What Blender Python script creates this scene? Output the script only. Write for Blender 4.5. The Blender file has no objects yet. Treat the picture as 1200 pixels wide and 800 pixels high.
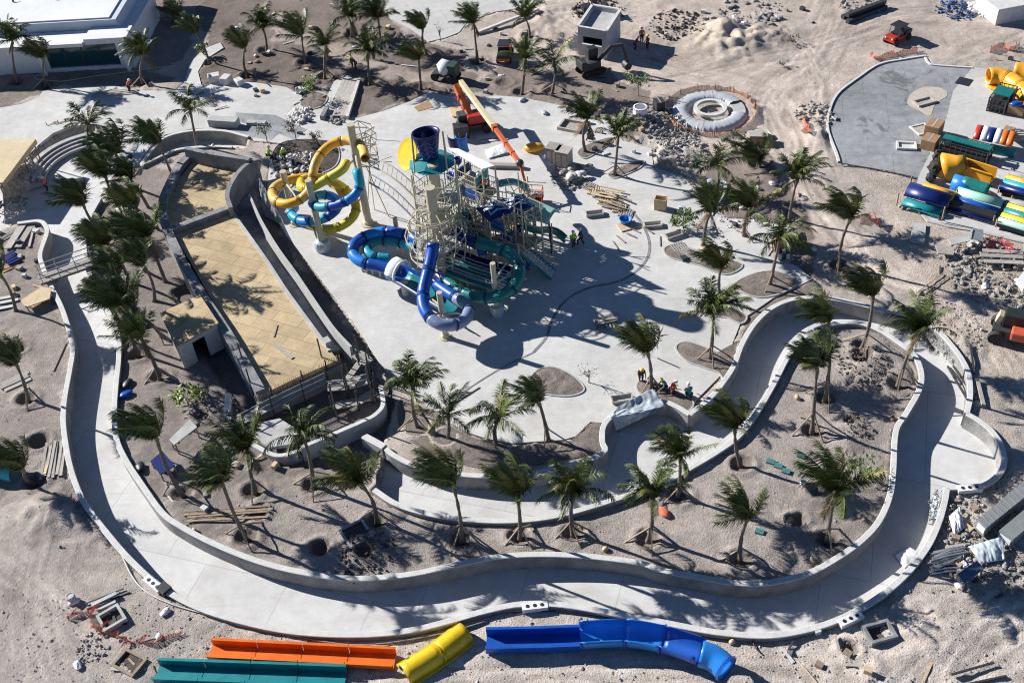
import bpy, bmesh, math, random
import numpy as np
from mathutils import Vector, Matrix, noise
R = math.radians
rnd = random.Random(7)
scene = bpy.context.scene
# ------------------------------------------------------------------ camera
CAM_H, PITCH, ROLL, FPX = 58.0, R(42.0), R(5.0), 1300.0
_r = Vector((1, 0, 0)); _f = Vector((0, math.cos(PITCH), -math.sin(PITCH))); _u = Vector((0, math.sin(PITCH), math.cos(PITCH)))
CR = _r * math.cos(ROLL) - _u * math.sin(ROLL)
CU = _u * math.cos(ROLL) + _r * math.sin(ROLL)
CP = Vector((0, 0, CAM_H))
cam_d = bpy.data.cameras.new('camera'); cam = bpy.data.objects.new('camera', cam_d)
scene.collection.objects.link(cam)
mw = Matrix.Identity(4)
for i in range(3):
    mw[i][0] = CR[i]; mw[i][1] = CU[i]; mw[i][2] = -_f[i]; mw[i][3] = CP[i]
cam.matrix_world = mw
cam_d.sensor_width = 36.0; cam_d.lens = 36.0 * FPX / 1200.0
cam_d.clip_start = 0.5; cam_d.clip_end = 6000.0
scene.camera = cam
# ------------------------------------------------------------------ sky and sun
SUN_EL = R(28.3); SH = Vector((math.cos(R(31)), -math.sin(R(31)), 0))      # SH: the way shadows fall on the ground
world = bpy.data.worlds.new('World'); scene.world = world; world.use_nodes = True
wn = world.node_tree.nodes; wl = world.node_tree.links
sky = wn.new('ShaderNodeTexSky'); sky.sky_type = 'NISHITA'; sky.sun_disc = False
sky.sun_elevation = SUN_EL; sky.sun_rotation = math.atan2(-SH.x, -SH.y); sky.air_density = 1.0; sky.dust_density = 0.2; sky.altitude = 3000.0; sky.ozone_density = 5.0
wl.new(sky.outputs['Color'], wn['Background'].inputs['Color']); wn['Background'].inputs['Strength'].default_value = 0.054
sun_d = bpy.data.lights.new('sun', 'SUN'); sun_d.energy = 5.0; sun_d.angle = R(0.53); sun_d.color = (1.0, 0.965, 0.925)
sun = bpy.data.objects.new('sun', sun_d); scene.collection.objects.link(sun)
sdir = SH * math.cos(SUN_EL) - Vector((0, 0, math.sin(SUN_EL)))
sun.rotation_euler = sdir.to_track_quat('-Z', 'Y').to_euler(); sun.location = (-60, 60, 80)
vs = scene.view_settings
vs.view_transform = 'Standard'; vs.look = 'None'; vs.gamma = 1.0; vs.use_curve_mapping = False; vs.exposure = 0.75
scene.cycles.filter_width = 1.1
# ------------------------------------------------------------------ helpers
def W(px, py, z=0.0):
    """point of the world at height z seen at photo pixel (px, py)"""
    d = _f + CR * ((px - 600) / FPX) - CU * ((py - 400) / FPX)
    t = (z - CAM_H) / d.z
    return CP + d * t
def ray(px, py):
    return (_f + CR * ((px - 600) / FPX) - CU * ((py - 400) / FPX))
def over(bx, by, cx, cy):
    """point above ground pixel (bx,by) that shows near pixel (cx,cy): nearest approach of the ray to the vertical"""
    B = W(bx, by); d = ray(cx, cy)
    t = ((B.x - CP.x) * d.x + (B.y - CP.y) * d.y) / (d.x * d.x + d.y * d.y)
    return CP + d * t
def cat(pts, n=6, closed=False):
    """Catmull-Rom through 2D/3D points"""
    P = [Vector(p) for p in pts]; out = []; N = len(P)
    rng = range(N if closed else N - 1)
    for i in rng:
        p1 = P[i]; p2 = P[(i + 1) % N]
        p0 = P[(i - 1) % N] if (closed or i > 0) else p1 * 2 - p2
        p3 = P[(i + 2) % N] if (closed or i + 2 < N) else p2 * 2 - p1
        for k in range(n):
            t = k / n
            out.append(0.5 * ((2 * p1) + (p2 - p0) * t + (2 * p0 - 5 * p1 + 4 * p2 - p3) * t * t + (3 * p1 - p0 - 3 * p2 + p3) * t ** 3))
    if not closed: out.append(P[-1].copy())
    return out
def Wl(pxs, z=0.0, n=0, closed=False):
    pts = [W(p[0], p[1], z if len(p) < 3 else p[2]) for p in pxs]
    return cat(pts, n, closed) if n else pts
MATS = {}
def mat(name, col, rough=0.8, var=0.15, scale=1.5, bump=0.0, bscale=12.0, metal=0.0, coat=0.0, col2=None, rand=0.0, detail=5.0, trans=0.0, spec=None):
    if name in MATS: return MATS[name]
    m = bpy.data.materials.new(name); m.use_nodes = True
    n = m.node_tree.nodes; l = m.node_tree.links; b = n['Principled BSDF']
    b.inputs['Roughness'].default_value = rough; b.inputs['Metallic'].default_value = metal
    if coat: b.inputs['Coat Weight'].default_value = coat; b.inputs['Coat Roughness'].default_value = 0.08
    if spec is not None: b.inputs['Specular IOR Level'].default_value = spec
    tc = n.new('ShaderNodeTexCoord')
    nz = n.new('ShaderNodeTexNoise'); nz.inputs['Scale'].default_value = scale; nz.inputs['Detail'].default_value = detail; nz.inputs['Roughness'].default_value = 0.65
    l.new(tc.outputs['Object'], nz.inputs['Vector'])
    rp = n.new('ShaderNodeValToRGB'); e = rp.color_ramp.elements
    c2 = col2 or tuple(c * (1 + var) for c in col); c1 = col if col2 else tuple(c * (1 - var) for c in col)
    e[0].position = 0.3; e[0].color = (*c1, 1); e[1].position = 0.7; e[1].color = (*c2, 1)
    l.new(nz.outputs['Fac'], rp.inputs['Fac'])
    out = rp.outputs['Color']
    if rand:
        oi = n.new('ShaderNodeObjectInfo'); mr = n.new('ShaderNodeMapRange')
        mr.inputs['To Min'].default_value = 1 - rand; mr.inputs['To Max'].default_value = 1 + rand
        l.new(oi.outputs['Random'], mr.inputs['Value'])
        hs = n.new('ShaderNodeHueSaturation'); l.new(mr.outputs['Result'], hs.inputs['Value']); l.new(out, hs.inputs['Color']); out = hs.outputs['Color']
    l.new(out, b.inputs['Base Color'])
    if bump:
        n2 = n.new('ShaderNodeTexNoise'); n2.inputs['Scale'].default_value = bscale; n2.inputs['Detail'].default_value = 6
        l.new(tc.outputs['Object'], n2.inputs['Vector'])
        bp = n.new('ShaderNodeBump'); bp.inputs['Strength'].default_value = bump; bp.inputs['Distance'].default_value = 0.054
        l.new(n2.outputs['Fac'], bp.inputs['Height']); l.new(bp.outputs['Normal'], b.inputs['Normal'])
    if trans: b.inputs['Transmission Weight'].default_value = trans
    MATS[name] = m
    return m
class MB:
    def __init__(s): s.v = []; s.f = []; s.mi = []; s.cm = 0
    def add(s, vs, fs):
        o = len(s.v); s.v.extend([tuple(v) for v in vs]); s.f.extend([tuple(i + o for i in f) for f in fs]); s.mi.extend([s.cm] * len(fs)); return s
    def box(s, c, sx, sy, sz, rz=0.0, M=None):
        """box centred in x,y on c, standing on c.z"""
        c = Vector(c); q = Matrix.Rotation(rz, 3, 'Z') if M is None else M
        vs = [c + q @ Vector((x * sx / 2, y * sy / 2, z * sz)) for z in (0, 1) for x, y in ((-1, -1), (1, -1), (1, 1), (-1, 1))]
        return s.add(vs, [(3, 2, 1, 0), (4, 5, 6, 7), (0, 1, 5, 4), (1, 2, 6, 5), (2, 3, 7, 6), (3, 0, 4, 7)])
    def beam(s, a, b, w, h, up=Vector((0, 0, 1))):
        a = Vector(a); b = Vector(b); d = (b - a); 
        if d.length < 1e-6: return s
        d.normalize(); x = d.cross(up)
        if x.length < 1e-3: x = d.cross(Vector((1, 0, 0)))
        x.normalize(); y = x.cross(d).normalized()
        vs = [p + x * (sx * w / 2) + y * (sy * h / 2) for p in (a, b) for sx, sy in ((-1, -1), (1, -1), (1, 1), (-1, 1))]
        return s.add(vs, [(0, 1, 2, 3), (7, 6, 5, 4), (0, 4, 5, 1), (1, 5, 6, 2), (2, 6, 7, 3), (3, 7, 4, 0)])
    def frames(s, path):
        P = [Vector(p) for p in path]; n = len(P); T = []
        for i in range(n):
            t = P[min(i + 1, n - 1)] - P[max(i - 1, 0)]
            T.append(t.normalized() if t.length > 1e-9 else Vector((0, 0, 1)))
        ref = Vector((0, 0, 1)) if abs(T[0].z) < 0.9 else Vector((0, 1, 0))
        x = T[0].cross(ref).normalized(); out = []
        for i in range(n):
            x = (x - T[i] * x.dot(T[i])).normalized(); y = x.cross(T[i]).normalized(); out.append((P[i], x, y))
        return out
    def tube(s, path, r, n=8, caps=True):
        fr = s.frames(path); vs = []; fs = []
        for i, (p, x, y) in enumerate(fr):
            rr = r[i] if isinstance(r, (list, tuple)) else r
            for k in range(n):
                a = 2 * math.pi * k / n; vs.append(p + x * (math.cos(a) * rr) + y * (math.sin(a) * rr))
        for i in range(len(fr) - 1):
            for k in range(n):
                a = i * n + k; b = i * n + (k + 1) % n; fs.append((a, b, b + n, a + n))
        if caps: fs.append(tuple(range(n - 1, -1, -1))); fs.append(tuple(range((len(fr) - 1) * n, len(fr) * n)))
        return s.add(vs, fs)
    def shell(s, path, r, n=16, t=0.05):
        """open pipe with a wall thickness"""
        fr = s.frames(path); vs = []; fs = []; m = len(fr)
        for rr in (r, r - t):
            for (p, x, y) in fr:
                for k in range(n):
                    a = 2 * math.pi * k / n; vs.append(p + x * (math.cos(a) * rr) + y * (math.sin(a) * rr))
        o = m * n
        for i in range(m - 1):
            for k in range(n):
                a = i * n + k; b = i * n + (k + 1) % n
                fs.append((a, b, b + n, a + n)); fs.append((o + a, o + a + n, o + b + n, o + b))
        for k in range(n):
            k2 = (k + 1) % n; e = (m - 1) * n
            fs.append((k, o + k, o + k2, k2)); fs.append((e + k, e + k2, o + e + k2, o + e + k))
        return s.add(vs, fs)
    def sweep(s, path, prof, up=Vector((0, 0, 1)), closed=True, loop=False):
        """profile (u across, v up) along path, kept upright"""
        P = [Vector(p) for p in path]; n = len(P); m = len(prof); vs = []; fs = []
        for i in range(n):
            t = (P[(i + 1) % n] - P[(i - 1) % n]) if loop else (P[min(i + 1, n - 1)] - P[max(i - 1, 0)])
            if loop or not t.length < 1e-9: pass
            x = t.cross(up); x.normalize(); y = x.cross(t); y.normalize()
            for (u, v) in prof: vs.append(P[i] + x * u + y * v)
        for i in range(n if loop else n - 1):
            j = (i + 1) % n
            for k in range(m if closed else m - 1):
                k2 = (k + 1) % m; fs.append((i * m + k, i * m + k2, j * m + k2, j * m + k))
        if closed and not loop: fs.append(tuple(range(m - 1, -1, -1))); fs.append(tuple(range((n - 1) * m, n * m)))
        return s.add(vs, fs)
    def prism(s, poly, z0, z1):
        n = len(poly); vs = [(p[0], p[1], z0) for p in poly] + [(p[0], p[1], z1) for p in poly]
        area = sum(poly[i][0] * poly[(i + 1) % n][1] - poly[(i + 1) % n][0] * poly[i][1] for i in range(n))
        top = tuple(range(n, 2 * n)); bot = tuple(range(n - 1, -1, -1))
        if area < 0: top = top[::-1]; bot = bot[::-1]
        fs = [top, bot]
        for i in range(n):
            j = (i + 1) % n; q = (i, j, j + n, i + n); fs.append(q if area > 0 else q[::-1])
        return s.add(vs, fs)
    def lathe(s, c, prof, n=16, axis=None):
        """prof: (radius, height) list around a vertical through c"""
        c = Vector(c); vs = []; fs = []; m = len(prof); q = axis or Matrix.Identity(3)
        for (r, h) in prof:
            for k in range(n):
                a = 2 * math.pi * k / n; vs.append(c + q @ Vector((r * math.cos(a), r * math.sin(a), h)))
        for i in range(m - 1):
            for k in range(n):
                k2 = (k + 1) % n; fs.append((i * n + k, i * n + k2, (i + 1) * n + k2, (i + 1) * n + k))
        fs.append(tuple(range(n - 1, -1, -1))); fs.append(tuple(range((m - 1) * n, m * n)))
        return s.add(vs, fs)
    def ball(s, c, r, n=8, m=5, sq=(1, 1, 1), jit=0.0, rg=None, M=None):
        c = Vector(c); vs = [Vector((0, 0, -1))]; q = M or Matrix.Identity(3); rg = rg or rnd
        for i in range(1, m):
            a = math.pi * i / m - math.pi / 2
            for k in range(n):
                b = 2 * math.pi * k / n; vs.append(Vector((math.cos(a) * math.cos(b), math.cos(a) * math.sin(b), math.sin(a))))
        vs.append(Vector((0, 0, 1))); fs = []
        for k in range(n): fs.append((0, 1 + (k + 1) % n, 1 + k))
        for i in range(m - 2):
            for k in range(n):
                a = 1 + i * n + k; b = 1 + i * n + (k + 1) % n; fs.append((a, b, b + n, a + n))
        o = 1 + (m - 2) * n; t = len(vs) - 1
        for k in range(n): fs.append((o + k, o + (k + 1) % n, t))
        vs = [c + q @ Vector((v.x * sq[0], v.y * sq[1], v.z * sq[2])) * r * (1 + rg.uniform(-jit, jit)) for v in vs]
        return s.add(vs, fs)
    def grid(s, fn, nu, nv):
        vs = [fn(i / nu, j / nv) for j in range(nv + 1) for i in range(nu + 1)]
        fs = [(j * (nu + 1) + i, j * (nu + 1) + i + 1, (j + 1) * (nu + 1) + i + 1, (j + 1) * (nu + 1) + i) for j in range(nv) for i in range(nu)]
        return s.add(vs, fs)
    def build(s, name, m, parent=None, origin=None, smooth=False, label=None, cat=None, group=None, kind=None):
        if origin is None:
            if parent is not None:
                o = parent; origin = Vector((0, 0, 0))
                while o is not None: origin = origin + o.location; o = o.parent
            else:
                A = np.array(s.v); c = (A.min(0) + A.max(0)) / 2; origin = Vector((c[0], c[1], A[:, 2].min()))
        origin = Vector(origin)
        me = bpy.data.meshes.new(name); me.from_pydata([Vector(v) - origin for v in s.v], [], s.f)
        for mm in (m if isinstance(m, (list, tuple)) else [m]): me.materials.append(mm)
        if any(s.mi): me.polygons.foreach_set('material_index', s.mi)
        if smooth: me.polygons.foreach_set('use_smooth', [True] * len(me.polygons))
        me.update()
        o = bpy.data.objects.new(name, me); scene.collection.objects.link(o)
        if parent is not None: o.parent = parent
        else: o.location = origin
        tag(o, label, cat, group, kind)
        return o
def tag(o, label=None, cat=None, group=None, kind=None):
    if label: o['label'] = label
    if cat: o['category'] = cat
    if group: o['group'] = group
    if kind: o['kind'] = kind
    return o
def thing(name, label, cat, loc=(0, 0, 0), group=None, rz=0.0):
    o = bpy.data.objects.new(name, None); o.empty_display_size = 0.3; scene.collection.objects.link(o)
    o.location = loc; o.rotation_euler = (0, 0, rz)
    return tag(o, label, cat, group)
def dup(root, loc, rz=0.0, sc=1.0, label=None, group=None):
    r = root.copy(); scene.collection.objects.link(r); r.location = loc; r.rotation_euler = (0, 0, rz); r.scale = (sc, sc, sc)
    if label: r['label'] = label
    if group: r['group'] = group
    for ch in list(root.children):
        c = ch.copy(); scene.collection.objects.link(c); c.parent = r
        for g in list(ch.children):
            d = g.copy(); scene.collection.objects.link(d); d.parent = c
    return r
def solidify(o, t, off=0.0):
    md = o.modifiers.new('thickness', 'SOLIDIFY'); md.thickness = t; md.offset = off
def bevel(o, w=0.03, seg=2):
    md = o.modifiers.new('edge', 'BEVEL'); md.width = w; md.segments = seg; md.limit_method = 'ANGLE'
# ------------------------------------------------------------------ materials
def ground_material():
    m = bpy.data.materials.new('sandy ground'); m.use_nodes = True; n = m.node_tree.nodes; l = m.node_tree.links; b = n['Principled BSDF']
    b.inputs['Roughness'].default_value = 0.95; b.inputs['Specular IOR Level'].default_value = 0.15
    at = n.new('ShaderNodeAttribute'); at.attribute_name = 'soil'
    tc = n.new('ShaderNodeTexCoord')
    def nz(s, d, ro=0.6):
        t = n.new('ShaderNodeTexNoise'); t.inputs['Scale'].default_value = s; t.inputs['Detail'].default_value = d; t.inputs['Roughness'].default_value = ro
        l.new(tc.outputs['Object'], t.inputs['Vector']); return t
    a = nz(0.35, 6, 0.7); c = nz(3.5, 8, 0.75)
    mr = n.new('ShaderNodeMapRange'); mr.inputs['From Min'].default_value = 0.3; mr.inputs['From Max'].default_value = 0.7; mr.inputs['To Min'].default_value = 0.74; mr.inputs['To Max'].default_value = 1.22
    l.new(a.outputs['Fac'], mr.inputs['Value'])
    mr2 = n.new('ShaderNodeMapRange'); mr2.inputs['From Min'].default_value = 0.3; mr2.inputs['From Max'].default_value = 0.7; mr2.inputs['To Min'].default_value = 0.72; mr2.inputs['To Max'].default_value = 1.25
    l.new(c.outputs['Fac'], mr2.inputs['Value'])
    mu = n.new('ShaderNodeMath'); mu.operation = 'MULTIPLY'; l.new(mr.outputs['Result'], mu.inputs[0]); l.new(mr2.outputs['Result'], mu.inputs[1])
    hs = n.new('ShaderNodeHueSaturation'); l.new(at.outputs['Color'], hs.inputs['Color']); l.new(mu.outputs['Value'], hs.inputs['Value'])
    l.new(hs.outputs['Color'], b.inputs['Base Color'])
    f1 = nz(9.0, 9, 0.75); 
    vo = n.new('ShaderNodeTexVoronoi'); vo.inputs['Scale'].default_value = 8.0; l.new(tc.outputs['Object'], vo.inputs['Vector'])
    ad = n.new('ShaderNodeMath'); ad.operation = 'MULTIPLY_ADD'; l.new(vo.outputs['Distance'], ad.inputs[0]); ad.inputs[1].default_value = -0.35; l.new(f1.outputs['Fac'], ad.inputs[2])
    bp = n.new('ShaderNodeBump'); bp.inputs['Strength'].default_value = 0.8; bp.inputs['Distance'].default_value = 0.09
    l.new(ad.outputs['Value'], bp.inputs['Height']); l.new(bp.outputs['Normal'], b.inputs['Normal'])
    return m
def paving_material(name, col, tile=(0.42, 0.21), joint=0.82, stain=0.10, rot=0.0, mortar=0.012, dust=0.0, alt=0.955, dustc=(0.40, 0.365, 0.335), dlo=0.5):
    m = bpy.data.materials.new(name); m.use_nodes = True; n = m.node_tree.nodes; l = m.node_tree.links; b = n['Principled BSDF']
    b.inputs['Roughness'].default_value = 0.85; b.inputs['Specular IOR Level'].default_value = 0.25
    tc = n.new('ShaderNodeTexCoord'); mp = n.new('ShaderNodeMapping'); mp.inputs['Rotation'].default_value = (0, 0, rot); l.new(tc.outputs['Object'], mp.inputs['Vector'])
    br = n.new('ShaderNodeTexBrick'); br.inputs['Scale'].default_value = 1.0; br.inputs['Brick Width'].default_value = tile[0]; br.inputs['Row Height'].default_value = tile[1]
    br.inputs['Mortar Size'].default_value = mortar; br.inputs['Mortar Smooth'].default_value = 0.2
    br.inputs['Color1'].default_value = (*col, 1); br.inputs['Color2'].default_value = (*[c * alt for c in col], 1); br.inputs['Mortar'].default_value = (*[c * joint for c in col], 1)
    l.new(mp.outputs['Vector'], br.inputs['Vector'])
    fac = None
    for sc, amt, ro in ((0.12, stain, 0.6), (1.1, stain * 0.8, 0.7), (9.0, stain * 0.5, 0.8)):
        t = n.new('ShaderNodeTexNoise'); t.inputs['Scale'].default_value = sc; t.inputs['Detail'].default_value = 7; t.inputs['Roughness'].default_value = ro; l.new(tc.outputs['Object'], t.inputs['Vector'])
        mr = n.new('ShaderNodeMapRange'); mr.inputs['From Min'].default_value = 0.3; mr.inputs['From Max'].default_value = 0.7; mr.inputs['To Min'].default_value = 1 - amt * 1.4; mr.inputs['To Max'].default_value = 1 + amt * 0.6
        l.new(t.outputs['Fac'], mr.inputs['Value'])
        if fac is None: fac = mr.outputs['Result']
        else:
            mu = n.new('ShaderNodeMath'); mu.operation = 'MULTIPLY'; l.new(fac, mu.inputs[0]); l.new(mr.outputs['Result'], mu.inputs[1]); fac = mu.outputs['Value']
    hs = n.new('ShaderNodeHueSaturation'); l.new(br.outputs['Color'], hs.inputs['Color']); l.new(fac, hs.inputs['Value']); out = hs.outputs['Color']
    if dust:
        d1 = n.new('ShaderNodeTexNoise'); d1.inputs['Scale'].default_value = 0.28; d1.inputs['Detail'].default_value = 9; d1.inputs['Roughness'].default_value = 0.68; d1.inputs['Distortion'].default_value = 0.6; l.new(tc.outputs['Object'], d1.inputs['Vector'])
        dr = n.new('ShaderNodeMapRange'); dr.inputs['From Min'].default_value = dlo; dr.inputs['From Max'].default_value = dlo + 0.22 if dlo < .55 else dlo + .05; dr.inputs['To Max'].default_value = dust; l.new(d1.outputs['Fac'], dr.inputs['Value'])
        mx = n.new('ShaderNodeMix'); mx.data_type = 'RGBA'; l.new(dr.outputs['Result'], mx.inputs['Factor']); l.new(out, mx.inputs['A']); mx.inputs['B'].default_value = (*dustc, 1); out = mx.outputs['Result']
        d2 = n.new('ShaderNodeTexNoise'); d2.inputs['Scale'].default_value = 0.9; d2.inputs['Detail'].default_value = 4; mp2 = n.new('ShaderNodeMapping'); mp2.inputs['Scale'].default_value = (0.25, 3.0, 1); mp2.inputs['Rotation'].default_value = (0, 0, 0.6); l.new(tc.outputs['Object'], mp2.inputs['Vector']); l.new(mp2.outputs['Vector'], d2.inputs['Vector'])
        dr2 = n.new('ShaderNodeMapRange'); dr2.inputs['From Min'].default_value = 0.58; dr2.inputs['From Max'].default_value = 0.75; dr2.inputs['To Max'].default_value = dust * 0.5; l.new(d2.outputs['Fac'], dr2.inputs['Value'])
        mx2 = n.new('ShaderNodeMix'); mx2.data_type = 'RGBA'; l.new(dr2.outputs['Result'], mx2.inputs['Factor']); l.new(out, mx2.inputs['A']); mx2.inputs['B'].default_value = (0.33, 0.325, 0.32, 1); out = mx2.outputs['Result']
    l.new(out, b.inputs['Base Color'])
    t = n.new('ShaderNodeTexNoise'); t.inputs['Scale'].default_value = 14; t.inputs['Detail'].default_value = 5; l.new(tc.outputs['Object'], t.inputs['Vector'])
    bp = n.new('ShaderNodeBump'); bp.inputs['Strength'].default_value = 0.2; bp.inputs['Distance'].default_value = 0.03; l.new(t.outputs['Fac'], bp.inputs['Height']); l.new(bp.outputs['Normal'], b.inputs['Normal'])
    return m
GROUND = ground_material()
PLAZA = paving_material('plaza pavers', (0.63, 0.625, 0.60), (0.42, 0.21), 0.86, 0.12, R(8), dust=0.5)
FLOOR = paving_material('river floor concrete', (0.66, 0.66, 0.645), (6.0, 9.0), 0.7, 0.10, R(20), 0.03, dust=0.5)
WETSLAB = paving_material('damp grey concrete', (0.36, 0.375, 0.385), (4.2, 5.4), 0.6, 0.26, R(14), 0.02, dust=0.75, dustc=(0.11, 0.118, 0.12), dlo=0.575)
DRYSLAB = paving_material('dry pale concrete', (0.58, 0.575, 0.55), (6.5, 4.8), 0.65, 0.12, R(-16), 0.02, dust=0.35)
PLY = paving_material('plywood sheets', (0.62, 0.485, 0.295), (2.44, 1.22), 0.55, 0.20, R(28), 0.03, alt=0.84)
ROOFMEM = paving_material('white roof membrane', (0.74, 0.75, 0.75), (3.0, 1.5), 0.9, 0.06, 0.1, 0.02)
WALLC = mat('river wall concrete', (0.17, 0.17, 0.168), 0.85, 0.3, 0.9, 0.6, 7, col2=(0.36, 0.355, 0.345))
CONC = mat('concrete', (0.42, 0.42, 0.405), 0.85, 0.18, 0.8, 0.3, 9)
CONCD = mat('dark form concrete', (0.13, 0.137, 0.145), 0.85, 0.28, 1.1, 0.7, 5, col2=(0.30, 0.305, 0.31))
CONCL = mat('pale concrete block', (0.58, 0.575, 0.55), 0.85, 0.12, 2, 0.3, 14)
SOIL = mat('planting soil', (0.20, 0.17, 0.15), 0.95, 0.3, 3.0, 0.9, 9, spec=0.1)
SOILD = mat('dark dug soil', (0.10, 0.085, 0.075), 0.95, 0.35, 3.0, 0.9, 9, spec=0.1)
ROCK = mat('limestone rock', (0.42, 0.39, 0.35), 0.95, 0.25, 3.0, 0.7, 10, rand=0.2, spec=0.15)
PALMT = mat('palm trunk bark', (0.165, 0.135, 0.11), 0.9, 0.3, 5.0, 0.9, 16, rand=0.15)
FROND = mat('palm frond green', (0.042, 0.066, 0.013), 0.5, 0.0, 2.2, col2=(0.112, 0.142, 0.034), rand=0.2, spec=0.4)
FRONDY = mat('palm frond yellowing', (0.14, 0.15, 0.028), 0.5, 0.0, 1.6, col2=(0.25, 0.22, 0.05), spec=0.4)
FRONDD = mat('dry brown frond', (0.16, 0.115, 0.06), 0.75, 0.3, 3.0)
RACHIS = mat('frond rib', (0.16, 0.165, 0.06), 0.5, 0.2, 2.0)
LEAF = mat('broad leaf green', (0.05, 0.095, 0.02), 0.5, 0.0, 3.0, col2=(0.12, 0.17, 0.03), rand=0.15)
LEAFY = mat('yellow green leaf', (0.11, 0.16, 0.02), 0.5, 0.0, 3.0, col2=(0.22, 0.26, 0.04))
LEAFG = mat('grey twig leaf', (0.10, 0.105, 0.08), 0.7, 0.2, 3.0)
PEB = mat('pale pebbles', (0.36, 0.335, 0.31), 0.95, 0.3, 1.5, spec=0.15)
WOOD = mat('weathered prop timber', (0.30, 0.23, 0.165), 0.8, 0.25, 4.0, 0.3, 20, rand=0.2)
WOODL = mat('fresh pale timber', (0.55, 0.42, 0.26), 0.75, 0.18, 3.0, 0.2, 20, rand=0.15)
WOODG = mat('grey timber', (0.36, 0.335, 0.30), 0.85, 0.2, 3.0, 0.3, 20, rand=0.2)
CARD = mat('brown cardboard', (0.34, 0.21, 0.11), 0.8, 0.12, 2.0)
STEELT = mat('tan painted steel', (0.50, 0.46, 0.34), 0.45, 0.08, 2.0)
STEELG = mat('galvanised steel', (0.42, 0.43, 0.44), 0.4, 0.15, 4.0, metal=0.6)
STEELD = mat('dark steel', (0.06, 0.062, 0.065), 0.5, 0.2, 4.0, metal=0.3)
RUBBER = mat('black rubber', (0.022, 0.022, 0.024), 0.75, 0.2, 6.0)
BLACK = mat('black plastic', (0.025, 0.027, 0.03), 0.45, 0.2, 3.0)
WHITEP = mat('white painted wall', (0.72, 0.73, 0.73), 0.6, 0.05, 1.0)
WHITEPL = mat('white plastic', (0.74, 0.75, 0.76), 0.4, 0.06, 2.0)
SHEET = mat('milky plastic sheet', (0.43, 0.49, 0.53), 0.28, 0.18, 1.2, 0.5, 5, coat=0.3)
GLASST = mat('dark teal glass', (0.012, 0.06, 0.075), 0.08, 0.2, 0.6, spec=0.7)
def plastic(n, c, var=0.17): return mat(n, c, 0.36, var, 0.9, coat=0.12, spec=0.4)
P_BLUE = plastic('royal blue fibreglass', (0.010, 0.085, 0.40)); P_NAVY = plastic('navy fibreglass', (0.008, 0.018, 0.12))
P_SKY = plastic('bright blue fibreglass', (0.02, 0.20, 0.60)); P_CYAN = plastic('turquoise fibreglass', (0.02, 0.33, 0.46))
P_TEAL = plastic('teal fibreglass', (0.012, 0.21, 0.235)); P_GREEN = plastic('sea green fibreglass', (0.015, 0.17, 0.16))
P_MINT = plastic('pale mint fibreglass', (0.36, 0.60, 0.48)); P_YEL = plastic('yellow fibreglass', (0.70, 0.47, 0.015))
P_LEMON = plastic('lemon fibreglass', (0.66, 0.54, 0.045)); P_ORY = plastic('amber fibreglass', (0.76, 0.38, 0.03))
P_AMB = plastic('pale orange fibreglass', (0.74, 0.45, 0.10)); P_ORG = plastic('orange fibreglass', (0.72, 0.15, 0.015))
P_GREYB = mat('blue fibreglass under scuffed film', (0.14, 0.19, 0.33), 0.35, 0.3, 2.5, col2=(0.26, 0.32, 0.46))
P_WHITE = plastic('white gelcoat', (0.72, 0.74, 0.76)); P_PALEB = plastic('pale blue gelcoat', (0.25, 0.48, 0.66))
P_RED = plastic('red paint', (0.45, 0.035, 0.02)); P_LIFT = mat('orange machine paint', (0.58, 0.13, 0.045), 0.4, 0.15, 2.0)
P_CREAM = mat('cream machine paint', (0.66, 0.58, 0.36), 0.4, 0.1, 2.0)
NET = mat('orange barrier netting', (0.62, 0.17, 0.09), 0.8, 0.2, 4.0); NETB = mat('faded brown orange netting', (0.45, 0.22, 0.11), 0.8, 0.25, 4.0)
SKIN = mat('skin', (0.32, 0.19, 0.13), 0.55, 0.05, 6.0); JEANS = mat('dark work trousers', (0.04, 0.05, 0.075), 0.9, 0.2, 8.0)
LIME = mat('lime safety vest', (0.42, 0.72, 0.04), 0.8, 0.08, 6.0); ORV = mat('orange safety vest', (0.80, 0.14, 0.03), 0.8, 0.08, 6.0)
DKSH = mat('dark shirt', (0.03, 0.032, 0.045), 0.9, 0.2, 6.0); TEALSH = mat('teal shirt', (0.05, 0.25, 0.28), 0.9, 0.1, 6.0)
HELM = mat('white hard hat', (0.75, 0.75, 0.73), 0.35, 0.03, 3.0); HELMY = mat('yellow hard hat', (0.75, 0.5, 0.03), 0.35, 0.03, 3.0)
# ================================================================== the setting
# outlines traced on the ground (photo pixels turned into ground points by W)
O_PX = [(43, 258), (51, 261), (55, 272), (47, 297), (50, 312), (58, 332), (72, 360), (81, 388), (85, 410), (82, 432), (76, 465), (74, 492), (77, 520), (83, 550), (94, 580), (108, 602), (125, 624), (152, 655), (187, 686), (232, 711), (290, 729), (350, 740), (420, 743), (480, 738), (530, 726), (570, 715), (612, 707), (660, 708), (720, 718), (780, 729), (840, 740), (900, 744), (950, 736), (990, 722), (1030, 699), (1062, 672), (1087, 640), (1100, 612), (1107, 588), (1110, 571)]
O2_PX = [(1110, 571), (1130, 570), (1150, 569), (1166, 560), (1176, 546), (1175, 525), (1163, 505), (1147, 492), (1133, 484)]
O3_PX = [(1133, 484), (1137, 465), (1136, 442), (1130, 425), (1117, 406), (1097, 386), (1060, 371), (1000, 354), (960, 348), (930, 350), (905, 360), (885, 378), (870, 402), (860, 428), (847, 448), (832, 466), (808, 485)]
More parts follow.
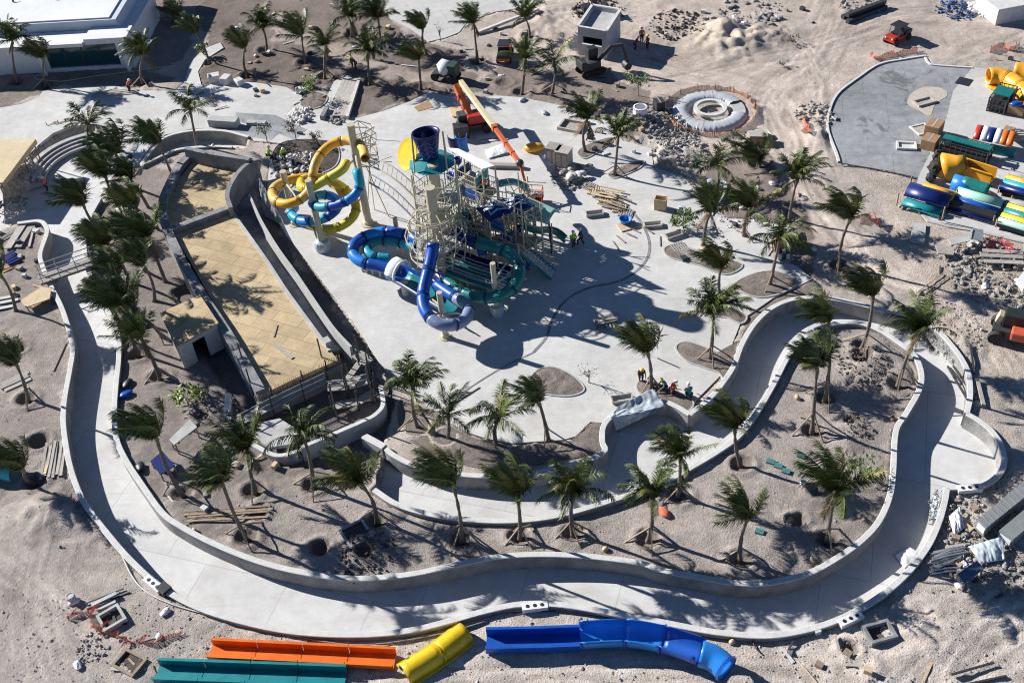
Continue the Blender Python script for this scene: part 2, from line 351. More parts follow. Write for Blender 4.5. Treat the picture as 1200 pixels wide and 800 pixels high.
U_PX = [(782, 471), (765, 469), (747, 473), (732, 478), (716, 488), (707, 500), (706, 517), (709, 527), (695, 536), (680, 541), (650, 549), (610, 556), (575, 557), (540, 555), (490, 546), (462, 533), (450, 523)]
I_PX = [(438, 573), (467, 591), (510, 603), (560, 609), (610, 609), (660, 602), (725, 583), (780, 563), (812, 546), (845, 526), (868, 508), (890, 478), (908, 447), (922, 420), (938, 398), (965, 382), (1000, 377), (1030, 386), (1055, 402), (1072, 416), (1080, 437), (1077, 457), (1062, 484), (1050, 505), (1047, 550), (1043, 580), (1030, 610), (1008, 634), (978, 655), (947, 671), (900, 682), (860, 682), (812, 674), (775, 667), (750, 659), (700, 652), (650, 649), (600, 650), (562, 655), (525, 663), (475, 673), (412, 677), (350, 669), (300, 656), (250, 636), (212, 616), (190, 600), (168, 570), (147, 538), (136, 512), (134, 480), (136, 450), (139, 420), (138, 392), (125, 362), (108, 330), (100, 300), (99, 272), (107, 250), (117, 232)]
CUP_PX = [(128, 210), (138, 180), (134, 158), (115, 147), (85, 148), (62, 157), (46, 170), (20, 196), (-60, 215), (-60, 280), (0, 267), (20, 261)]
zt = 0.33
O1 = Wl(O_PX, zt, 5); O2 = Wl(O2_PX, zt, 4); O3 = Wl(O3_PX, zt, 5); U1 = Wl(U_PX, zt, 5); I1 = Wl(I_PX, zt, 5); CU_ = Wl(CUP_PX, 0, 3)
RIVER = O1 + O2[1:] + O3[1:] + U1 + I1 + CU_
def xy(poly): return np.array([(p[0], p[1]) for p in poly])
def inside(poly, X, Y):
    p = xy(poly); r = np.zeros(X.shape, bool); n = len(p)
    x0, x1, y0, y1 = p[:, 0].min(), p[:, 0].max(), p[:, 1].min(), p[:, 1].max()
    sel = (X >= x0) & (X <= x1) & (Y >= y0) & (Y <= y1)
    x = X[sel]; y = Y[sel]; c = np.zeros(x.shape, bool)
    for i in range(n):
        ax, ay = p[i]; bx, by = p[(i + 1) % n]
        if ay == by: continue
        t = ((ay > y) != (by > y)); c ^= t & (x < (bx - ax) * (y - ay) / (by - ay) + ax)
    r[sel] = c; return r
P1_PX = [(-60, 160), (-10, 128), (25, 122), (45, 114), (50, 107), (75, 103), (130, 100), (165, 106), (205, 107), (215, 98), (222, 74), (240, 57), (258, 50), (262, 56), (240, 70), (232, 84), (236, 100), (262, 95), (300, 97), (335, 102), (354, 112), (352, 122), (364, 127), (380, 119), (391, 96), (404, 87), (418, 94), (408, 116), (395, 139), (420, 138), (450, 130), (480, 119), (505, 107), (520, 112), (545, 118), (580, 112), (610, 114), (645, 121), (680, 130), (712, 142), (730, 165), (763, 174), (766, 196), (800, 206), (818, 226), (835, 234), (850, 256), (880, 257), (925, 264), (900, 300), (935, 312), (952, 327), (906, 349), (874, 371), (867, 380), (853, 416), (855, 428), (843, 441), (814, 470), (790, 470), (747, 472), (732, 477), (715, 487), (706, 495), (692, 494), (685, 500), (677, 510), (660, 515), (600, 519), (572, 514), (550, 507), (527, 495), (500, 475), (475, 455), (445, 425), (420, 385), (365, 312), (335, 275), (318, 245), (313, 218), (316, 190), (330, 168), (298, 165), (292, 158), (262, 151), (225, 151), (193, 158), (176, 172), (160, 194), (135, 200), (137, 160), (115, 146), (85, 147), (62, 156), (46, 169), (20, 195)]
P1 = Wl(P1_PX)
P4 = Wl([(440, -12), (446, 5), (458, 22), (482, 34), (502, 49), (523, 44), (538, 38), (547, 26), (580, 14), (632, 6), (640, -12)])
P2 = Wl([(1030, 76), (1085, 67), (1092, 76), (1140, 79), (1117, 107), (1109, 140), (1083, 162), (1090, 180), (1076, 208), (1040, 200), (982, 190), (980, 180), (970, 152), (972, 130), (982, 110), (1005, 92)])
P3 = Wl([(1140, 79), (1205, 86), (1260, 92), (1260, 300), (1200, 283), (1140, 268), (1087, 258), (1070, 232), (1076, 208), (1090, 180), (1083, 162), (1109, 140), (1117, 107)])
BASIN = Wl([(165, 193), (180, 173), (195, 160), (225, 153), (262, 153), (291, 160), (288, 172), (250, 172), (212, 175), (190, 183)])
TRENCH = Wl([(302, 205), (318, 245), (335, 275), (365, 314), (420, 387), (445, 427), (462, 470), (448, 522), (436, 565), (400, 548), (330, 545), (296, 505), (255, 440), (230, 400), (200, 340), (300, 300)])
# ---- soil colours and heights, painted per ground vertex
xs = np.arange(-78, 78.01, 0.25); ys = np.concatenate([np.arange(20, 78, 0.2), np.arange(78, 165, 0.3)])
X, Y = np.meshgrid(xs, ys)
rg = np.random.RandomState(3)
def vnoise(X, Y, s, seed):
    r = np.random.RandomState(seed); L = r.rand(512, 512)
    u = X / s + 1000; v = Y / s + 1000; i = np.floor(u).astype(int); j = np.floor(v).astype(int); fu = u - i; fv = v - j
    fu = fu * fu * (3 - 2 * fu); fv = fv * fv * (3 - 2 * fv); i %= 511; j %= 511
    return (L[i, j] * (1 - fu) + L[i + 1, j] * fu) * (1 - fv) + (L[i, j + 1] * (1 - fu) + L[i + 1, j + 1] * fu) * fv - 0.5
N1 = vnoise(X, Y, 6, 1); N2 = vnoise(X, Y, 2.2, 2); N3 = vnoise(X, Y, 0.8, 3); N4 = vnoise(X, Y, 0.4, 4)
JX = X + 1.6 * vnoise(X, Y, 2.5, 11) + 0.5 * N3; JY = Y + 1.6 * vnoise(X, Y, 2.5, 12) + 0.5 * N4
COL = np.zeros(X.shape + (3,)); COL[:] = (0.40, 0.355, 0.305)
GR = np.clip(0.5 + 2.4 * (vnoise(X, Y, 9, 41) + 0.5 * vnoise(X, Y, 3.5, 42)), 0.12, 1.5)   # graded, trodden patches lie flatter
Hh = -0.06 + 0.16 * N1 + (0.09 * N2 + 0.06 * N3 + 0.08 * N4) * GR
def paint(px, c, z=0): COL[inside(Wl(px), JX, JY)] = c
paint([(520, -40), (1260, -60), (1260, 60), (1130, 70), (1060, 60), (985, 100), (960, 160), (985, 240), (1040, 300), (1040, 350), (950, 330), (900, 250), (830, 220), (760, 170), (740, 100), (640, 60), (560, 40)], (0.455, 0.385, 0.32))
paint([(1030, 190), (1260, 280), (1260, 470), (1150, 430), (1100, 380), (1040, 330)], (0.44, 0.375, 0.305))
paint([(900, 740), (1260, 560), (1260, 860), (-60, 860), (-60, 770), (200, 720), (600, 730)], (0.435, 0.385, 0.33))
paint([(-60, 560), (90, 580), (180, 700), (260, 740), (150, 820), (-60, 820)], (0.365, 0.325, 0.285))
ISLAND = I1
for poly, c in ((ISLAND, (0.305, 0.268, 0.238)), (Wl([(-60, 280), (45, 268), (52, 320), (84, 400), (76, 480), (82, 550), (105, 600), (40, 600), (-60, 560)]), (0.27, 0.235, 0.208)), (Wl([(120, 210), (165, 195), (235, 190), (210, 300), (300, 470), (330, 540), (440, 570), (300, 560), (150, 500), (138, 400)]), (0.25, 0.215, 0.19)), (TRENCH, (0.17, 0.155, 0.145))):
    COL[inside(poly, JX, JY)] = c
TOPB = [[(225, -20), (440, -10), (470, 40), (540, 60), (560, 100), (520, 112), (480, 120), (395, 142), (390, 96), (350, 115), (290, 98), (232, 100), (245, 70)], [(-40, 78), (170, 78), (205, 92), (160, 104), (75, 102), (45, 112), (0, 126), (-40, 130)], [(545, 108), (600, 70), (700, 85), (770, 110), (760, 150), (740, 165), (712, 142), (640, 122), (580, 112)], [(150, -10), (240, -10), (220, 70), (180, 80)], [(830, 180), (900, 175), (950, 260), (960, 340), (890, 380), (850, 440), (800, 470), (845, 440), (880, 350), (930, 310), (890, 270), (850, 255), (815, 225)]]
for q, c in zip(TOPB, ((0.20, 0.162, 0.135), (0.235, 0.195, 0.165), (0.225, 0.185, 0.155), (0.24, 0.2, 0.17), (0.23, 0.19, 0.16))): paint(q, c)
# sandy streak through the dark upper bed, pale heaps
for q in ([(330, 30), (380, 45), (440, 70), (520, 85), (520, 98), (440, 90), (370, 62), (320, 45)], [(310, 20), (330, 15), (350, 30), (330, 40)]): paint(q, (0.36, 0.30, 0.25))
paint([(800, 30), (850, 22), (885, 40), (880, 58), (820, 60)], (0.50, 0.43, 0.33))
paint([(640, 160), (700, 190), (740, 160), (800, 150), (830, 180), (800, 200), (760, 190)], (0.40, 0.37, 0.33))
# tyre tracks pressed into the haul road and the sand in front
for px, w in (([(1000, -20), (960, 60), (900, 120), (925, 190), (950, 240), (990, 280)], 4.5), ([(1190, 20), (1060, 20), (930, 60), (800, 90)], 4.0), ([(1200, 745), (1120, 790), (1060, 830)], 2.5), ([(1040, 330), (1110, 360), (1170, 420), (1200, 470)], 3.0), ([(60, 610), (40, 690), (60, 800)], 2.5), ([(560, 792), (700, 792), (900, 800), (1000, 820)], 2.4), ([(1215, 690), (1120, 745), (1030, 815)], 1.6), ([(1240, 640), (1150, 720), (1080, 815)], 1.4), ([(-20, 640), (60, 700), (170, 815)], 2.2), ([(640, 20), (780, 80), (900, 110), (960, 190)], 3.0), ([(1200, 40), (1040, 100), (960, 150)], 2.0), ([(900, 20), (960, 90), (940, 200), (1010, 300), (1060, 340), (1200, 380)], 2.2)):
    pl = Wl(px, 0, 8)
    best = np.full(X.shape, 1e9); sg = np.zeros(X.shape); run = np.zeros(X.shape); acc = 0
    for a, b in zip(pl[:-1], pl[1:]):
        d = (b - a); L = d.length; d = d / L
        t = np.clip((X - a.x) * d.x + (Y - a.y) * d.y, 0, L); ex = X - a.x - t * d.x; ey = Y - a.y - t * d.y
        dd = np.hypot(ex, ey); m = dd < best; best[m] = dd[m]; sg[m] = ((d.x * ey - d.y * ex))[m]; run[m] = (t + acc)[m]; acc += L
    k = np.clip(1 - best / w, 0, 1) ** 0.5
    st = vnoise(run / 9.0, sg + 40, 0.22, 21) + 0.5 * vnoise(run / 9.0, sg + 40, 0.6, 22)
    Hh = Hh * (1 - 0.6 * k) + k * 0.13 * st
    COL *= (1 + (k * 0.55 * st)[..., None])
# spoil heaps and hollows: (px, py, height, radius)
for (px, py, h, r) in ((862, 52, 1.25, 3.4), (838, 40, 0.9, 2.5), (905, 42, 0.7, 2.2), (755, 150, 0.7, 2.6), (790, 185, 0.6, 2.4), (735, 150, 0.5, 2.0), (995, 130, 0.25, 2.5), (955, 160, 0.35, 2.0), (1022, 430, 0.45, 2.4), (1010, 440, 0.3, 1.4), (1000, 505, 0.35, 1.6), (425, 640, 0.3, 1.8), (360, 655, 0.25, 1.6), (1075, 380, 0.35, 3.0), (1110, 400, 0.3, 3.0), (160, 30, 0.3, 3), (640, 20, 0.5, 4), (90, 600, 0.3, 2.5), (50, 600, 0.35, 2), (1090, 745, 0.3, 2.2), (1010, 790, 0.25, 2.5)):
    c = W(px, py); d2 = (X - c.x) ** 2 + (Y - c.y) ** 2; k = np.exp(-d2 / (r * r)); Hh += k * h * (1 + 0.7 * N2 + 0.6 * N3 + 0.3 * N4)
def pit(px, py, r=0.95, d=0.28, col=(0.155, 0.13, 0.11), berm=0.17):
    global Hh
    c = W(px, py); q = np.hypot(X - c.x, Y - c.y) * (1 + 0.25 * N3)
    Hh += berm * np.exp(-((q - r) / 0.22) ** 2) - d * np.exp(-(q / (r * 0.62)) ** 4); COL[q < r * 0.82] = col
# ---- palms: trunk foot, crown centre (photo pixels), crown kind, supports, label
exec_palms = None
PALMS = [
 (20, 97, 5, 35, 0, 0, 'palm at the left end of the white flat roofed building, trunk leaning left'),
 (53, 100, 42, 55, 1, 3, 'palm on timber props in front of the grey end wall of the white roofed building'),
 (167, 97, 160, 52, 0, 3, 'palm in front of the right corner of the white building by the dark teal windows'),
 (245, 72, 223, 27, 1, 0, 'leaning palm beside the narrow pale path right of the white building'),
 (208, 26, 203, 9, 3, 0, 'small yellow green palm right behind the corner of the white roofed building'),
 (290, 88, 280, 44, 1, 2, 'palm in the dark soil just above the heap of stone blocks'),
 (311, 58, 301, 20, 0, 0, 'palm in the brown bed left of the yellowish palm near the far edge'),
 (358, 72, 347, 30, 3, 0, 'yellowish palm in the brown bed with drooping left fronds'),
 (380, 90, 375, 40, 0, 3, 'propped palm above the small green tree and the planked ramp'),
 (412, 40, 404, 8, 0, 0, 'palm at the far edge left of the white concrete area, cut by the picture top'),
 (446, 55, 437, 8, 0, 0, 'palm at the far edge touching the left tip of the white concrete area'),
 (433, 97, 426, 47, 0, 0, 'palm at the upper end of the planked ramp above the plaza'),
 (500, 62, 490, 22, 1, 2, 'windswept palm standing on the edge of the far white concrete area'),
 (493, 102, 485, 57, 1, 0, 'palm left of the green drum mixer at the edge of the plaza'),
 (560, 72, 550, 14, 4, 0, 'tall dense palm between the drum mixer and the orange buggy with dry skirt'),
 (611, 108, 611, 55, 0, 0, 'palm right of the orange buggy, straight trunk over the upper plaza edge'),
 (620, 42, 611, 8, 0, 0, 'palm far behind the orange buggy on pale gravel'),
 (646, 107, 645, 66, 2, 2, 'sparse palm just left of the black excavator'),
 (686, 178, 683, 120, 4, 0, 'palm in the left of two small plaza beds near the upright timber crates'),
 (720, 205, 720, 140, 0, 2, 'dense drooping palm in the right of two small plaza beds below the rubble'),
 (112, 170, 97, 137, 2, 0, 'sparse palm with few fronds over the curved steps'),
 (229, 172, 216, 121, 2, 0, 'bare windswept palm on the rim of the curved basin'),
 (203, 206, 176, 150, 1, 0, 'palm left of the curved slab wall, below the rim of the basin'),
 (156, 218, 125, 163, 1, 0, 'palm right of the curved steps with crown over the paving'),
 (174, 242, 142, 192, 4, 0, 'dense palm in the middle of the clump beside the curved steps'),
 (112, 264, 86, 222, 1, 0, 'palm over the channel with crown blown left towards the plywood platform'),
 (185, 268, 148, 226, 1, 0, 'palm left of the bend in the slab wall, long leaning trunk'),
 (150, 330, 112, 270, 1, 0, 'palm hanging over the right bank of the channel above the footbridge'),
 (194, 330, 161, 258, 4, 0, 'dark dense palm halfway along the slab wall'),
 (166, 378, 126, 302, 1, 0, 'palm whose crown hangs over the footbridge'),
 (189, 393, 142, 346, 1, 2, 'palm next to the plywood hut roof, crown blown over the river'),
 (186, 441, 152, 376, 4, 3, 'dark dense palm with long propped trunk below the plywood hut'),
 (161, 414, 130, 336, 4, 2, 'dark palm in front of the footbridge with its pit near the river wall'),
 (18, 364, -14, 302, 1, 0, 'trunk of a palm entering from the left edge beside the pale planks'),
 (31, 467, 4, 408, 1, 2, 'palm at the left edge above the round dug pit, cut by the frame'),
 (42, 566, 10, 530, 1, 0, 'palm at the left edge over the turquoise flume tip'),
 (214, 578, 168, 492, 1, 2, 'windswept palm leaning over the river beside the grey tabletop'),
 (288, 628, 246, 545, 1, 3, 'large leaning palm behind the long planks on the island sand'),
 (298, 575, 276, 505, 4, 2, 'palm with a white wrapped frond left of the scaffold'),
 (366, 568, 346, 500, 2, 3, 'open star shaped palm in front of the scaffold'),
 (441, 612, 411, 546, 3, 2, 'blown yellow tipped palm at the closed left end of the inner channel'),
 (490, 500, 474, 432, 0, 3, 'palm with dry lower fronds at the sunken plaza edge right of the scaffold'),
 (522, 512, 518, 476, 2, 0, 'dark sparse palm with spread fronds at the paving edge next to the dry fronded palm'),
 (540, 632, 521, 546, 1, 4, 'propped palm at the left end of the riverside row below the inner channel'),
 (583, 522, 578, 480, 2, 0, 'small star shaped palm on the lower plaza edge'),
 (609, 628, 598, 560, 1, 4, 'propped palm in the riverside row, second from the left, below a white stone'),
 (643, 516, 624, 450, 1, 2, 'dark bushy palm on the plaza beside the round planting ring'),
 (672, 624, 666, 556, 0, 4, 'propped palm in the riverside row behind the brown paper sack'),
 (763, 455, 754, 392, 1, 3, 'propped palm on the plaza beside the kneeling worker'),
 (759, 630, 757, 560, 0, 4, 'propped palm with an orange sack at its foot'),
 (794, 580, 792, 513, 4, 3, 'upright dark palm with props next to the plastic sheeted wall'),
 (869, 543, 857, 480, 1, 0, 'bushy palm leaning left on the inner channel wall'),
 (868, 656, 872, 586, 3, 2, 'palm with yellow arching fronds in a deep ring pit near the river wall'),
 (970, 632, 977, 552, 4, 3, 'brush shaped palm on props with an upright yellow frond'),
 (832, 420, 832, 345, 0, 4, 'propped palm in the oval bed between two paved tongues'),
 (846, 352, 841, 294, 1, 0, 'palm with drooping right frond above the oval bed'),
 (902, 334, 910, 270, 2, 2, 'open crowned palm behind the cardboard block on the paving'),
 (983, 312, 995, 235, 1, 2, 'palm by the haul road in front of the round grey slab'),
 (925, 256, 932, 190, 0, 0, 'full crowned palm on the haul road edge left of the round slab'),
 (872, 276, 877, 223, 4, 2, 'dark round crowned palm in the middle of the plaza clump'),
 (824, 288, 829, 228, 4, 0, 'palm with hanging dry fronds at the left of the plaza clump'),
 (838, 222, 836, 184, 2, 0, 'short spreading palm below the ring fenced with netting'),
 (1010, 406, 1022, 325, 1, 3, 'windswept palm in the river bend with soil heaped at its foot'),
 (967, 466, 969, 355, 3, 3, 'tall palm with yellow green crown over the inner channel bend'),
 (952, 504, 955, 408, 1, 4, 'large palm with three long props on the inner channel bank'),
 (1052, 452, 1079, 364, 4, 3, 'tall palm leaning right over the river bend'),
 (140, 244, 112, 188, 1, 0, 'palm leaning out between the curved steps and the slab wall bend'),
 (172, 318, 140, 262, 4, 0, 'palm in the thick of the left clump, right of the channel bank palm'),
 (180, 352, 156, 292, 1, 0, 'palm in the left clump just behind the hut roof and slab wall'),
 (148, 396, 118, 340, 1, 0, 'palm in the left clump nearest the river wall below the footbridge'),
 (891, 192, 886, 172, 3, 0, 'low young yellow green palm by the netted ring'),
]
for i, (bx, by, cx, cy, k, s, lab) in enumerate(PALMS):
    if not (bx < 230 and 160 < by < 400): pit(bx, by, 0.95 if by > 300 else 1.1)
for (px, py, r, d) in ((46, 516, 1.05, 0.55), (375, 642, 0.85, 0.6), (427, 647, 0.85, 0.6), (997, 492, 0.7, 0.5), (235, 486, 0.8, 0.25), (958, 574, 0.8, 0.25), (20, 408, 0.9, 0.5), (995, 760, 0.7, 0.45), (1015, 562, 0.75, 0.2), (935, 608, 0.7, 0.35), (303, 600, 0.8, 0.3), (690, 215, 0.6, 0.2), (1010, 420, 1.0, 0.6), (590, 97, 1.1, 0.15)): pit(px, py, r, d)
# ---- keep the soil below paving, channels and the slab
dig = np.zeros(X.shape)
for q, z in ((P1, -0.3), (P4, -0.3), (P2, -0.3), (P3, -0.3)):
    m = inside(q, X, Y); Hh[m] = z
mt = inside(TRENCH, X, Y); Hh[mt] = -0.55 + 0.1 * N2[mt]
mr_ = inside(RIVER, X, Y); Hh[mr_] = -1.5
mb_ = inside(BASIN, X, Y); Hh[mb_] = -1.5
# paving keeps its surroundings from spilling over it
def near(poly, w):
    p = xy(poly); m = np.zeros(X.shape, bool)
    for i in range(len(p)):
        a = p[i]; b = p[(i + 1) % len(p)]; x0, x1 = min(a[0], b[0]) - w, max(a[0], b[0]) + w; y0, y1 = min(a[1], b[1]) - w, max(a[1], b[1]) + w
        ix = np.searchsorted(xs, (x0, x1)); iy = np.searchsorted(ys, (y0, y1))
        sl = (slice(iy[0], iy[1]), slice(ix[0], ix[1])); xx = X[sl]; yy = Y[sl]
        if xx.size == 0: continue
        d = b - a; L2 = max(d @ d, 1e-9); t = np.clip(((xx - a[0]) * d[0] + (yy - a[1]) * d[1]) / L2, 0, 1)
        m[sl] |= np.hypot(xx - a[0] - t * d[0], yy - a[1] - t * d[1]) < w
    return m
for q in (P1, P2, P3, P4):
    m = near(q, 0.55); Hh[m] = np.minimum(Hh[m], -0.05 + 0.05 * N3[m])
m = near(O1, 0.7) | near(O3, 0.7) | near(O2, 0.7) | near(I1, 0.7); m &= ~mr_; Hh[m] = np.minimum(Hh[m], 0.02 + 0.08 * N3[m])
NL = vnoise(X, Y, 11, 31) + 0.6 * vnoise(X, Y, 4.5, 32)
COL *= (1 + 0.10 * N1 + 0.12 * N3 + 0.30 * NL)[..., None]
lum = COL @ np.array((0.3, 0.6, 0.1)); COL = (0.72 * COL + 0.28 * lum[..., None]) * np.array((1.03, 0.995, 0.97)) * 1.09
nx, ny = len(xs), len(ys)
me = bpy.data.meshes.new('ground')
idx = np.arange(nx * ny).reshape(ny, nx)
quads = np.stack([idx[:-1, :-1], idx[:-1, 1:], idx[1:, 1:], idx[1:, :-1]], -1).reshape(-1, 4)
# outer skirt: four corners far away so that the sheet reaches the horizon
V = np.stack([X, Y, Hh], -1).reshape(-1, 3)
me.from_pydata(V.tolist(), [], quads.tolist())
ca = me.attributes.new('soil', 'FLOAT_COLOR', 'POINT')
ca.data.foreach_set('color', np.concatenate([np.clip(COL, 0.02, 0.8).reshape(-1, 3), np.ones((nx * ny, 1))], 1).astype(np.float32).ravel())
me.polygons.foreach_set('use_smooth', [True] * len(me.polygons)); me.materials.append(GROUND); me.update()
g = bpy.data.objects.new('ground', me); scene.collection.objects.link(g); g['kind'] = 'structure'
far = MB(); B = 3000.0
x0, x1, y0, y1 = xs[0] + 0.5, xs[-1] - 0.5, ys[0] + 0.5, ys[-1] - 0.5; zf = -0.35
for q in (((-B, -B), (B, -B), (B, y0), (-B, y0)), ((-B, y1), (B, y1), (B, B), (-B, B)), ((-B, y0), (x0, y0), (x0, y1), (-B, y1)), ((x1, y0), (B, y0), (B, y1), (x1, y1))):
    far.add([(a, b, zf) for a, b in q], [(0, 1, 2, 3)])
fo = far.build('terrain', GROUND, origin=(0, 0, 0), kind='structure')
ca = fo.data.attributes.new('soil', 'FLOAT_COLOR', 'POINT'); ca.data.foreach_set('color', [0.42, 0.36, 0.30, 1.0] * len(fo.data.vertices))
def ground_z(p):
    i = min(max(int(round((p[0] - xs[0]) / 0.25)), 0), nx - 1); j = int(np.clip(np.searchsorted(ys, p[1]), 0, ny - 1)); return float(Hh[j, i])
def G(px, py, dz=0.0):
    p = W(px, py); z = ground_z(p)
    if inside(P1, np.array([[p.x]]), np.array([[p.y]]))[0, 0] or inside(P3, np.array([[p.x]]), np.array([[p.y]]))[0, 0] or inside(P2, np.array([[p.x]]), np.array([[p.y]]))[0, 0] or inside(P4, np.array([[p.x]]), np.array([[p.y]]))[0, 0]: z = 0.0
    elif inside(RIVER, np.array([[p.x]]), np.array([[p.y]]))[0, 0]: z = -1.0
    p = W(px, py, z + dz) if False else Vector((p.x, p.y, z + dz)); return p
# ---- paving and channel floors
MB().prism([(p.x, p.y) for p in P1], -0.28, 0.0).build('plaza', PLAZA, origin=(0, 0, 0), kind='structure')
MB().prism([(p.x, p.y) for p in P4], -0.28, 0.0).build('pavement', DRYSLAB, origin=(0, 0, 0), kind='structure')
MB().prism([(p.x, p.y) for p in P3], -0.28, 0.02).build('pavement', DRYSLAB, origin=(0, 0, 0), kind='structure')
MB().prism([(p.x, p.y) for p in P2], -0.28, -0.006).build('pavement', WETSLAB, origin=(0, 0, 0), kind='structure')
MB().prism([(p.x, p.y) for p in RIVER], -1.35, -1.0).build('riverbed', FLOOR, origin=(0, 0, 0), kind='structure')
MB().prism([(p.x, p.y) for p in BASIN], -1.35, -1.0).build('pool_floor', FLOOR, origin=(0, 0, 0), kind='structure')
# ---- river walls (real concrete walls with rounded coping)
def wall_run(path, label, w=0.36, top=0.33, bot=-1.4, name='river_wall', m=WALLC, cope=True, group=None):
    path = [Vector((p.x, p.y, 0)) for p in path]
    root = thing(name, label, 'wall', (path[0].x, path[0].y, 0), group)
    b = MB(); h = w / 2; b.sweep(path, [(-h, bot), (h, bot), (h, top - 0.06), (-h, top - 0.06)]); b.build('wall_body', m, root)
    c = MB(); k = h + 0.025; c.sweep(path, [(-k, top - 0.058), (k, top - 0.058), (k, top - 0.02), (k - 0.03, top), (-k + 0.03, top), (-k, top - 0.02)]); c.build('coping', CONCL, root)
    return root
wall_run(O1, 'long curving outer wall of the drained lazy river')
wall_run(O2, 'bulging low wall of the round bay on the right side of the river')
wall_run(O3, 'outer river wall along the upper right bend beside the paving tongues')
wall_run(U1, 'curving wall between the plaza and the inner channel')
wall_run(I1[:], 'wall around the planted island between the two river channels')
wall_run(Wl([(808, 485), (795, 477), (782, 471)], 0.3, 4), 'short pale wall joining the plastic sheeted bay to the river bend', top=0.32)
wall_run(Wl([(20, 261), (43, 258)], 0.3, 4), 'short end wall at the mouth of the channel by the orange netting', top=0.29)
wall_run(Wl([(165, 193), (180, 173), (195, 160), (225, 153), (262, 153), (291, 160)], 0.2, 5), 'curved rear wall of the basin behind the plywood slab', w=0.3, top=0.22)
wall_run(Wl([(165, 194), (190, 182), (212, 174), (250, 171), (272, 172)], 0.2, 5), 'low white front wall of the basin behind the plywood slab', w=0.3, top=0.2)
# curved steps down into the channel
st = thing('curved_steps', 'four curved concrete steps going down into the channel', 'steps', W(100, 192))
cc = W(100, 192)
for k in range(4):
    b = MB(); r = 6.2 - 0.48 * k; z = -0.12 - 0.16 * k; arc = []
    for i in range(26):
        a = R(62 + 142 * i / 25); arc.append(Vector((cc.x + r * math.cos(a) * 0.92, cc.y + r * math.sin(a), 0)))
    b.sweep(arc, [(-0.27, -0.9), (0.27, -0.9), (0.27, z), (-0.27, z)]); b.build('step', CONC, st)
# channel joints, drain strip and kerbs of the round slab
def strip(px, name, m, w, z0, z1, label, cat_, n=6, closed=False, zz=0.0):
    path = Wl(px, zz, n, closed); b = MB(); b.sweep(path, [(-w / 2, z0), (w / 2, z0), (w / 2, z1), (-w / 2, z1)], loop=closed)
    return b.build(name, m, label=label, cat=cat_)
strip([(735, 242), (752, 262), (761, 285), (757, 305), (740, 322), (720, 331), (695, 336), (675, 344), (660, 355), (647, 375), (640, 395), (625, 413)], 'drain_channel', CONCD, 0.22, -0.1, 0.02, 'long curved dark drain channel crossing the plaza', 'drain')
strip([(625, 413), (590, 430), (560, 448), (540, 462)], 'drain_channel', CONCD, 0.14, -0.1, 0.018, 'short straight drain slot running to the lower plaza corner', 'drain')
strip([(1085, 66), (1060, 70), (1030, 76), (1005, 92), (982, 110), (972, 130), (970, 152), (980, 180), (983, 190)], 'kerb', CONCL, 0.22, -0.15, 0.13, 'pale curved kerb round the damp grey slab', 'kerb')
strip([(1084, 68), (1088, 74), (1096, 77), (1140, 80)], 'kerb', CONCL, 0.2, -0.15, 0.11, 'short wavy kerb at the far edge of the grey slab', 'kerb')
strip([(1070, 233), (1088, 259), (1140, 270), (1205, 285)], 'kerb', CONC, 0.3, -0.3, 0.06, 'long straight kerb at the near edge of the storage slab', 'kerb', 2)
strip([(872, 205), (985, 195), (1040, 202), (1074, 210)], 'hose', BLACK, 0.05, -0.02, 0.04, 'thin black hose lying along the near edge of the grey slab', 'hose', 8)
def bed(px, label, m=SOIL, n=5, h=0.05, edge=True):
    poly = Wl(px, 0, n, True); c = sum(poly, Vector()) / len(poly)
    root = thing('planting_bed', label, 'planting bed', (c.x, c.y, 0))
    b = MB(); N = len(poly); rings = 6; vs = []; fs = []
    for k in range(rings):
        t = 1 - k / rings
        for p in poly:
            q = c + (p - c) * t; z = h + (0.10 * noise.noise(q * 1.3) + 0.07 * noise.noise(q * 3.1) + 0.04 if k > 0 else -0.03); vs.append((q.x, q.y, max(z, 0.02 if k else -0.05)))
    vs.append((c.x, c.y, h + 0.06))
    for k in range(rings - 1):
        for i in range(N):
            j = (i + 1) % N; fs.append((k * N + i, k * N + j, (k + 1) * N + j, (k + 1) * N + i))
    for i in range(N): fs.append(((rings - 1) * N + i, (rings - 1) * N + (i + 1) % N, len(vs) - 1))
    b.add(vs, fs); b.build('soil', m, root, smooth=True)
    if edge:
        e = MB(); e.sweep(poly, [(-0.06, -0.1), (0.06, -0.1), (0.06, 0.07), (-0.06, 0.07)], loop=True); e.build('edging', CONC, root)
    return root
bed([(792, 408), (800, 401), (815, 403), (838, 412), (858, 420), (866, 400), (872, 402), (862, 428), (850, 446), (842, 437), (822, 430), (803, 422)], 'long oval soil bed between the two paved tongues near the river')
bed([(817, 360), (825, 351), (845, 353), (862, 362), (875, 371), (868, 379), (850, 372), (828, 370)], 'soil bed at the root of the upper paved tongue')
bed([(778, 292), (790, 287), (812, 292), (835, 300), (870, 310), (850, 322), (815, 310), (785, 302)], 'soil bed with pallets on the plaza left of the palm clump')
bed([(746, 452), (752, 446), (765, 448), (790, 458), (812, 470), (806, 482), (792, 476), (768, 466), (750, 461)], 'narrow dark soil bed by the workers and the plastic sheet')
bed([(706, 496), (692, 496), (684, 504), (676, 514), (640, 520), (600, 524), (610, 545), (650, 540), (684, 534), (706, 526)], 'soil strip along the wall of the inner channel', h=0.02, edge=False)
bed([(594, 522), (560, 514), (535, 503), (510, 487), (470, 466), (470, 505), (500, 528), (545, 545), (595, 548)], 'dark soil strip below the lower left plaza edge', h=0.0, edge=False)
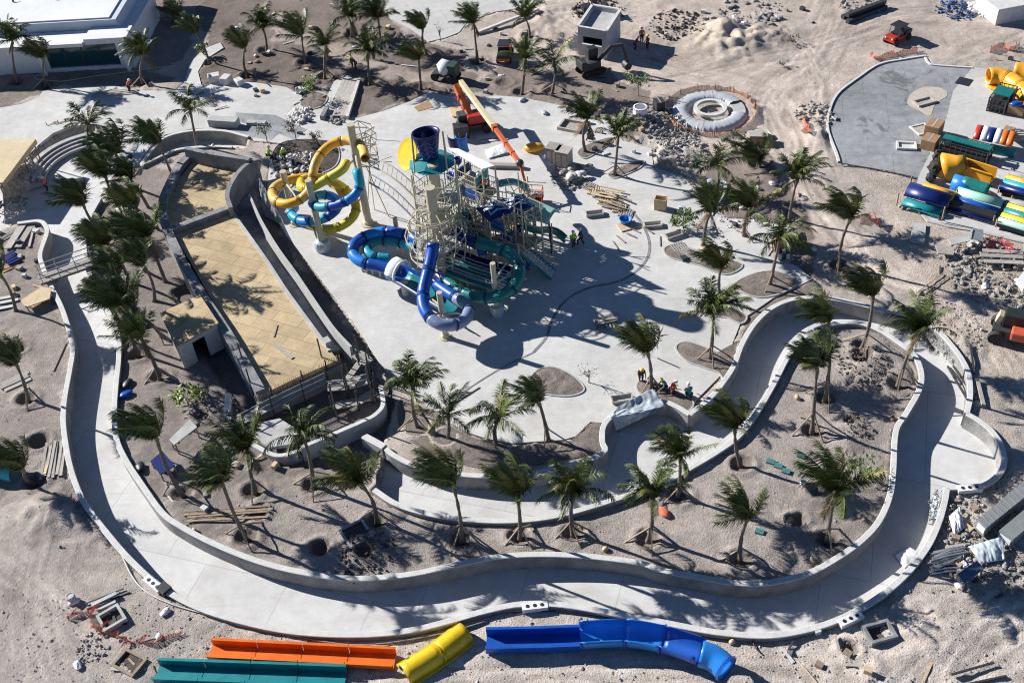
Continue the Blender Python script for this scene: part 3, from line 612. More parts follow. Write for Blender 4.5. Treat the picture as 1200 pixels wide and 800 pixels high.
bed([(620, 452), (628, 435), (645, 430), (664, 436), (680, 448), (684, 458), (668, 464), (640, 462)], 'round planting ring on the lower plaza under the bushy palm')
bed([(677, 180), (684, 172), (705, 164), (718, 162), (716, 168), (695, 182), (684, 186)], 'small soil bed in the upper plaza, farther of the pair with the timber crates')
bed([(713, 205), (722, 198), (745, 190), (755, 189), (750, 197), (728, 207), (718, 209)], 'small soil bed in the upper plaza, nearer of the pair below the rubble')
bed([(352, 122), (356, 114), (368, 108), (382, 112), (382, 120), (372, 127), (358, 128)], 'round soil bed of the small green tree by the planked ramp')
bed([(318, 185), (326, 170), (345, 164), (372, 164), (392, 168), (398, 182), (392, 196), (372, 205), (345, 212), (325, 205)], 'dark messy soil bed behind the orange tube slide', m=SOILD, h=0.04)
bed([(860, 335), (880, 322), (908, 318), (935, 330), (912, 345), (885, 348)], 'soil bed at the foot of the open crowned palm by the river bend')
# ================================================================== palms
WIND = Vector((-0.93, 0.22, 0.05))
def crown_mesh(seed, kind):
    rg = random.Random(seed); b = MB()
    nf = {0: 22, 1: 24, 2: 13, 3: 22, 4: 28}[kind]; wind = {0: 0.35, 1: 0.95, 2: 0.35, 3: 0.85, 4: 0.55}[kind]
    for f in range(nf):
        az = 2 * math.pi * (f * 0.381966 + rg.uniform(-0.09, 0.09)); u = (f + 0.5) / nf
        if kind == 4: el = R(86 - 58 * u + rg.uniform(-10, 10))
        elif kind == 0: el = R(88 - 62 * u + rg.uniform(-12, 12))
        elif kind == 2: el = R(72 - 62 * u + rg.uniform(-12, 12))
        else: el = R(90 - 48 * u + rg.uniform(-14, 14))
        L = rg.uniform(2.5, 3.5) * (0.85 if u < 0.15 else 1.0)
        d = Vector((math.cos(el) * math.cos(az), math.cos(el) * math.sin(az), math.sin(el)))
        wv = WIND * wind * rg.uniform(0.6, 1.35)
        droop = rg.uniform(0.5, 1.15) * (1.0 if kind in (0, 2) else 0.62)
        p = Vector((0, 0, 0)); pts = [p.copy()]; n = 10
        for k in range(n):
            t = (k + 1) / n
            dd = (d + wv * t * 1.0 + Vector((0, 0, -droop)) * t * t * 1.15).normalized(); p = p + dd * (L / n); pts.append(p.copy())
        dry = (kind in (0, 4) and u > 0.9 and rg.random() < 0.7)
        if dry: pts = [Vector((q.x * 0.4, q.y * 0.4, -abs(q.length) * 0.5)) for q in pts]
        yel = (kind == 3 and rg.random() < 0.22) or (kind != 3 and rg.random() < 0.05)
        b.cm = 3 if dry else 2
        b.tube(pts, [0.032 * (1 - 0.8 * k / n) + 0.006 for k in range(n + 1)], 4, False)
        b.cm = 3 if dry else (1 if yel else 0)
        ns = 50; fold = rg.uniform(0.35, 0.95); tor = rg.uniform(-0.35, 0.35); gap0 = rg.random() * 0.8
        for s in range(3, ns + 1):
            t = s / ns * 0.995; q = t * n; i = min(int(q), n - 1); fr = q - i; base = pts[i].lerp(pts[i + 1], fr); tan = (pts[i + 1] - pts[i]).normalized()
            side = tan.cross(Vector((0, 0, 1)))
            if side.length < 0.05: side = Vector((1, 0, 0))
            side.normalize(); side = Matrix.Rotation(tor, 3, tan) @ side; upv = side.cross(tan).normalized()
            ll = (0.34 + 0.48 * math.sin(math.pi * min(1, 0.14 + 0.82 * t))) * rg.uniform(0.75, 1.15)
            for sg in (-1, 1):
                if rg.random() < 0.07 or (gap0 < t < gap0 + 0.06): continue
                v = (side * sg * fold * rg.uniform(0.8, 1.1) + tan * rg.uniform(0.55, 0.95) + upv * rg.uniform(-0.1, 0.2) + wv * 0.45 + Vector((0, 0, -0.38))).normalized()
                w = tan * 0.033; m = base + v * ll * 0.5; e = base + v * ll + Vector((rg.uniform(-.05, .05), rg.uniform(-.05, .05), -0.2 * ll)) + wv * 0.10
                b.add([base - w, base + w, m + w * 0.85, m - w * 0.85, e], [(0, 1, 2, 3), (3, 2, 4)])
    b.cm = 3 if kind in (0, 4) else 2
    b.ball((0, 0, -0.12), 0.15, 8, 5, (1, 1, 2.4))
    me = bpy.data.meshes.new('crown'); me.from_pydata(b.v, [], b.f)
    for mm in (FROND, FRONDY, RACHIS, FRONDD): me.materials.append(mm)
    me.polygons.foreach_set('material_index', b.mi); me.update(); return me
CROWNS = {k: [crown_mesh(100 + 10 * k + j, k) for j in range(4)] for k in range(5)}
rp_ = random.Random(42)
for i, (bx, by, cx, cy, kind, sup, lab) in enumerate(PALMS):
    B = W(bx, by); B.z = min(ground_z(B), 0.1) - 0.15 if not inside(P1, np.array([[B.x]]), np.array([[B.y]]))[0, 0] else -0.05
    Cc = over(bx, by, cx, cy) - Vector((-0.35, 0, (1.75 if by > 160 else 1.3) if kind != 2 else 0.8))
    root = thing('palm_tree', lab, 'palm', B, 'newly planted palms across the site')
    d = Cc - B; path = []; bow = Vector((-d.x, -d.y, 0)) * 0.16 + Vector((rp_.uniform(-.28, .28), rp_.uniform(-.28, .28), 0))
    for k in range(11):
        t = k / 10; path.append(B + d * t + bow * math.sin(math.pi * t) )
    tr = MB(); tr.tube(path, [rp_.uniform(0.135, 0.18) - 0.075 * min(1, t / 10 * 1.05) + (0.07 if t == 0 else 0) + 0.012 * (t % 2) + (0.03 if t >= 9 else 0) for t in range(11)], 9)
    tr.build('trunk', PALMT, root, smooth=True)
    c = bpy.data.objects.new('crown', CROWNS[kind][rp_.randrange(4)]); scene.collection.objects.link(c); c.parent = root; c.location = d + Vector((0, 0, -0.05))
    c.rotation_euler = (rp_.uniform(-.1, .1), rp_.uniform(-.1, .1), rp_.uniform(-0.45, 0.45) if kind in (1, 3, 4) else rp_.uniform(0, 6.28))
    s = rp_.uniform(0.82, 1.06) * (1.07 if bx < 230 and 150 < by < 450 else 1.0); c.scale = (s, s, s)
    if sup:
        a0 = rp_.uniform(0, 6.28)
        for k in range(sup):
            a = a0 + 2 * math.pi * k / sup + rp_.uniform(-.2, .2); q = path[3].lerp(path[4], rp_.uniform(0.0, 0.8)); r = rp_.uniform(1.2, 1.6)
            foot = Vector((B.x + r * math.cos(a), B.y + r * math.sin(a), 0)); foot.z = ground_z(foot) - 0.05
            pr = MB(); pr.beam(foot, q, 0.085, 0.085); pr.build('support_prop', WOOD, root)
    # earth ring of the watering basin
# small broadleaf trees and shrubs
def leafy(px, py, h, r, label, m=LEAF, n=420, cat_='tree', ls=0.16, name='small_tree', bare=False, trunk=True):
    B = G(px, py); rg = random.Random(px * 7 + py); root = thing(name, label, cat_, B)
    t = MB(); 
    if trunk: t.tube([B, B + Vector((0.05, 0.02, h * 0.45)), B + Vector((0.0, 0.05, h * 0.8))], [0.05, 0.035, 0.015], 6)
    tips = []
    for k in range(9):
        a = rg.uniform(0, 6.28); z0 = h * rg.uniform(0.25, 0.7) if trunk else 0.05; e = B + Vector((math.cos(a) * r * rg.uniform(.5, 1), math.sin(a) * r * rg.uniform(.5, 1), h * rg.uniform(0.55, 1.0)))
        t.tube([B + Vector((0, 0, z0)), (B + Vector((0, 0, z0))).lerp(e, 0.5) + Vector((0, 0, 0.1)), e], [0.025, 0.018, 0.008], 4); tips.append(e)
    t.build('trunk', WOOD if not bare else LEAFG, root)
    l = MB()
    for k in range(n):
        e = rg.choice(tips); p = e + Vector((rg.gauss(0, 1), rg.gauss(0, 1), rg.gauss(0, .8))) * r * 0.26; q = Matrix.Rotation(rg.uniform(0, 6.28), 3, 'Z') @ Matrix.Rotation(rg.uniform(-1, 1), 3, 'X')
        s = ls * rg.uniform(.6, 1.3); l.add([p + q @ Vector(v) for v in ((-s * .35, 0, 0), (0, -s, 0), (s * .35, 0, 0), (0, s, 0))], [(0, 1, 2, 3)])
    l.build('crown', m, root)
leafy(748, 112, 2.6, 1.1, 'small round green tree in the dark soil by the excavator', n=520)
leafy(368, 117, 2.4, 0.8, 'small bright green tree in the round bed beside the planked ramp', LEAFY, 300)
leafy(1014, 561, 2.1, 1.0, 'thin young leafy tree in a small ring pit near the right river wall', LEAF, 170)
leafy(223, 470, 1.1, 1.0, 'low yellow green shrub on the sand below the plywood hut', LEAFY, 220, 'shrub', 0.24, 'shrub', trunk=False)
leafy(313, 166, 2.4, 0.8, 'grey leafed sapling left of the pair behind the dark planting bed', LEAFG, 260, ls=0.13, bare=True)
leafy(347, 164, 2.4, 0.9, 'grey leafed sapling with wide crown by the white stone heap', LEAFG, 300, ls=0.13, bare=True)
leafy(372, 170, 1.5, 0.5, 'short grey conical sapling left of the orange tube top', LEAFG, 240, ls=0.12, bare=True)
leafy(800, 266, 1.3, 0.9, 'dark bush at the left foot of the plaza palm clump', LEAF, 300, 'shrub', 0.2, 'shrub', trunk=False)
leafy(690, 448, 1.6, 0.7, 'bare twiggy sapling beside the round planting ring', LEAFG, 40, ls=0.1, bare=True)
leafy(516, 48, 2.2, 0.5, 'bare thin sapling on the far white concrete area', LEAFG, 30, ls=0.1, bare=True)
leafy(860, 176, 1.6, 0.9, 'grey bush below the fenced ring', LEAFG, 260, 'shrub', 0.16, 'shrub', trunk=False)
leafy(930, 52, 0.7, 0.7, 'small dark scrub plant on the haul road sand', LEAFG, 90, 'shrub', 0.16, 'shrub', trunk=False)
leafy(918, 78, 0.6, 0.5, 'tiny scrub plant on the sand above the kerb', LEAFG, 60, 'shrub', 0.14, 'shrub', trunk=False)
leafy(240, 66, 1.2, 0.7, 'low green plant at the foot of the leaning palm by the pale path', LEAF, 160, 'shrub', 0.25, 'shrub', trunk=False)
# ================================================================== plywood floored slab (the big raised pool)
sl = thing('raised_pool', 'large tapering raised concrete pool floored with plywood sheets', 'pool', W(290, 330))
zf = 1.5
FLOORP = [(230, 185), (290, 190), (300, 187), (282, 205), (268, 240), (310, 300), (335, 340), (367, 383), (385, 408), (396, 422), (372, 432), (340, 446), (306, 463), (270, 387), (240, 337), (222, 305), (196, 262), (196, 235), (207, 212)]
fp = Wl(FLOORP, zf)
MB().prism([(p.x, p.y) for p in fp], zf - 0.3, zf).build('plywood_floor', PLY, sl)
def wallpart(px, name, m, w, z0, z1, parent, n=5, off=0):
    path = [Vector((p.x, p.y, 0)) for p in Wl(px, z1, n)]; b = MB(); b.sweep(path, [(-w / 2, z0), (w / 2, z0), (w / 2, z1), (-w / 2, z1)]); return b.build(name, m, parent)
wallpart([(226, 178), (212, 190), (203, 205), (191, 232), (191, 250), (195, 267), (215, 308), (237, 345), (264, 386), (288, 427), (305, 457)], 'wall', CONCD, 0.75, -0.8, 2.0, sl)
wallpart([(217, 173), (240, 178), (265, 182), (292, 186)], 'wall', CONCD, 0.5, -0.8, 2.9, sl)
wallpart([(300, 186), (284, 196), (272, 212), (266, 228), (270, 243)], 'wall', CONCD, 0.4, -0.8, 2.6, sl)
wallpart([(194, 270), (228, 257), (266, 243)], 'cross_beam', CONCD, 0.6, 1.3, 2.05, sl)
wallpart([(268, 243), (310, 302), (335, 340), (367, 384), (386, 410)], 'wall', CONC, 0.3, -0.8, 1.62, sl)
wallpart([(292, 228), (305, 257), (325, 290), (346, 319), (367, 350), (390, 383), (411, 406)], 'channel_wall', CONC, 0.22, -0.8, 1.6, sl)
ch = Wl([(268, 243), (292, 228), (305, 257), (325, 290), (346, 319), (367, 350), (390, 383), (411, 406), (388, 412), (367, 384), (335, 340), (310, 302)], 0.25)
MB().prism([(p.x, p.y) for p in ch], -0.2, 0.25).build('channel_floor', CONCD, sl)
# raw front edge: slab rim with starter bars
fe = [Vector((p.x, p.y, 0)) for p in Wl([(300, 468), (340, 449), (372, 434), (398, 421)], zf, 4)]
b = MB(); b.sweep(fe, [(-0.25, -0.8), (0.2, -0.8), (0.2, zf - 0.35), (-0.25, zf - 0.35)]); b.build('front_edge', CONCD, sl)
b = MB()
for k in range(46):
    t = k / 45 * (len(fe) - 1); i = min(int(t), len(fe) - 2); p = fe[i].lerp(fe[i + 1], t - i)
    q = p + Vector((rnd.uniform(-.03, .03), -0.05, 0)); b.tube([q + Vector((0, 0, zf - 0.5)), q + Vector((0, 0, zf + 0.28)), q + Vector((rnd.uniform(-.05, .05), 0.25, zf + 0.34))], 0.022, 4)
b.tube([p + Vector((0, -0.05, zf + 0.1)) for p in fe], 0.02, 4); b.tube([p + Vector((0, -0.05, zf - 0.15)) for p in fe], 0.02, 4)
bb = b.build('starter_bars', mat('rusty reinforcing steel', (0.36, 0.27, 0.16), 0.8, 0.3, 5.0), sl)
cb = MB(); cb.box(W(384, 404, zf), 0.5, 0.7, 0.55, 0.5); cb.build('corner_block', CONC, sl)
# planks lying on the slab floor
def plank(a, c, label, w=0.22, t=0.05, m=WOODL, z=None, group=None, name='timber_plank'):
    za = G(*a).z if z is None else z; A = W(a[0], a[1], za); C_ = W(c[0], c[1], za)
    A.z = C_.z = za + t / 2 + 0.012
    b = MB(); b.beam(A, C_, w, t); return b.build(name, m, label=label, cat='plank', group=group)
plank((321, 395), (325, 381), 'short dark batten lying on the plywood pool floor', 0.1, 0.05, WOOD, zf)
plank((321, 404), (343, 420), 'pale grey board lying near the front of the plywood pool floor', 0.28, 0.06, WOODG, zf)
# plywood hut beside the slab
hut = thing('hut', 'small concrete hut with a plywood roof beside the raised pool', 'hut', W(238, 430))
rc = [W(*p, 2.5) for p in ((187, 367), (234, 345), (256, 378), (206, 406))]
b = MB(); b.prism([(p.x, p.y) for p in rc], 2.35, 2.5); o = b.build('roof', PLY, hut)
cen = sum(rc, Vector()) / 4; wl_ = [cen + (p - cen) * 0.9 for p in rc]
for i in range(4):
    a = wl_[i]; c = wl_[(i + 1) % 4]
    b = MB()
    if i == 2:   # front wall with its doorway
        d = c - a; 
        for t0, t1, z0, z1 in ((0, 0.35, -0.2, 2.34), (0.68, 1.0, -0.2, 2.34), (0.35, 0.68, 1.9, 2.34)):
            p = a + d * t0; q = a + d * t1; b.beam(Vector((p.x, p.y, (z0 + z1) / 2)), Vector((q.x, q.y, (z0 + z1) / 2)), 0.16, z1 - z0)
    else: b.beam(Vector((a.x, a.y, 1.07)), Vector((c.x, c.y, 1.07)), 0.15, 2.54)
    b.build('wall', CONC if i != 2 else CONCL, hut)
# plastic sheet hanging on the slab wall
def tarp(corners, label, m=SHEET, amp=0.25, name='plastic_sheet', sag=0.3, n=22, seed=1, cat_='plastic sheet', freq=1.0):
    A, B_, C_, D = [Vector(c) for c in corners]; b = MB(); nrm = (B_ - A).cross(D - A).normalized()
    def fn(u, v):
        p = A.lerp(B_, u).lerp(D.lerp(C_, u), v); k = noise.noise(Vector((u * 7 * freq, v * 2.2 * freq, seed))) + 0.5 * noise.noise(Vector((u * 17 * freq, v * 6 * freq, seed + 3)))
        return p + nrm * amp * k + Vector((0, 0, -sag * math.sin(math.pi * v) * math.sin(math.pi * u)))
    b.grid(fn, n * 2, n); o = b.build(name, m, smooth=True, label=label, cat=cat_); solidify(o, 0.01); return o
tarp([W(304, 208, 2.8), W(318, 235, 1.9), W(336, 268, -0.3), W(306, 250, -0.3)], 'translucent plastic sheet hanging beside the curved slab wall', mat('smoky plastic film', (0.30, 0.32, 0.34), 0.3, 0.3, 1.5, 0.5, 6, coat=0.3), 0.3)
tarp([W(715, 490, 0.35), W(780, 476, 0.4), W(765, 455, 0.9), W(722, 478, 0.4)], 'crumpled milky plastic sheet over the wall of the inner channel bay', SHEET, 0.16, sag=0.15, freq=.6)
tarp([W(722, 505, -0.85), W(776, 478, 0.36), W(781, 473, 0.36), W(716, 489, 0.36)], 'second plastic sheet slipping down the inside of the channel bay wall', mat('grey blue plastic film', (0.45, 0.50, 0.54), 0.3, 0.2, 1.5, 0.5, 6, coat=0.3), 0.14, sag=0.05)
# ================================================================== buildings
A = W(-60, 91); Bq = W(158, 79); dx = (Bq - A).normalized(); dy = Vector((-dx.y, dx.x, 0)); LEN = (Bq - A).length
bl = thing('white_building', 'long white flat roofed building with dark teal windows', 'building', A)
rot = math.atan2(dx.y, dx.x)
def LB(u, v, z): return A + dx * u + dy * v + Vector((0, 0, z))
def boxl(b, u0, u1, v0, v1, z0, z1): b.box(LB((u0 + u1) / 2, (v0 + v1) / 2, z0), u1 - u0, v1 - v0, z1 - z0, rot); return b
wu0, wu1 = LEN - 9.6, LEN - 1.4
b = MB(); boxl(b, 0, wu0, 0, 12, -0.3, 3.3); boxl(b, wu1, LEN, 0, 12, -0.3, 3.3); boxl(b, wu0, wu1, 0.55, 12, -0.3, 3.3); boxl(b, wu0, wu1, 0.0, 0.5, -0.3, 0.35); b.build('wall', WHITEP, bl)
b = MB(); boxl(b, wu0 + 0.02, wu1 - 0.02, 0.3, 0.5, 0.36, 3.0); wnd = b.build('window', GLASST, bl)
for k in range(5): b = MB(); boxl(b, wu0 + 0.05 + k * (wu1 - wu0 - 0.2) / 4, wu0 + 0.13 + k * (wu1 - wu0 - 0.2) / 4, 0.22, 0.29, 0.36, 3.0); b.build('mullion', STEELD, wnd)
b = MB(); boxl(b, -2, LEN - 4.6, -1.0, 2.2, 3.305, 3.7); boxl(b, LEN - 4.5, LEN + 0.3, -0.6, 2.2, 3.31, 3.95); b.build('canopy', ROOFMEM, bl)
b = MB(); boxl(b, -2, LEN - 1.4, 2.3, 18, 3.2, 4.75); b.build('upper_storey', mat('white render with blue shade', (0.50, 0.56, 0.63), 0.7, 0.06, 1.0), bl)  # bluish shade of the white upper walls is put into this colour
b = MB(); boxl(b, -2, LEN - 2.2, 2.6, 17.5, 4.751, 4.9); b.build('roof', ROOFMEM, bl)
for u in (LEN - 15, LEN - 10, LEN - 22):
    b = MB(); b.tube([LB(u, 8, 4.88), LB(u, 8, 5.15)], 0.12, 8); b.tube([LB(u, 8, 5.15), LB(u + .5, 8.2, 5.1)], 0.05, 6); b.build('roof_vent', STEELD, bl)
for u in (LEN - 10.2, LEN - 0.6):
    b = MB(); boxl(b, u, u + 0.35, -0.75, -0.4, -0.3, 3.3); b.build('column', WHITEP, bl)
# small concrete plant room
FL, FR, BR = W(678, 64), W(711, 70), W(727, 44); BL = FL + (BR - FR)
pr = thing('plant_room', 'small grey concrete box building with a long window slot and parapet roof', 'building', FL)
H = 3.3
def wallq(b, a, c, z0, z1, t=0.22):
    d = (c - a).normalized(); nrm = Vector((-d.y, d.x, 0)) * (t / 2)
    b.beam(Vector((a.x, a.y, (z0 + z1) / 2)) + nrm, Vector((c.x, c.y, (z0 + z1) / 2)) + nrm, t, z1 - z0)
cg = mat('grey rendered blockwork', (0.40, 0.41, 0.42), 0.8, 0.08, 1.0)
b = MB(); d = FR - FL
for t0, t1, z0, z1 in ((0, 0.16, -0.4, H), (0.84, 1, -0.4, H), (0.16, 0.84, -0.4, 1.35), (0.16, 0.84, 2.25, H)): wallq(b, FL + d * t0, FL + d * t1, z0, z1)
w1 = b.build('front_wall', cg, pr)
b = MB(); b.beam(FL + d * .16 + Vector((0, -.03, 1.42)), FL + d * .84 + Vector((0, -.03, 1.42)), 0.4, 0.1); b.build('window_sill', CONCL, w1)
for a, c in ((FR, BR), (BR, BL), (BL, FL)):
    b = MB(); dd = (c - a).normalized(); wallq(b, a + dd * 0.225, c if c != FL else c - dd * 0.0, -0.4, H - 0.002); b.build('wall', cg, pr)
cn = (FL + FR + BR + BL) / 4
b = MB(); b.prism([tuple((cn + (p - cn) * 0.93)[:2]) for p in (FL, FR, BR, BL)], H - 0.75, H - 0.5); b.build('roof', CONC, pr)
b = MB()
for a, c in ((FL, FR), (FR, BR), (BR, BL), (BL, FL)):
    b.beam(Vector((a.x, a.y, H + 0.03)), Vector((c.x, c.y, H + 0.03)), 0.3, 0.06)
b.build('parapet_cap', CONCL, pr)
# concrete block at the far top right corner
b = MB(); b.box(W(1190, 14), 7.5, 4, 1.8, 0.2); o = b.build('concrete_tank', CONCL, label='pale concrete tank wall in the far top right corner', cat='tank'); bevel(o, 0.05)
# sloping plywood platform at the left edge
pl = thing('plywood_platform', 'pale plywood platform on a timber frame at the left edge', 'platform', W(10, 215))
q = [W(-60, 163, 2.2), W(41, 163, 2.2), W(36, 171, 2.2), W(2, 214, 2.2), W(-60, 214, 2.2)]
MB().prism([(p.x, p.y) for p in q], 2.12, 2.2).build('deck', paving_material('pale new plywood', (0.68, 0.56, 0.36), (2.44, 1.22), 0.8, 0.1, R(4), 0.02), pl)
b = MB(); b.beam(q[1] + Vector((0.06, 0, -.25)), q[3] + Vector((.06, 0, -.25)), 0.06, 0.5); b.build('edge_board', WOODL, pl)
for k in range(7):
    for m_ in range(2):
        p = q[1].lerp(q[3], k / 6) + Vector((-0.3 - 1.5 * m_, 0, 0)); b = MB(); b.beam(Vector((p.x, p.y, -0.9)), Vector((p.x, p.y, 2.1)), 0.1, 0.1); b.build('post', WOOD, pl)
b = MB()
for k in range(6):
    p = q[1].lerp(q[3], k / 6); r_ = q[1].lerp(q[3], (k + 1) / 6); b.beam(Vector((p.x - .3, p.y, -0.7)), Vector((r_.x - .3, r_.y, 1.9)), 0.08, 0.05)
b.build('bracing', WOOD, pl)
# round pool wrapped in plastic, fenced with netting
ce = W(832, 131); rp = thing('round_pool', 'round concrete pool wrapped in white plastic film', 'pool', ce)
b = MB(); n = 260; prof = [(3.8, -0.2), (3.6, 0.25), (3.3, 0.38), (2.7, 0.42), (2.25, 0.34), (2.1, -0.02)]
vs = []; fs = []
for i in range(n + 1):
    a = R(20) + R(318) * i / n
    for j, (r, z) in enumerate(prof):
        k = 0.12 * noise.noise(Vector((a * 13, j * 0.8, 1))) + 0.10 * noise.noise(Vector((a * 31, j * .7, 5))); vs.append(ce + Vector(((r + k) * math.cos(a), (r + k) * math.sin(a), z * (0.85 + 1.4 * abs(k)) )))
for i in range(n):
    for j in range(len(prof) - 1): fs.append((i * 6 + j, i * 6 + j + 1, (i + 1) * 6 + j + 1, (i + 1) * 6 + j))
b.add(vs, [f[::-1] for f in fs]); b.build('plastic_film', mat('white film', (0.46, 0.48, 0.50), 0.35, 0.12, 1.2, 0.4, 6, coat=0.3), rp, smooth=True)
b = MB(); b.lathe(ce, [(3.45, -0.3), (3.45, 0.2), (2.2, 0.2), (2.2, -0.2)], 48); b.build('base_ring', CONC, rp)
b = MB(); arc = [ce + Vector((1.45 * math.cos(a * 2 * math.pi / 40), 1.45 * math.sin(a * 2 * math.pi / 40), 0.28)) for a in range(40)]
b.sweep(arc, [(-0.18, 0), (0.18, 0), (0.18, 0.27), (-0.18, 0.27)], loop=True); b.build('inner_ring', CONCL, rp)
b = MB(); b.box(ce + Vector((.2, -.3, 0.29)), 0.9, 0.6, 0.08, 0.2); b.build('hatch', STEELD, rp)
def netting(px, label, h=0.9, m=NET, wob=0.35, group=None, posts=True, seed=1, n=5, zz=0):
    path = [Vector((p.x, p.y, ground_z(p))) for p in Wl(px, 0, n)]; root = thing('barrier_netting', label, 'netting', path[0], group); b = MB(); N = len(path); rg = random.Random(seed); vs = []; fs = []
    for i, p in enumerate(path):
        k = noise.noise(Vector((i * 0.5, seed, 0))); hh = h * (0.75 + 0.5 * noise.noise(Vector((i * 0.35, seed, 4)))); off = Vector((k * wob, k * wob, 0))
        vs += [p + Vector((0, 0, 0.0)), p + off * 0.6 + Vector((0, 0, hh * 0.5)), p + off + Vector((0, 0, hh))]
    # the mesh of the net: thin strands
    for i in range(N - 1):
        for j in range(2):
            A_, B_, C_, D_ = vs[i * 3 + j], vs[(i + 1) * 3 + j], vs[(i + 1) * 3 + j + 1], vs[i * 3 + j + 1]
            for s in range(4):
                t = s / 4 + 0.06; b.add([A_.lerp(D_, t), B_.lerp(C_, t), B_.lerp(C_, t + 0.13), A_.lerp(D_, t + 0.13)], [(0, 1, 2, 3)])
            b.add([A_, A_.lerp(B_, 0.2), D_.lerp(C_, 0.2), D_], [(0, 1, 2, 3)]); b.add([A_.lerp(B_, .5), A_.lerp(B_, .65), D_.lerp(C_, .65), D_.lerp(C_, .5)], [(0, 1, 2, 3)])
    b.build('net', m, root)
    if posts:
        for i in range(0, N, 6):
            c = MB(); c.beam(path[i] + Vector((0, 0, -.2)), path[i] + Vector((0, 0, h * 1.15)), 0.06, 0.06); c.build('stake', WOOD, root)
    return root
pts = []
for a in range(0, 361, 20):
    p = ce + Vector((4.5 * math.cos(R(a)), 4.5 * math.sin(R(a)), 0)); v = p - CP; z_ = v.dot(_f); pts.append((600 + FPX * v.dot(CR) / z_, 400 - FPX * v.dot(CU) / z_))
netting(pts, 'faded orange netting round the plastic wrapped pool', 0.6, NETB, 0.5)
netting([(1020, 66), (1030, 70), (1048, 64), (1070, 62), (1075, 60)], 'crumpled red netting heap beside the black buggy', 0.7, NET, 0.9, posts=False, seed=3)
netting([(80, 726), (95, 718), (108, 722), (112, 735), (118, 742)], 'red netting torn round the square catch basin, left piece', 0.5, NET, 0.9, posts=False, seed=5)
netting([(118, 742), (135, 746), (160, 752), (178, 756), (195, 748), (212, 744)], 'long red netting strip trailing towards the orange flume', 0.4, NET, 0.8, posts=False, seed=6)
netting([(940, 140), (943, 150), (948, 160), (940, 158)], 'small orange netting scrap by the haul road kerb', 0.7, NET, 0.5, posts=False, seed=7)
netting([(1008, 262), (1018, 255), (1030, 265), (1024, 252)], 'pinkish netting heap on the sand left of the blue flume crate', 0.7, mat('pink netting', (0.55, 0.2, 0.18), 0.8, 0.2, 4), 0.8, posts=False, seed=8)
netting([(55, 147), (66, 145), (80, 142), (95, 141), (115, 144)], 'thin orange netting along the top of the curved steps', 0.6, NET, 0.4, seed=9)
netting([(-20, 272), (0, 266), (14, 258), (22, 262)], 'bright orange netting at the left edge of the channel mouth', 0.7, mat('vivid orange netting', (0.8, 0.25, 0.08), 0.8, 0.2, 4), 0.5, seed=10)
netting([(1148, 284), (1165, 283), (1180, 290), (1192, 300), (1170, 296), (1155, 292)], 'red tangled netting over rubble below the storage slab', 0.7, mat('red netting', (0.5, 0.06, 0.07), 0.8, 0.2, 4), 0.8, posts=False, seed=11)
netting([(1160, 62), (1172, 56), (1185, 60), (1195, 54)], 'red netting at the far right above the yellow tube slide', 0.8, NET, 0.5, seed=12)
# ================================================================== water slides
def resample(path, step):
    out = [path[0]]; acc = 0
    for a, b in zip(path[:-1], path[1:]):
        L = (b - a).length
        while acc + L >= step:
            t = (step - acc) / L; a = a.lerp(b, t); out.append(a.copy()); L = (b - a).length; acc = 0
        acc += L
    if (out[-1] - path[-1]).length > step * 0.3: out.append(path[-1])
    return out
def flume(label, px, r, mats, seg=7, name='tube_slide', flange=BLACK, flare=None):
    path = resample(cat([W(*p) for p in px], 10), 0.32); root = thing(name, label, 'water slide', (path[0].x, path[0].y, 0))
    n = len(path); i = 0; k = 0
    while i < n - 1:
        j = min(i + seg, n - 1)
        if n - 1 - j < 3: j = n - 1
        b = MB(); b.shell(path[i:j + 1], r, 16, 0.05); b.build('slide_section', mats[k % len(mats)], root, smooth=True)
        if j < n - 1:
            f = MB(); t = (path[min(j + 1, n - 1)] - path[j - 1]).normalized() * 0.06; f.shell([path[j] - t * .6, path[j] + t * .6], r + 0.045, 16, 0.05); f.build('flange', mats[(k + (j % 2)) % len(mats)] if flange is None else flange, root)
        i = j; k += 1
    return root
DK = mat('dark joint gasket', (0.008, 0.03, 0.10), 0.6, 0.2, 3)
AMBJ = mat('brown joint flange', (0.28, 0.14, 0.03), 0.5, 0.2, 3); LEMJ = mat('olive joint flange', (0.35, 0.3, 0.02), 0.5, 0.2, 3)
flume('amber tube slide curling in a wide loop on the far left of the slides', [(428, 186, 8.3), (424, 172, 8.3), (410, 165, 8.2), (392, 168, 8.0), (378, 178, 7.7), (369, 193, 7.2), (366, 209, 6.5), (362, 224, 5.8), (350, 235, 5.3), (334, 239, 5.0), (321, 233, 4.8), (320, 222, 4.6), (331, 214, 4.4), (350, 209, 4.2), (368, 208, 4.0), (385, 212, 3.8), (397, 221, 3.5), (404, 233, 3.1)], 0.40, [P_AMB, P_AMB, P_ORY], 7, flange=AMBJ)
flume('lemon yellow tube slide coiling below the amber loop', [(406, 190, 7.4), (402, 198, 7.2), (388, 207, 6.7), (374, 215, 6.2), (362, 221, 5.8), (353, 219, 5.5), (355, 211, 5.2), (368, 208, 4.9), (385, 211, 4.4), (402, 220, 3.8), (414, 234, 3.1), (417, 247, 2.5), (409, 259, 2.0), (394, 267, 1.6), (377, 268, 1.3), (362, 262, 1.1)], 0.40, [P_LEMON, P_LEMON, P_YEL], 7, flange=LEMJ)
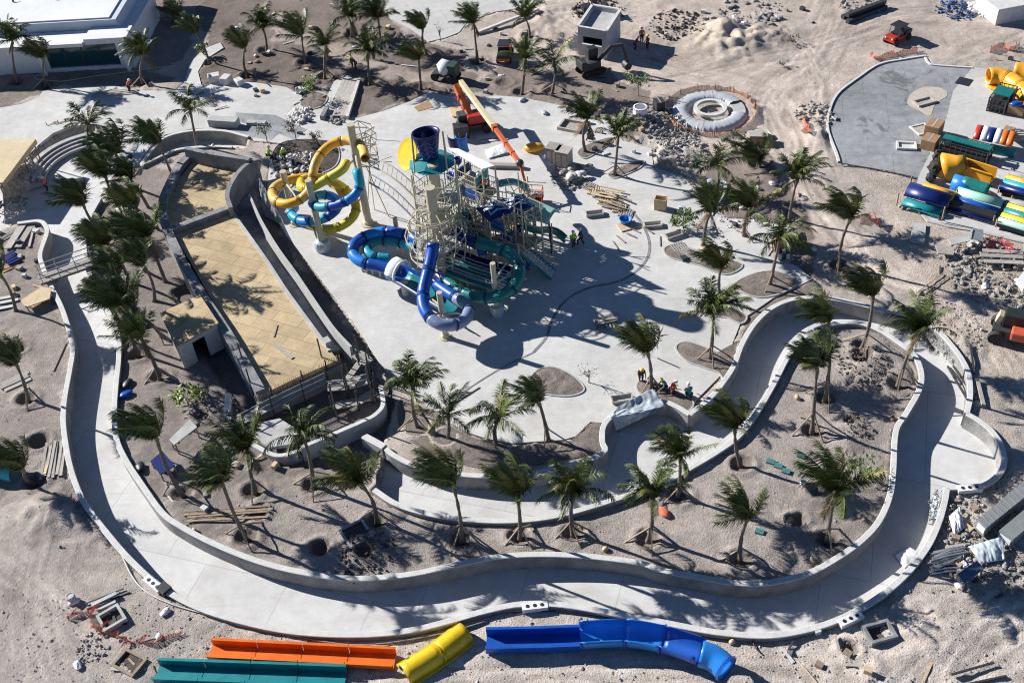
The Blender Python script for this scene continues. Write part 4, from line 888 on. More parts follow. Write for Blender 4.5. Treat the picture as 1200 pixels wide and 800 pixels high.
flume('turquoise and blue banded tube slide looping in front of the lemon one', [(418, 200, 7.7), (420, 208, 7.4), (422, 216, 6.9), (417, 227, 6.3), (407, 235, 5.9), (392, 241, 5.4), (376, 243, 5.0), (366, 238, 4.7), (371, 230, 4.4), (385, 229, 4.0), (396, 236, 3.6), (394, 246, 3.2), (382, 255, 2.8), (366, 260, 2.4), (350, 258, 2.0), (341, 250, 1.7), (346, 243, 1.4)], 0.40, [P_CYAN, P_SKY, P_BLUE, P_CYAN, P_SKY], 5, flange=DK)
flume('royal blue tube slide dropping from the tower and hooking round at the front', [(508, 284, 5.6), (507, 294, 5.1), (504, 308, 4.5), (500, 324, 3.9), (496, 342, 3.3), (497, 360, 2.9), (506, 374, 2.6), (520, 381, 2.4), (537, 379, 2.2), (548, 370, 2.0), (547, 358, 1.9), (536, 350, 1.8), (524, 342, 1.7), (511, 333, 1.6)], 0.49, [P_BLUE, P_BLUE, P_BLUE, P_GREYB, P_GREYB, P_GREYB, P_BLUE], 7, flange=DK)
flume('sea green tube slide making a wide hairpin right of the tower', [(531, 272, 4.4), (540, 276, 4.3), (556, 284, 4.1), (576, 289, 3.9), (593, 295, 3.6), (605, 305, 3.3), (609, 318, 3.0), (605, 332, 2.7), (592, 344, 2.4), (574, 349, 2.1), (555, 347, 1.9), (538, 340, 1.8), (524, 331, 1.7), (514, 323, 1.6)], 0.48, [P_NAVY, P_GREEN, P_GREEN, P_GREEN, P_GREEN, P_GREEN, P_GREEN, P_NAVY], 7, flange=DK)
flume('blue tube slide forming the outer left loop in front of the tower', [(494, 284, 3.5), (482, 278, 3.4), (468, 274, 3.3), (450, 272, 3.2), (432, 276, 3.1), (419, 283, 3.0), (413, 293, 2.8), (418, 303, 2.6), (430, 309, 2.5), (445, 312, 2.4), (458, 316, 2.3)], 0.49, [P_BLUE, P_BLUE, P_SKY, P_BLUE, P_SKY], 6, flange=DK)
flume('teal tube slide nested inside the blue left loop', [(488, 290, 3.0), (474, 286, 2.9), (456, 283, 2.8), (440, 284, 2.7), (430, 291, 2.6), (434, 299, 2.5), (446, 302, 2.4), (457, 303, 2.3)], 0.40, [P_CYAN, P_TEAL, P_TEAL, P_CYAN], 5, flange=DK)
# open run-out trough with the white rimmed mouth
ro = thing('open_slide', 'open blue and teal run-out slide with a white rimmed mouth', 'water slide', W(490, 350))
def half(path, r, a0=180, a1=360, t=0.05, n=14):
    prof = [(r * math.cos(R(a0 + (a1 - a0) * k / n)), r * math.sin(R(a0 + (a1 - a0) * k / n))) for k in range(n + 1)] + [((r - t) * math.cos(R(a1 - (a1 - a0) * k / n)), (r - t) * math.sin(R(a1 - (a1 - a0) * k / n))) for k in range(n + 1)]
    b = MB(); b.sweep(path, prof); return b
pth = resample(cat([W(*p) for p in [(460, 314, 2.3), (478, 324, 2.1), (498, 336, 1.9), (518, 348, 1.7), (532, 357, 1.55)]], 8), 0.5)
half(pth, 1.0).build('trough', P_BLUE, ro, smooth=True)
half(pth[2:], 0.94, 205, 335, 0.03).build('sliding_lane', P_TEAL, ro, smooth=True)
half(pth[0:3], 1.01, 0, 180).build('hood', P_WHITE, ro, smooth=True)
b = MB(); ring = [pth[2] + Vector((0, 0, 0)) + (lambda x, a: x * (1.03 * math.cos(a)) + Vector((0, 0, 1.03 * math.sin(a))))((pth[3] - pth[1]).cross(Vector((0, 0, 1))).normalized(), math.pi * k / 14) for k in range(15)]
b.tube(ring, 0.11, 8); b.build('mouth_rim', P_WHITE, ro, smooth=True)
for s in (-1, 1):
    x = (pth[3] - pth[1]).cross(Vector((0, 0, 1))).normalized() * s * 1.01; b = MB(); b.tube([p + x for p in pth[2:]], 0.07, 6); b.build('side_rim', P_WHITE, ro, smooth=True)
for q in ((425, 318), (430, 320), (437, 322), (446, 325)):
    b = MB(); p = W(*q); b.tube([Vector((p.x, p.y, 0)), Vector((p.x, p.y, 2.0))], 0.09, 8); b.build('stand_post', STEELT, ro)
b = MB(); p = W(476, 345); b.tube([Vector((p.x, p.y, 0)), Vector((p.x, p.y, 1.3))], 0.32, 12); b.build('stand_drum', STEELT, ro)
# straight racing lanes
ln = thing('racing_slide', 'straight racing slide with parallel navy, white and teal lanes', 'water slide', W(556, 330))
for i, (p, q, m) in enumerate((((520, 291), (596, 318), P_NAVY), ((519, 297), (596, 324), P_WHITE), ((518, 303), (597, 330), P_GREEN), ((517, 309), (592, 335), P_WHITE), ((516, 315), (585, 339), P_TEAL))):
    a = W(*p, 1.3); c = W(*q, 0.55); b = MB(); b.sweep([a, a.lerp(c, .5) + Vector((0, 0, -.12)), c], [(-0.40, 0.2), (-0.40, -0.06), (0.40, -0.06), (0.40, 0.2), (0.34, 0.2), (0.34, 0.0), (-0.34, 0.0), (-0.34, 0.2)]); b.build('lane', m, ln)
for t in (0.1, 0.45, 0.8):
    for p, q in (((520, 293), (596, 320)), ((516, 315), (585, 339))):
        a = W(*p, 1.3).lerp(W(*q, 0.55), t); b = MB(); b.tube([Vector((a.x, a.y, 0)), a - Vector((0, 0, .06))], 0.07, 8); b.build('stand_post', STEELT, ln)
# steel columns with their brace arms
def column(bx, by, h, r, label, arms=(), cap=True, base_drum=False, lean=(0, 0), arm_px=()):
    B = W(bx, by); root = thing('support_column', label, 'column', B, 'tan steel slide columns'); T = B + Vector((lean[0], lean[1], h))
    b = MB(); b.tube([B, B.lerp(T, 0.5), T], r, 14); b.build('post', STEELT, root, smooth=False)
    b = MB(); b.lathe(B, [(r * 2.1, 0), (r * 2.1, 0.06), (r * 1.3, 0.08), (r * 1.25, 0.35), (r, 0.4)], 14); b.build('base_plate', STEELT, root)
    if base_drum:
        d = MB(); d.lathe(B, [(r * 2.4, 0.0), (r * 2.6, 0.5), (r * 2.2, 0.9), (r * 1.05, 1.05)], 14); d.build('foot_wrap', SHEET, root)
    for (z, dx_, dy_, dz_) in arms:
        a = MB(); p = B.lerp(T, z / h); a.tube([p, p + Vector((dx_, dy_, dz_))], 0.07, 6); a.build('brace_arm', STEELT, root)
    for (z, px_, py_, pz_) in arm_px:
        a = MB(); p = B.lerp(T, z / h); q = W(px_, py_, pz_); a.tube([p, p.lerp(q, 0.55), q - Vector((0, 0, .35))], [0.1, .08, .06], 6); a.build('brace_arm', STEELT, root)
    return root
column(432, 262, 10.2, 0.34, 'tallest left column rising past the amber slide top', arm_px=((7.4, 422, 214, 7), (6.9, 402, 198, 7.1), (8.4, 410, 166, 8.1), (3.0, 416, 240, 2.9), (3.5, 398, 222, 3.4)))
column(346, 262, 5.6, 0.3, 'short left column inside the amber loop with splayed arms', arm_px=((4.2, 322, 230, 4.7), (4.4, 350, 234, 5.2), (3.9, 334, 216, 4.3), (3.6, 352, 212, 4.1)))
column(379, 292, 7.2, 0.29, 'slim column standing free in front of the turquoise slide', base_drum=True, arm_px=((4.2, 392, 241, 5.2), (1.9, 375, 264, 1.6)))
column(519, 332, 9.6, 0.42, 'thick front column in the middle of the pipe framework')
column(522, 306, 9.8, 0.45, 'thick rear column carrying the big tipping bucket')
column(522, 395, 4.6, 0.24, 'short column inside the front hook of the blue slide', arm_px=((2.6, 504, 371, 2.6), (2.6, 520, 379, 2.4), (2.5, 537, 378, 2.2), (2.4, 547, 365, 2.0), (3.2, 498, 344, 3.2)))
column(583, 368, 5.2, 0.22, 'slim column inside the green hairpin with a wrapped foot', base_drum=True, arm_px=((2.6, 574, 348, 2.1), (3.0, 600, 336, 2.6), (3.2, 607, 318, 3.0), (3.4, 598, 300, 3.5), (2.5, 556, 346, 1.9)))
column(470, 300, 4.0, 0.2, 'low column hidden inside the left double loop', arm_px=((3.0, 456, 283, 2.7), (3.0, 446, 302, 2.3), (3.3, 468, 275, 3.2)))
# central tower frame around the two thick columns
tw = thing('slide_tower', 'tan pipe framework tower with tipping bucket, decks and stairs', 'slide tower', W(520, 318))
def pt(px, py, z): return W(px, py, z)
C1 = W(519, 332); C2 = W(522, 306)
def ringrail(c, r, z, n=8, decks=True, h=1.05, m=STEELT, name='railing', gap=()):
    P = [c + Vector((r * math.cos(2 * math.pi * (k + .5) / n), r * math.sin(2 * math.pi * (k + .5) / n), z)) for k in range(n)]
    b = MB()
    for k in range(n):
        a, d = P[k], P[(k + 1) % n]; U = Vector((0, 0, 1))
        b.tube([a, a + U * h], 0.045, 6)
        if k in gap: continue
        for t in (0.5, 1.0): b.tube([a + U * h * t, d + U * h * t], 0.035, 6)
        for s in range(1, 5): q = a.lerp(d, s / 5); b.tube([q, q + U * h], 0.016, 4)
    b.build(name, m, tw)
    if decks: d = MB(); d.prism([(p.x, p.y) for p in P], z - 0.12, z); d.build('deck', CONC, tw)
    return P
Pa = ringrail(C1, 1.75, 4.4); Pb = ringrail(C1, 1.5, 6.3, decks=False, h=0.8)
Pc = ringrail(C2, 1.9, 6.6); Pd = ringrail(C2, 1.6, 3.2, decks=True)
b = MB(); rt = random.Random(9)
for k in range(8):
    b.tube([C1 + Vector((0, 0, 2.6)), Pa[k] - Vector((0, 0, .1))], 0.06, 6); b.tube([Pa[k] + Vector((0, 0, 1.0)), Pb[k]], 0.05, 6); b.tube([C1 + Vector((0, 0, 7.6)), Pb[k] + Vector((0, 0, .8))], 0.045, 6)
    b.tube([C2 + Vector((0, 0, 4.6)), Pc[k] - Vector((0, 0, .1))], 0.06, 6)
b.build('brace_arms', STEELT, tw)
b = MB()
for k in range(8): b.tube([Vector((Pc[k].x, Pc[k].y, 0)), Vector((Pc[k].x, Pc[k].y, 9.4))], 0.06, 6)
b.build('frame_posts', STEELT, tw)
b = MB()
for k in range(8):
    for z in (2.4, 4.6, 8.6): a = Pc[k]; d = Pc[(k + 1) % 8]; b.tube([Vector((a.x, a.y, z)), Vector((d.x, d.y, z))], 0.05, 6)
    a = Pc[k]; d = Pc[(k + 1) % 8]; b.tube([Vector((a.x, a.y, 2.4)), Vector((d.x, d.y, 4.6)), Vector((a.x, a.y, 6.6)), Vector((d.x, d.y, 8.6))], 0.035, 5)
b.build('frame_rails', STEELT, tw)
# loose-looking ring pipes and radial spokes round the front column
for j, (r_, z_) in enumerate(((2.3, 3.4), (2.0, 4.1), (2.5, 5.3), (2.2, 5.9), (1.8, 7.0))):
    b = MB(); tl = rt.uniform(-.12, .12); P = [C1 + Vector((r_ * math.cos(a * math.pi / 9), r_ * math.sin(a * math.pi / 9), z_ + tl * r_ * math.cos(a * math.pi / 9 + j))) for a in range(19)]; b.tube(P, .05, 5, False); b.build('ring_pipe', STEELT, tw)
b = MB()
for k in range(26):
    a = k * 2.4; r_ = rt.uniform(1.5, 2.5); z_ = rt.uniform(3.2, 6.6); b.tube([C1 + Vector((0, 0, z_ + rt.uniform(-.6, .6))), C1 + Vector((r_ * math.cos(a), r_ * math.sin(a), z_))], .042, 5)
b.build('spoke_pipes', STEELT, tw)
for k in range(9):
    a = k * .7 + .3; b = MB(); p = C1 + Vector((2.2 * math.cos(a), 2.2 * math.sin(a), 2.9)); e = C1 + Vector((2.1 * math.cos(a + .5), 2.1 * math.sin(a + .5), 6.2 + rt.uniform(-.5, .8))); b.tube([p, p.lerp(e, .5) + Vector((.3 * math.cos(a), .3 * math.sin(a), 0)), e], .05, 5); b.build('slant_pipe', STEELT, tw)
# teal octagonal roof, yellow disc and the tipping bucket
c = W(506, 190, 9.4); P = [c + Vector((1.95 * math.cos(2 * math.pi * (k + .5) / 8), 1.95 * math.sin(2 * math.pi * (k + .5) / 8), 0)) for k in range(8)]
b = MB(); vs = P + [p * 0.35 + c * 0.65 + Vector((0, 0, .5)) for p in P]; b.add(vs, [(k, (k + 1) % 8, 8 + (k + 1) % 8, 8 + k) for k in range(8)] + [tuple(range(8, 16)), tuple(range(7, -1, -1))]); b.build('octagon_roof', P_TEAL, tw)
q = Vector((-0.75, -0.45, 0.5)).to_track_quat('Z', 'Y').to_matrix()
b = MB(); b.lathe(W(478, 181, 9.6), [(0.02, -0.1), (1.0, -0.06), (1.3, 0.02), (1.3, 0.1), (1.0, 0.05), (0.02, 0.02)], 24, q); b.build('sun_disc', P_YEL, tw, smooth=False)
cb_ = W(504, 184, 9.95); ax = Vector((-0.06, 0.10, 1)).normalized(); q = Vector((0, 0, 1)).rotation_difference(ax).to_matrix()
b = MB(); b.lathe(cb_, [(0.05, 0), (0.66, 0.0), (0.80, 0.6), (0.92, 1.2), (1.04, 1.8), (1.12, 2.05), (1.12, 2.15), (1.02, 2.15), (0.96, 1.8), (0.7, 0.6), (0.05, 0.4)], 28, q); bk = b.build('tipping_bucket', plastic('midnight blue fibreglass', (0.005, 0.012, 0.07)), tw, smooth=True)
b = MB(); b.tube([cb_ + q @ Vector((1.10 * math.cos(2 * math.pi * k / 28), 1.10 * math.sin(2 * math.pi * k / 28), 2.14)) for k in range(29)], 0.06, 6, False); b.build('rim', P_NAVY, bk)
b = MB()
for j in range(4):
    pts = []
    z0 = 0.35 + 0.42 * j
    for k in range(12):
        a = R(-150 + 120 * k / 11 + 6 * math.sin(j)); z = z0 + 0.2 * math.sin(k * 1.25 + j * .5); rr = 0.69 + 0.19 * z; pts.append(cb_ + q @ Vector((rr * math.cos(a), rr * math.sin(a), z)))
    b.tube(pts, 0.05, 5)
b.build('swirl_pattern', P_BLUE, bk)
b = MB()
for dx_ in (-1.3, 1.3):
    b.tube([cb_ + Vector((dx_, 0.1, -0.5)), cb_ + Vector((dx_ * .95, .1, 2.2))], 0.07, 6); b.tube([cb_ + Vector((dx_, -1.3, -0.6)), cb_ + Vector((dx_ * .95, .1, 2.2))], 0.06, 6)
b.build('bucket_yoke', STEELT, tw)
# long white sloping canopy
q4 = [W(523, 174, 8.0), W(537, 175, 8.1), W(580, 195, 8.1), W(565, 199, 7.9)]
b = MB(); b.prism([(p.x, p.y) for p in q4], 0, 0.08); vs = b.v
b = MB(); b.add(q4 + [p + Vector((0, 0, .08)) for p in q4], [(3, 2, 1, 0), (4, 5, 6, 7), (0, 1, 5, 4), (1, 2, 6, 5), (2, 3, 7, 6), (3, 0, 4, 7)]); b.build('long_canopy', P_WHITE, tw)
for p in (q4[2], q4[3], q4[0].lerp(q4[3], .5)):
    b = MB(); b.tube([Vector((p.x, p.y, 0)), p], 0.07, 6); b.build('canopy_post', STEELT, tw)
# play decks
def deckpoly(px, z, m=CONC, rail=True, skip=(), panel=None):
    P = [W(a, b_, z) for a, b_ in px]; b = MB(); b.prism([(p.x, p.y) for p in P], z - 0.12, z); b.build('deck', m, tw)
    if rail:
        b = MB()
        for k in range(len(P)):
            if k in skip: continue
            a, d = P[k], P[(k + 1) % len(P)]; U = Vector((0, 0, 1))
            for t in (0.55, 1.1): b.tube([a + U * t, d + U * t], 0.035, 5)
            nn = max(2, int((d - a).length / 0.22))
            for s in range(nn + 1): e = a.lerp(d, s / nn); b.tube([e, e + U * 1.1], 0.035 if s in (0, nn) else 0.014, 4)
        b.build('railing', STEELT, tw)
    if panel:
        for k, pm in panel.items():
            a, d = P[k], P[(k + 1) % len(P)]; b = MB(); b.beam(a.lerp(d, .06) + Vector((0, 0, .55)), a.lerp(d, .94) + Vector((0, 0, .55)), 0.05, 0.85); b.build('rail_panel', pm, tw)
    b = MB()
    for p in P: b.tube([Vector((p.x, p.y, 0)), p + Vector((0, 0, 1.15))], 0.07, 6)
    b.build('deck_posts', STEELT, tw)
deckpoly([(540, 228), (562, 214), (584, 222), (566, 240)], 4.6, WOODL, panel={0: P_TEAL, 3: P_BLUE})
deckpoly([(566, 262), (590, 248), (612, 256), (592, 274)], 3.4, WOODL, panel={3: P_SKY, 0: P_NAVY})
deckpoly([(560, 282), (596, 271), (636, 281), (608, 299), (582, 295)], 2.3, WOODL, skip=(2,), panel={4: P_TEAL, 3: P_GREEN})
deckpoly([(536, 212), (552, 200), (572, 208), (558, 222)], 5.6, CONC, panel={0: P_NAVY, 2: P_TEAL})
deckpoly([(596, 250), (616, 242), (634, 252), (616, 262)], 3.9, CONC, panel={0: P_BLUE, 3: P_TEAL})
deckpoly([(534, 262), (552, 252), (566, 262), (548, 274)], 3.3, CONC, panel={0: P_SKY, 3: P_CYAN})
def stairs(a, c, n, w, label_m=CONC, sm=P_TEAL):
    d = (c - a); x = Vector((d.x, d.y, 0)).normalized(); sd = Vector((-x.y, x.x, 0))
    s = MB()
    for k in (-1, 1): s.beam(a + sd * k * w / 2, c + sd * k * w / 2, 0.07, 0.28)
    o = s.build('stair_flight', sm, tw)
    b = MB()
    for k in range(n):
        p = a.lerp(c, (k + .5) / n); b.box(p - Vector((0, 0, 0.02)), 0.28, w, 0.05, math.atan2(x.y, x.x))
    b.build('treads', label_m, o)
    b = MB()
    for k in (-1, 1):
        e = sd * k * w / 2
        for t in (0.5, 1.0): b.tube([a + e + Vector((0, 0, t)), c + e + Vector((0, 0, t))], 0.035, 5)
        for i in range(7): p = a.lerp(c, i / 6) + e; b.tube([p, p + Vector((0, 0, 1.0))], 0.025, 4)
    b.build('handrail', STEELT, o)
stairs(W(612, 292, 2.3), W(648, 322, 0.05), 10, 1.25, WHITEPL)
stairs(W(552, 240, 4.6), W(566, 268, 3.4), 7, 1.0)
stairs(W(540, 250, 4.6), W(566, 284, 2.3), 9, 1.1, STEELD)
def canopy(px, py, z, s, rz, apex, label, m=P_NAVY, m2=P_PALEB):
    c = W(px, py, z); q = Matrix.Rotation(rz, 3, 'Z'); P = [c + q @ Vector((x * s, y * s, 0)) for x, y in ((-1, -1), (1, -1), (1, 1), (-1, 1))]; A_ = c + Vector((0, 0, apex))
    b = MB(); b.add(P + [A_], [(0, 1, 4), (1, 2, 4), (2, 3, 4), (3, 0, 4), (3, 2, 1, 0)]); o = b.build('chevron_roof', m, tw)
    b = MB()
    for i in range(4):
        a, d = P[i], P[(i + 1) % 4]; n_ = (d - a).cross(A_ - a).normalized() * 0.012
        for (t0, t1) in ((0.30, 0.42), (0.62, 0.72)):
            mid = a.lerp(d, .5)
            L0, L1 = a.lerp(A_, t0), a.lerp(A_, t1); R0, R1 = d.lerp(A_, t0), d.lerp(A_, t1); M0, M1 = mid.lerp(A_, t0 + .16), mid.lerp(A_, t1 + .16)
            b.add([p + n_ for p in (L0, M0, M1, L1, M0, R0, R1, M1)], [(0, 1, 2, 3), (4, 5, 6, 7)])
    b.build('chevron_stripes', m2, o)
    for p in P: b = MB(); b.tube([Vector((p.x, p.y, 0)), p], 0.075, 8); b.build('roof_post', STEELT, tw)
canopy(579, 246, 5.2, 1.15, 0.5, 0.75, '')
canopy(605, 238, 5.0, 1.05, 0.25, 0.7, '')
mt_ = resample(cat([W(*p) for p in [(602, 240, 3.4), (622, 249, 3.1), (648, 261, 2.7)]], 6), 0.5)
half(mt_, 1.15, 25, 165).build('barrel_roof', P_MINT, tw, smooth=True)
for k in (1, len(mt_) // 2, -2):
    b = MB(); p = mt_[k]; b.tube([Vector((p.x, p.y - .8, 0)), p + Vector((0, -.8, 0))], 0.08, 6); b.tube([Vector((p.x, p.y + .8, 0)), p + Vector((0, .8, 0))], 0.08, 6); b.build('barrel_posts', STEELD, tw)
for dx_, m in ((0, P_NAVY), (9, P_SKY)):
    p = resample(cat([W(531 + dx_, 158, 8.2), W(532 + dx_, 166, 7.4), W(536 + dx_, 176, 6.4)], 6), .3)
    half(p, 0.52, 170, 370).build('entry_chute', m, tw, smooth=True); half(p[len(p) // 2:], 0.46, 190, 350, .02).build('chute_lining', P_CYAN, tw, smooth=True)
for q_ in ((537, 192, 6.0), (528, 210, 5.3), (607, 272, 2.7), (544, 203, 5.0), (552, 232, 3.6), (600, 292, 2.2)):
    b = MB(); c = W(*q_); b.lathe(c, [(0.12, -.1), (0.32, 0.15), (0.36, 0.55), (0.28, 0.56), (0.2, .2)], 12); b.build('spray_bucket', P_NAVY if q_[0] % 2 else P_BLUE, tw, smooth=True); b = MB(); b.tube([Vector((c.x, c.y, 0)), c], 0.05, 6); b.build('spray_stand', STEELT, tw)
rt2 = random.Random(31)
for k in range(30):
    b = MB(); p = W(rt2.uniform(530, 650), rt2.uniform(255, 315)); h = rt2.uniform(3.0, 6.5); b.tube([p, p + Vector((0, 0, h))], .055, 6)
    b.tube([p + Vector((0, 0, h * .9)), p + Vector((rt2.uniform(-1.6, 1.6), rt2.uniform(-1.2, 1.2), h * .9))], .045, 5); b.tube([p + Vector((0, 0, h * .5)), p + Vector((rt2.uniform(-1.8, 1.8), rt2.uniform(-1.2, 1.2), h * rt2.uniform(.2, .9)))], .04, 5); b.build('water_pipe', STEELT, tw)
for px_, m in (([(612, 262, 3.6), (628, 268, 3.0), (648, 268, 1.6), (664, 280, .5)], P_GREEN), ([(598, 268, 3.2), (590, 284, 2.4), (604, 300, 1.4), (622, 312, .4)], P_BLUE), ([(548, 262, 3.2), (562, 284, 2.3), (566, 300, 1.4)], P_SKY), ([(584, 214, 4.6), (604, 212, 3.8), (622, 222, 2.6)], P_TEAL)):
    half(resample(cat([W(*q) for q in px_], 6), .35), .42, 175, 365, .04).build('small_slide', m, tw, smooth=True)
for a_, e_ in (((548, 228, 6.2), (610, 236, 5.0)), ((556, 252, 4.6), (640, 268, 3.4)), ((536, 262, 4.2), (600, 285, 3.2)), ((566, 236, 5.6), (628, 262, 4.4)), ((545, 240, 5.4), (596, 262, 4.4))):
    A_, E_ = W(*a_), W(*e_); b = MB()
    for t in (0, .6): b.tube([A_ + Vector((0, 0, t)), A_.lerp(E_, .5) + Vector((0, 0, t + .15)), E_ + Vector((0, 0, t))], .05, 5)
    for k in range(7): p = A_.lerp(E_, k / 6); b.tube([p, p + Vector((0, 0, .7))], .03, 4)
    b.build('pipe_rail', STEELT, tw)
# tall thin masts in the play area
for (bx, by, h) in ((616, 318, 7.2), (637, 306, 6.0), (648, 300, 3.4), (574, 312, 5.0), (544, 305, 5.5)):
    b = MB(); p = W(bx, by); b.tube([p, p + Vector((0, 0, h))], 0.065, 6); b.build('mast', STEELT, tw)
# arched pipe bridge between the left launch frame and the tower
br = thing('pipe_bridge', 'arched tan handrails of the footbridge between left slides and tower', 'bridge', W(465, 270))
for i, (a, c, zc) in enumerate((((440, 186, 8.0), (494, 226, 6.6), 0.55), ((438, 196, 7.6), (492, 238, 6.2), 0.5), ((436, 205, 7.2), (490, 250, 5.8), 0.45), ((433, 214, 6.8), (489, 260, 5.4), 0.4))):
    A_, B_ = W(*a), W(*c); P = [A_.lerp(B_, t / 10) + Vector((0, 0, zc * math.sin(math.pi * t / 10))) for t in range(11)]
    b = MB(); b.tube(P, 0.08 if i % 2 else 0.06, 6); b.build('rail', STEELG if i > 1 else STEELT, br)
    if i % 2 == 0: P0 = P
    else:
        b = MB()
        for k in range(0, 11): b.tube([P0[k], P[k]], 0.03, 4)
        b.build('balusters', STEELT, br)
fr = thing('launch_frame', 'tangle of thin tan pipes around the top of the left column', 'pipe frame', W(440, 270))
rt = random.Random(5); c = W(430, 258)
lv = []
for z in (6.0, 6.9, 7.8, 8.6, 9.2):
    P = [c + Vector((0.9 + 1.15 * math.cos(a * math.pi / 3 + z) , 0.5 + 1.1 * math.sin(a * math.pi / 3 + z), z + .25 * math.sin(a * 2 + z))) for a in range(6)]; lv.append(P); b = MB()
    for k in range(6): b.tube([P[k], P[(k + 1) % 6]], 0.045, 5)
    b.build('ring_rail', STEELT, fr)
for k in range(6):
    b = MB(); b.tube([lv[0][k] - Vector((0, 0, 1.5 if k % 2 else 6.0)), lv[-1][k]], 0.05, 5); b.build('upright', STEELT, fr)
b = MB()
for k in range(6):
    for j in range(4): b.tube([lv[j][k], lv[j + 1][(k + (1 if j % 2 else -1)) % 6]], 0.03, 4)
for _ in range(10): p = rt.choice(lv[rt.randrange(3)]); b.tube([p, p + Vector((rt.uniform(.8, 2.2), rt.uniform(-.5, 1), rt.uniform(-.6, .5)))], 0.035, 4)
b.build('diagonal_braces', STEELT, fr)
b = MB(); P = lv[0]; b.prism([(p.x, p.y) for p in P], 5.85, 5.96); b.build('deck', CONC, fr)
# ================================================================== fibreglass flume parts lying about
def utrough(path, w, h, t=0.06, lip=0.12):
    k = w / 2; prof = [(-k - lip, h), (-k - lip, h - .05), (-k, h - .05), (-k, 0.0), (k, 0.0), (k, h - .05), (k + lip, h - .05), (k + lip, h), (k - t, h), (k - t, t), (-k + t, t), (-k + t, h)]
    b = MB(); b.sweep(path, prof); return b
def trough_thing(px0, px1, n, w, h, m, label, z=0.05):
    a, c = W(*px0, z), W(*px1, z); root = thing('flume_trough', label, 'slide part', a)
    for k in range(n):
        p, q = a.lerp(c, k / n), a.lerp(c, (k + 1) / n - (0.004 if k < n - 1 else 0)); utrough([p, p.lerp(q, .5), q], w, h).build('trough_section', m, root)
        s_ = (q - p).cross(Vector((0, 0, 1))).normalized(); b = MB(); e = p.lerp(q, .5) - Vector((0, 0, .09)); b.beam(e - s_ * (w * .5 + .3), e + s_ * (w * .5 + .3), .12, .12); b.build('bearer', WOOD, root)
    return root
trough_thing((184, 789), (405, 797), 4, 1.2, 0.62, P_TEAL, 'long teal slide trough lying on the sand in the foreground')
trough_thing((247, 764), (463, 775), 4, 1.1, 0.58, P_ORG, 'long orange slide trough lying on the sand behind the teal one')
yp = resample(cat([W(474, 791, 0.1), W(508, 770, 0.1), W(546, 741, 0.1)], 8), 0.3); yr = thing('flume_half', 'curved yellow half tube lying upside down between orange and blue troughs', 'slide part', yp[0]); h_ = len(yp) // 2
for s in (yp[:h_ + 1], yp[h_:]):
    half(s, 0.72, -5, 185, .05).build('half_section', P_YEL, yr, smooth=True)
b = MB(); t = (yp[h_ + 1] - yp[h_ - 1]).normalized() * .05; half([yp[h_] - t, yp[h_], yp[h_] + t], 0.78, -5, 185, .08).build('joint_flange', P_YEL, yr)
b = MB(); sd = (yp[-1] - yp[0]).cross(Vector((0, 0, 1))).normalized()
for k in (-1, 1): b.sweep([p + sd * k * 0.8 for p in yp], [(-.12, -.04), (.12, -.04), (.12, .04), (-.12, .04)])
b.build('side_flange', P_YEL, yr)
bz = thing('flume_trough', 'long blue slide lying at the riverside, trough sections ending in a closed tube', 'slide part', W(700, 760))
bp_ = cat([W(570, 755, 0.1), W(624, 754, 0.1), W(680, 752, 0.1), W(733, 750, 0.15), W(776, 757, 0.2), W(820, 771, 0.5)], 8)
mm = [P_BLUE, P_BLUE, P_SKY, P_SKY, P_BLUE]
for k in range(5):
    s = bp_[k * 8:k * 8 + 9]
    if k < 2: utrough(s, 1.25, 0.75).build('trough_section', mm[k], bz)
    else: half([p + Vector((0, 0, .78)) for p in s], 0.82, 155, 385, .05).build('trough_section', mm[k], bz, smooth=True)
    if k > 1: t = (s[1] - s[0]).normalized() * .04; half([s[0] + Vector((0, 0, .78)) - t, s[0] + Vector((0, 0, .78)), s[0] + Vector((0, 0, .78)) + t], 0.9, 155, 385, .1).build('joint_flange', P_BLUE, bz)
tb = cat([W(820, 771, 1.0) * 0 + bp_[-1] + Vector((0, 0, .5)), W(836, 771, 0.9), W(851, 783, 0.85)], 5)
b = MB(); b.shell(tb, 0.78, 20, .06); b.build('tube_section', P_SKY, bz, smooth=True)
b = MB(); t = (tb[-1] - tb[-2]).normalized() * .06; b.shell([tb[-1] - t, tb[-1] + t], 0.85, 20, .08); b.build('end_flange', P_BLUE, bz)
# turquoise piece at the left edge
tq = half([W(-40, 540, 0.75), W(-10, 546, 0.75), W(20, 552, 0.7)], 0.9, -5, 185, .05).build('flume_half', P_CYAN, smooth=True, label='turquoise half tube poking in at the left edge under the palm', cat='slide part')
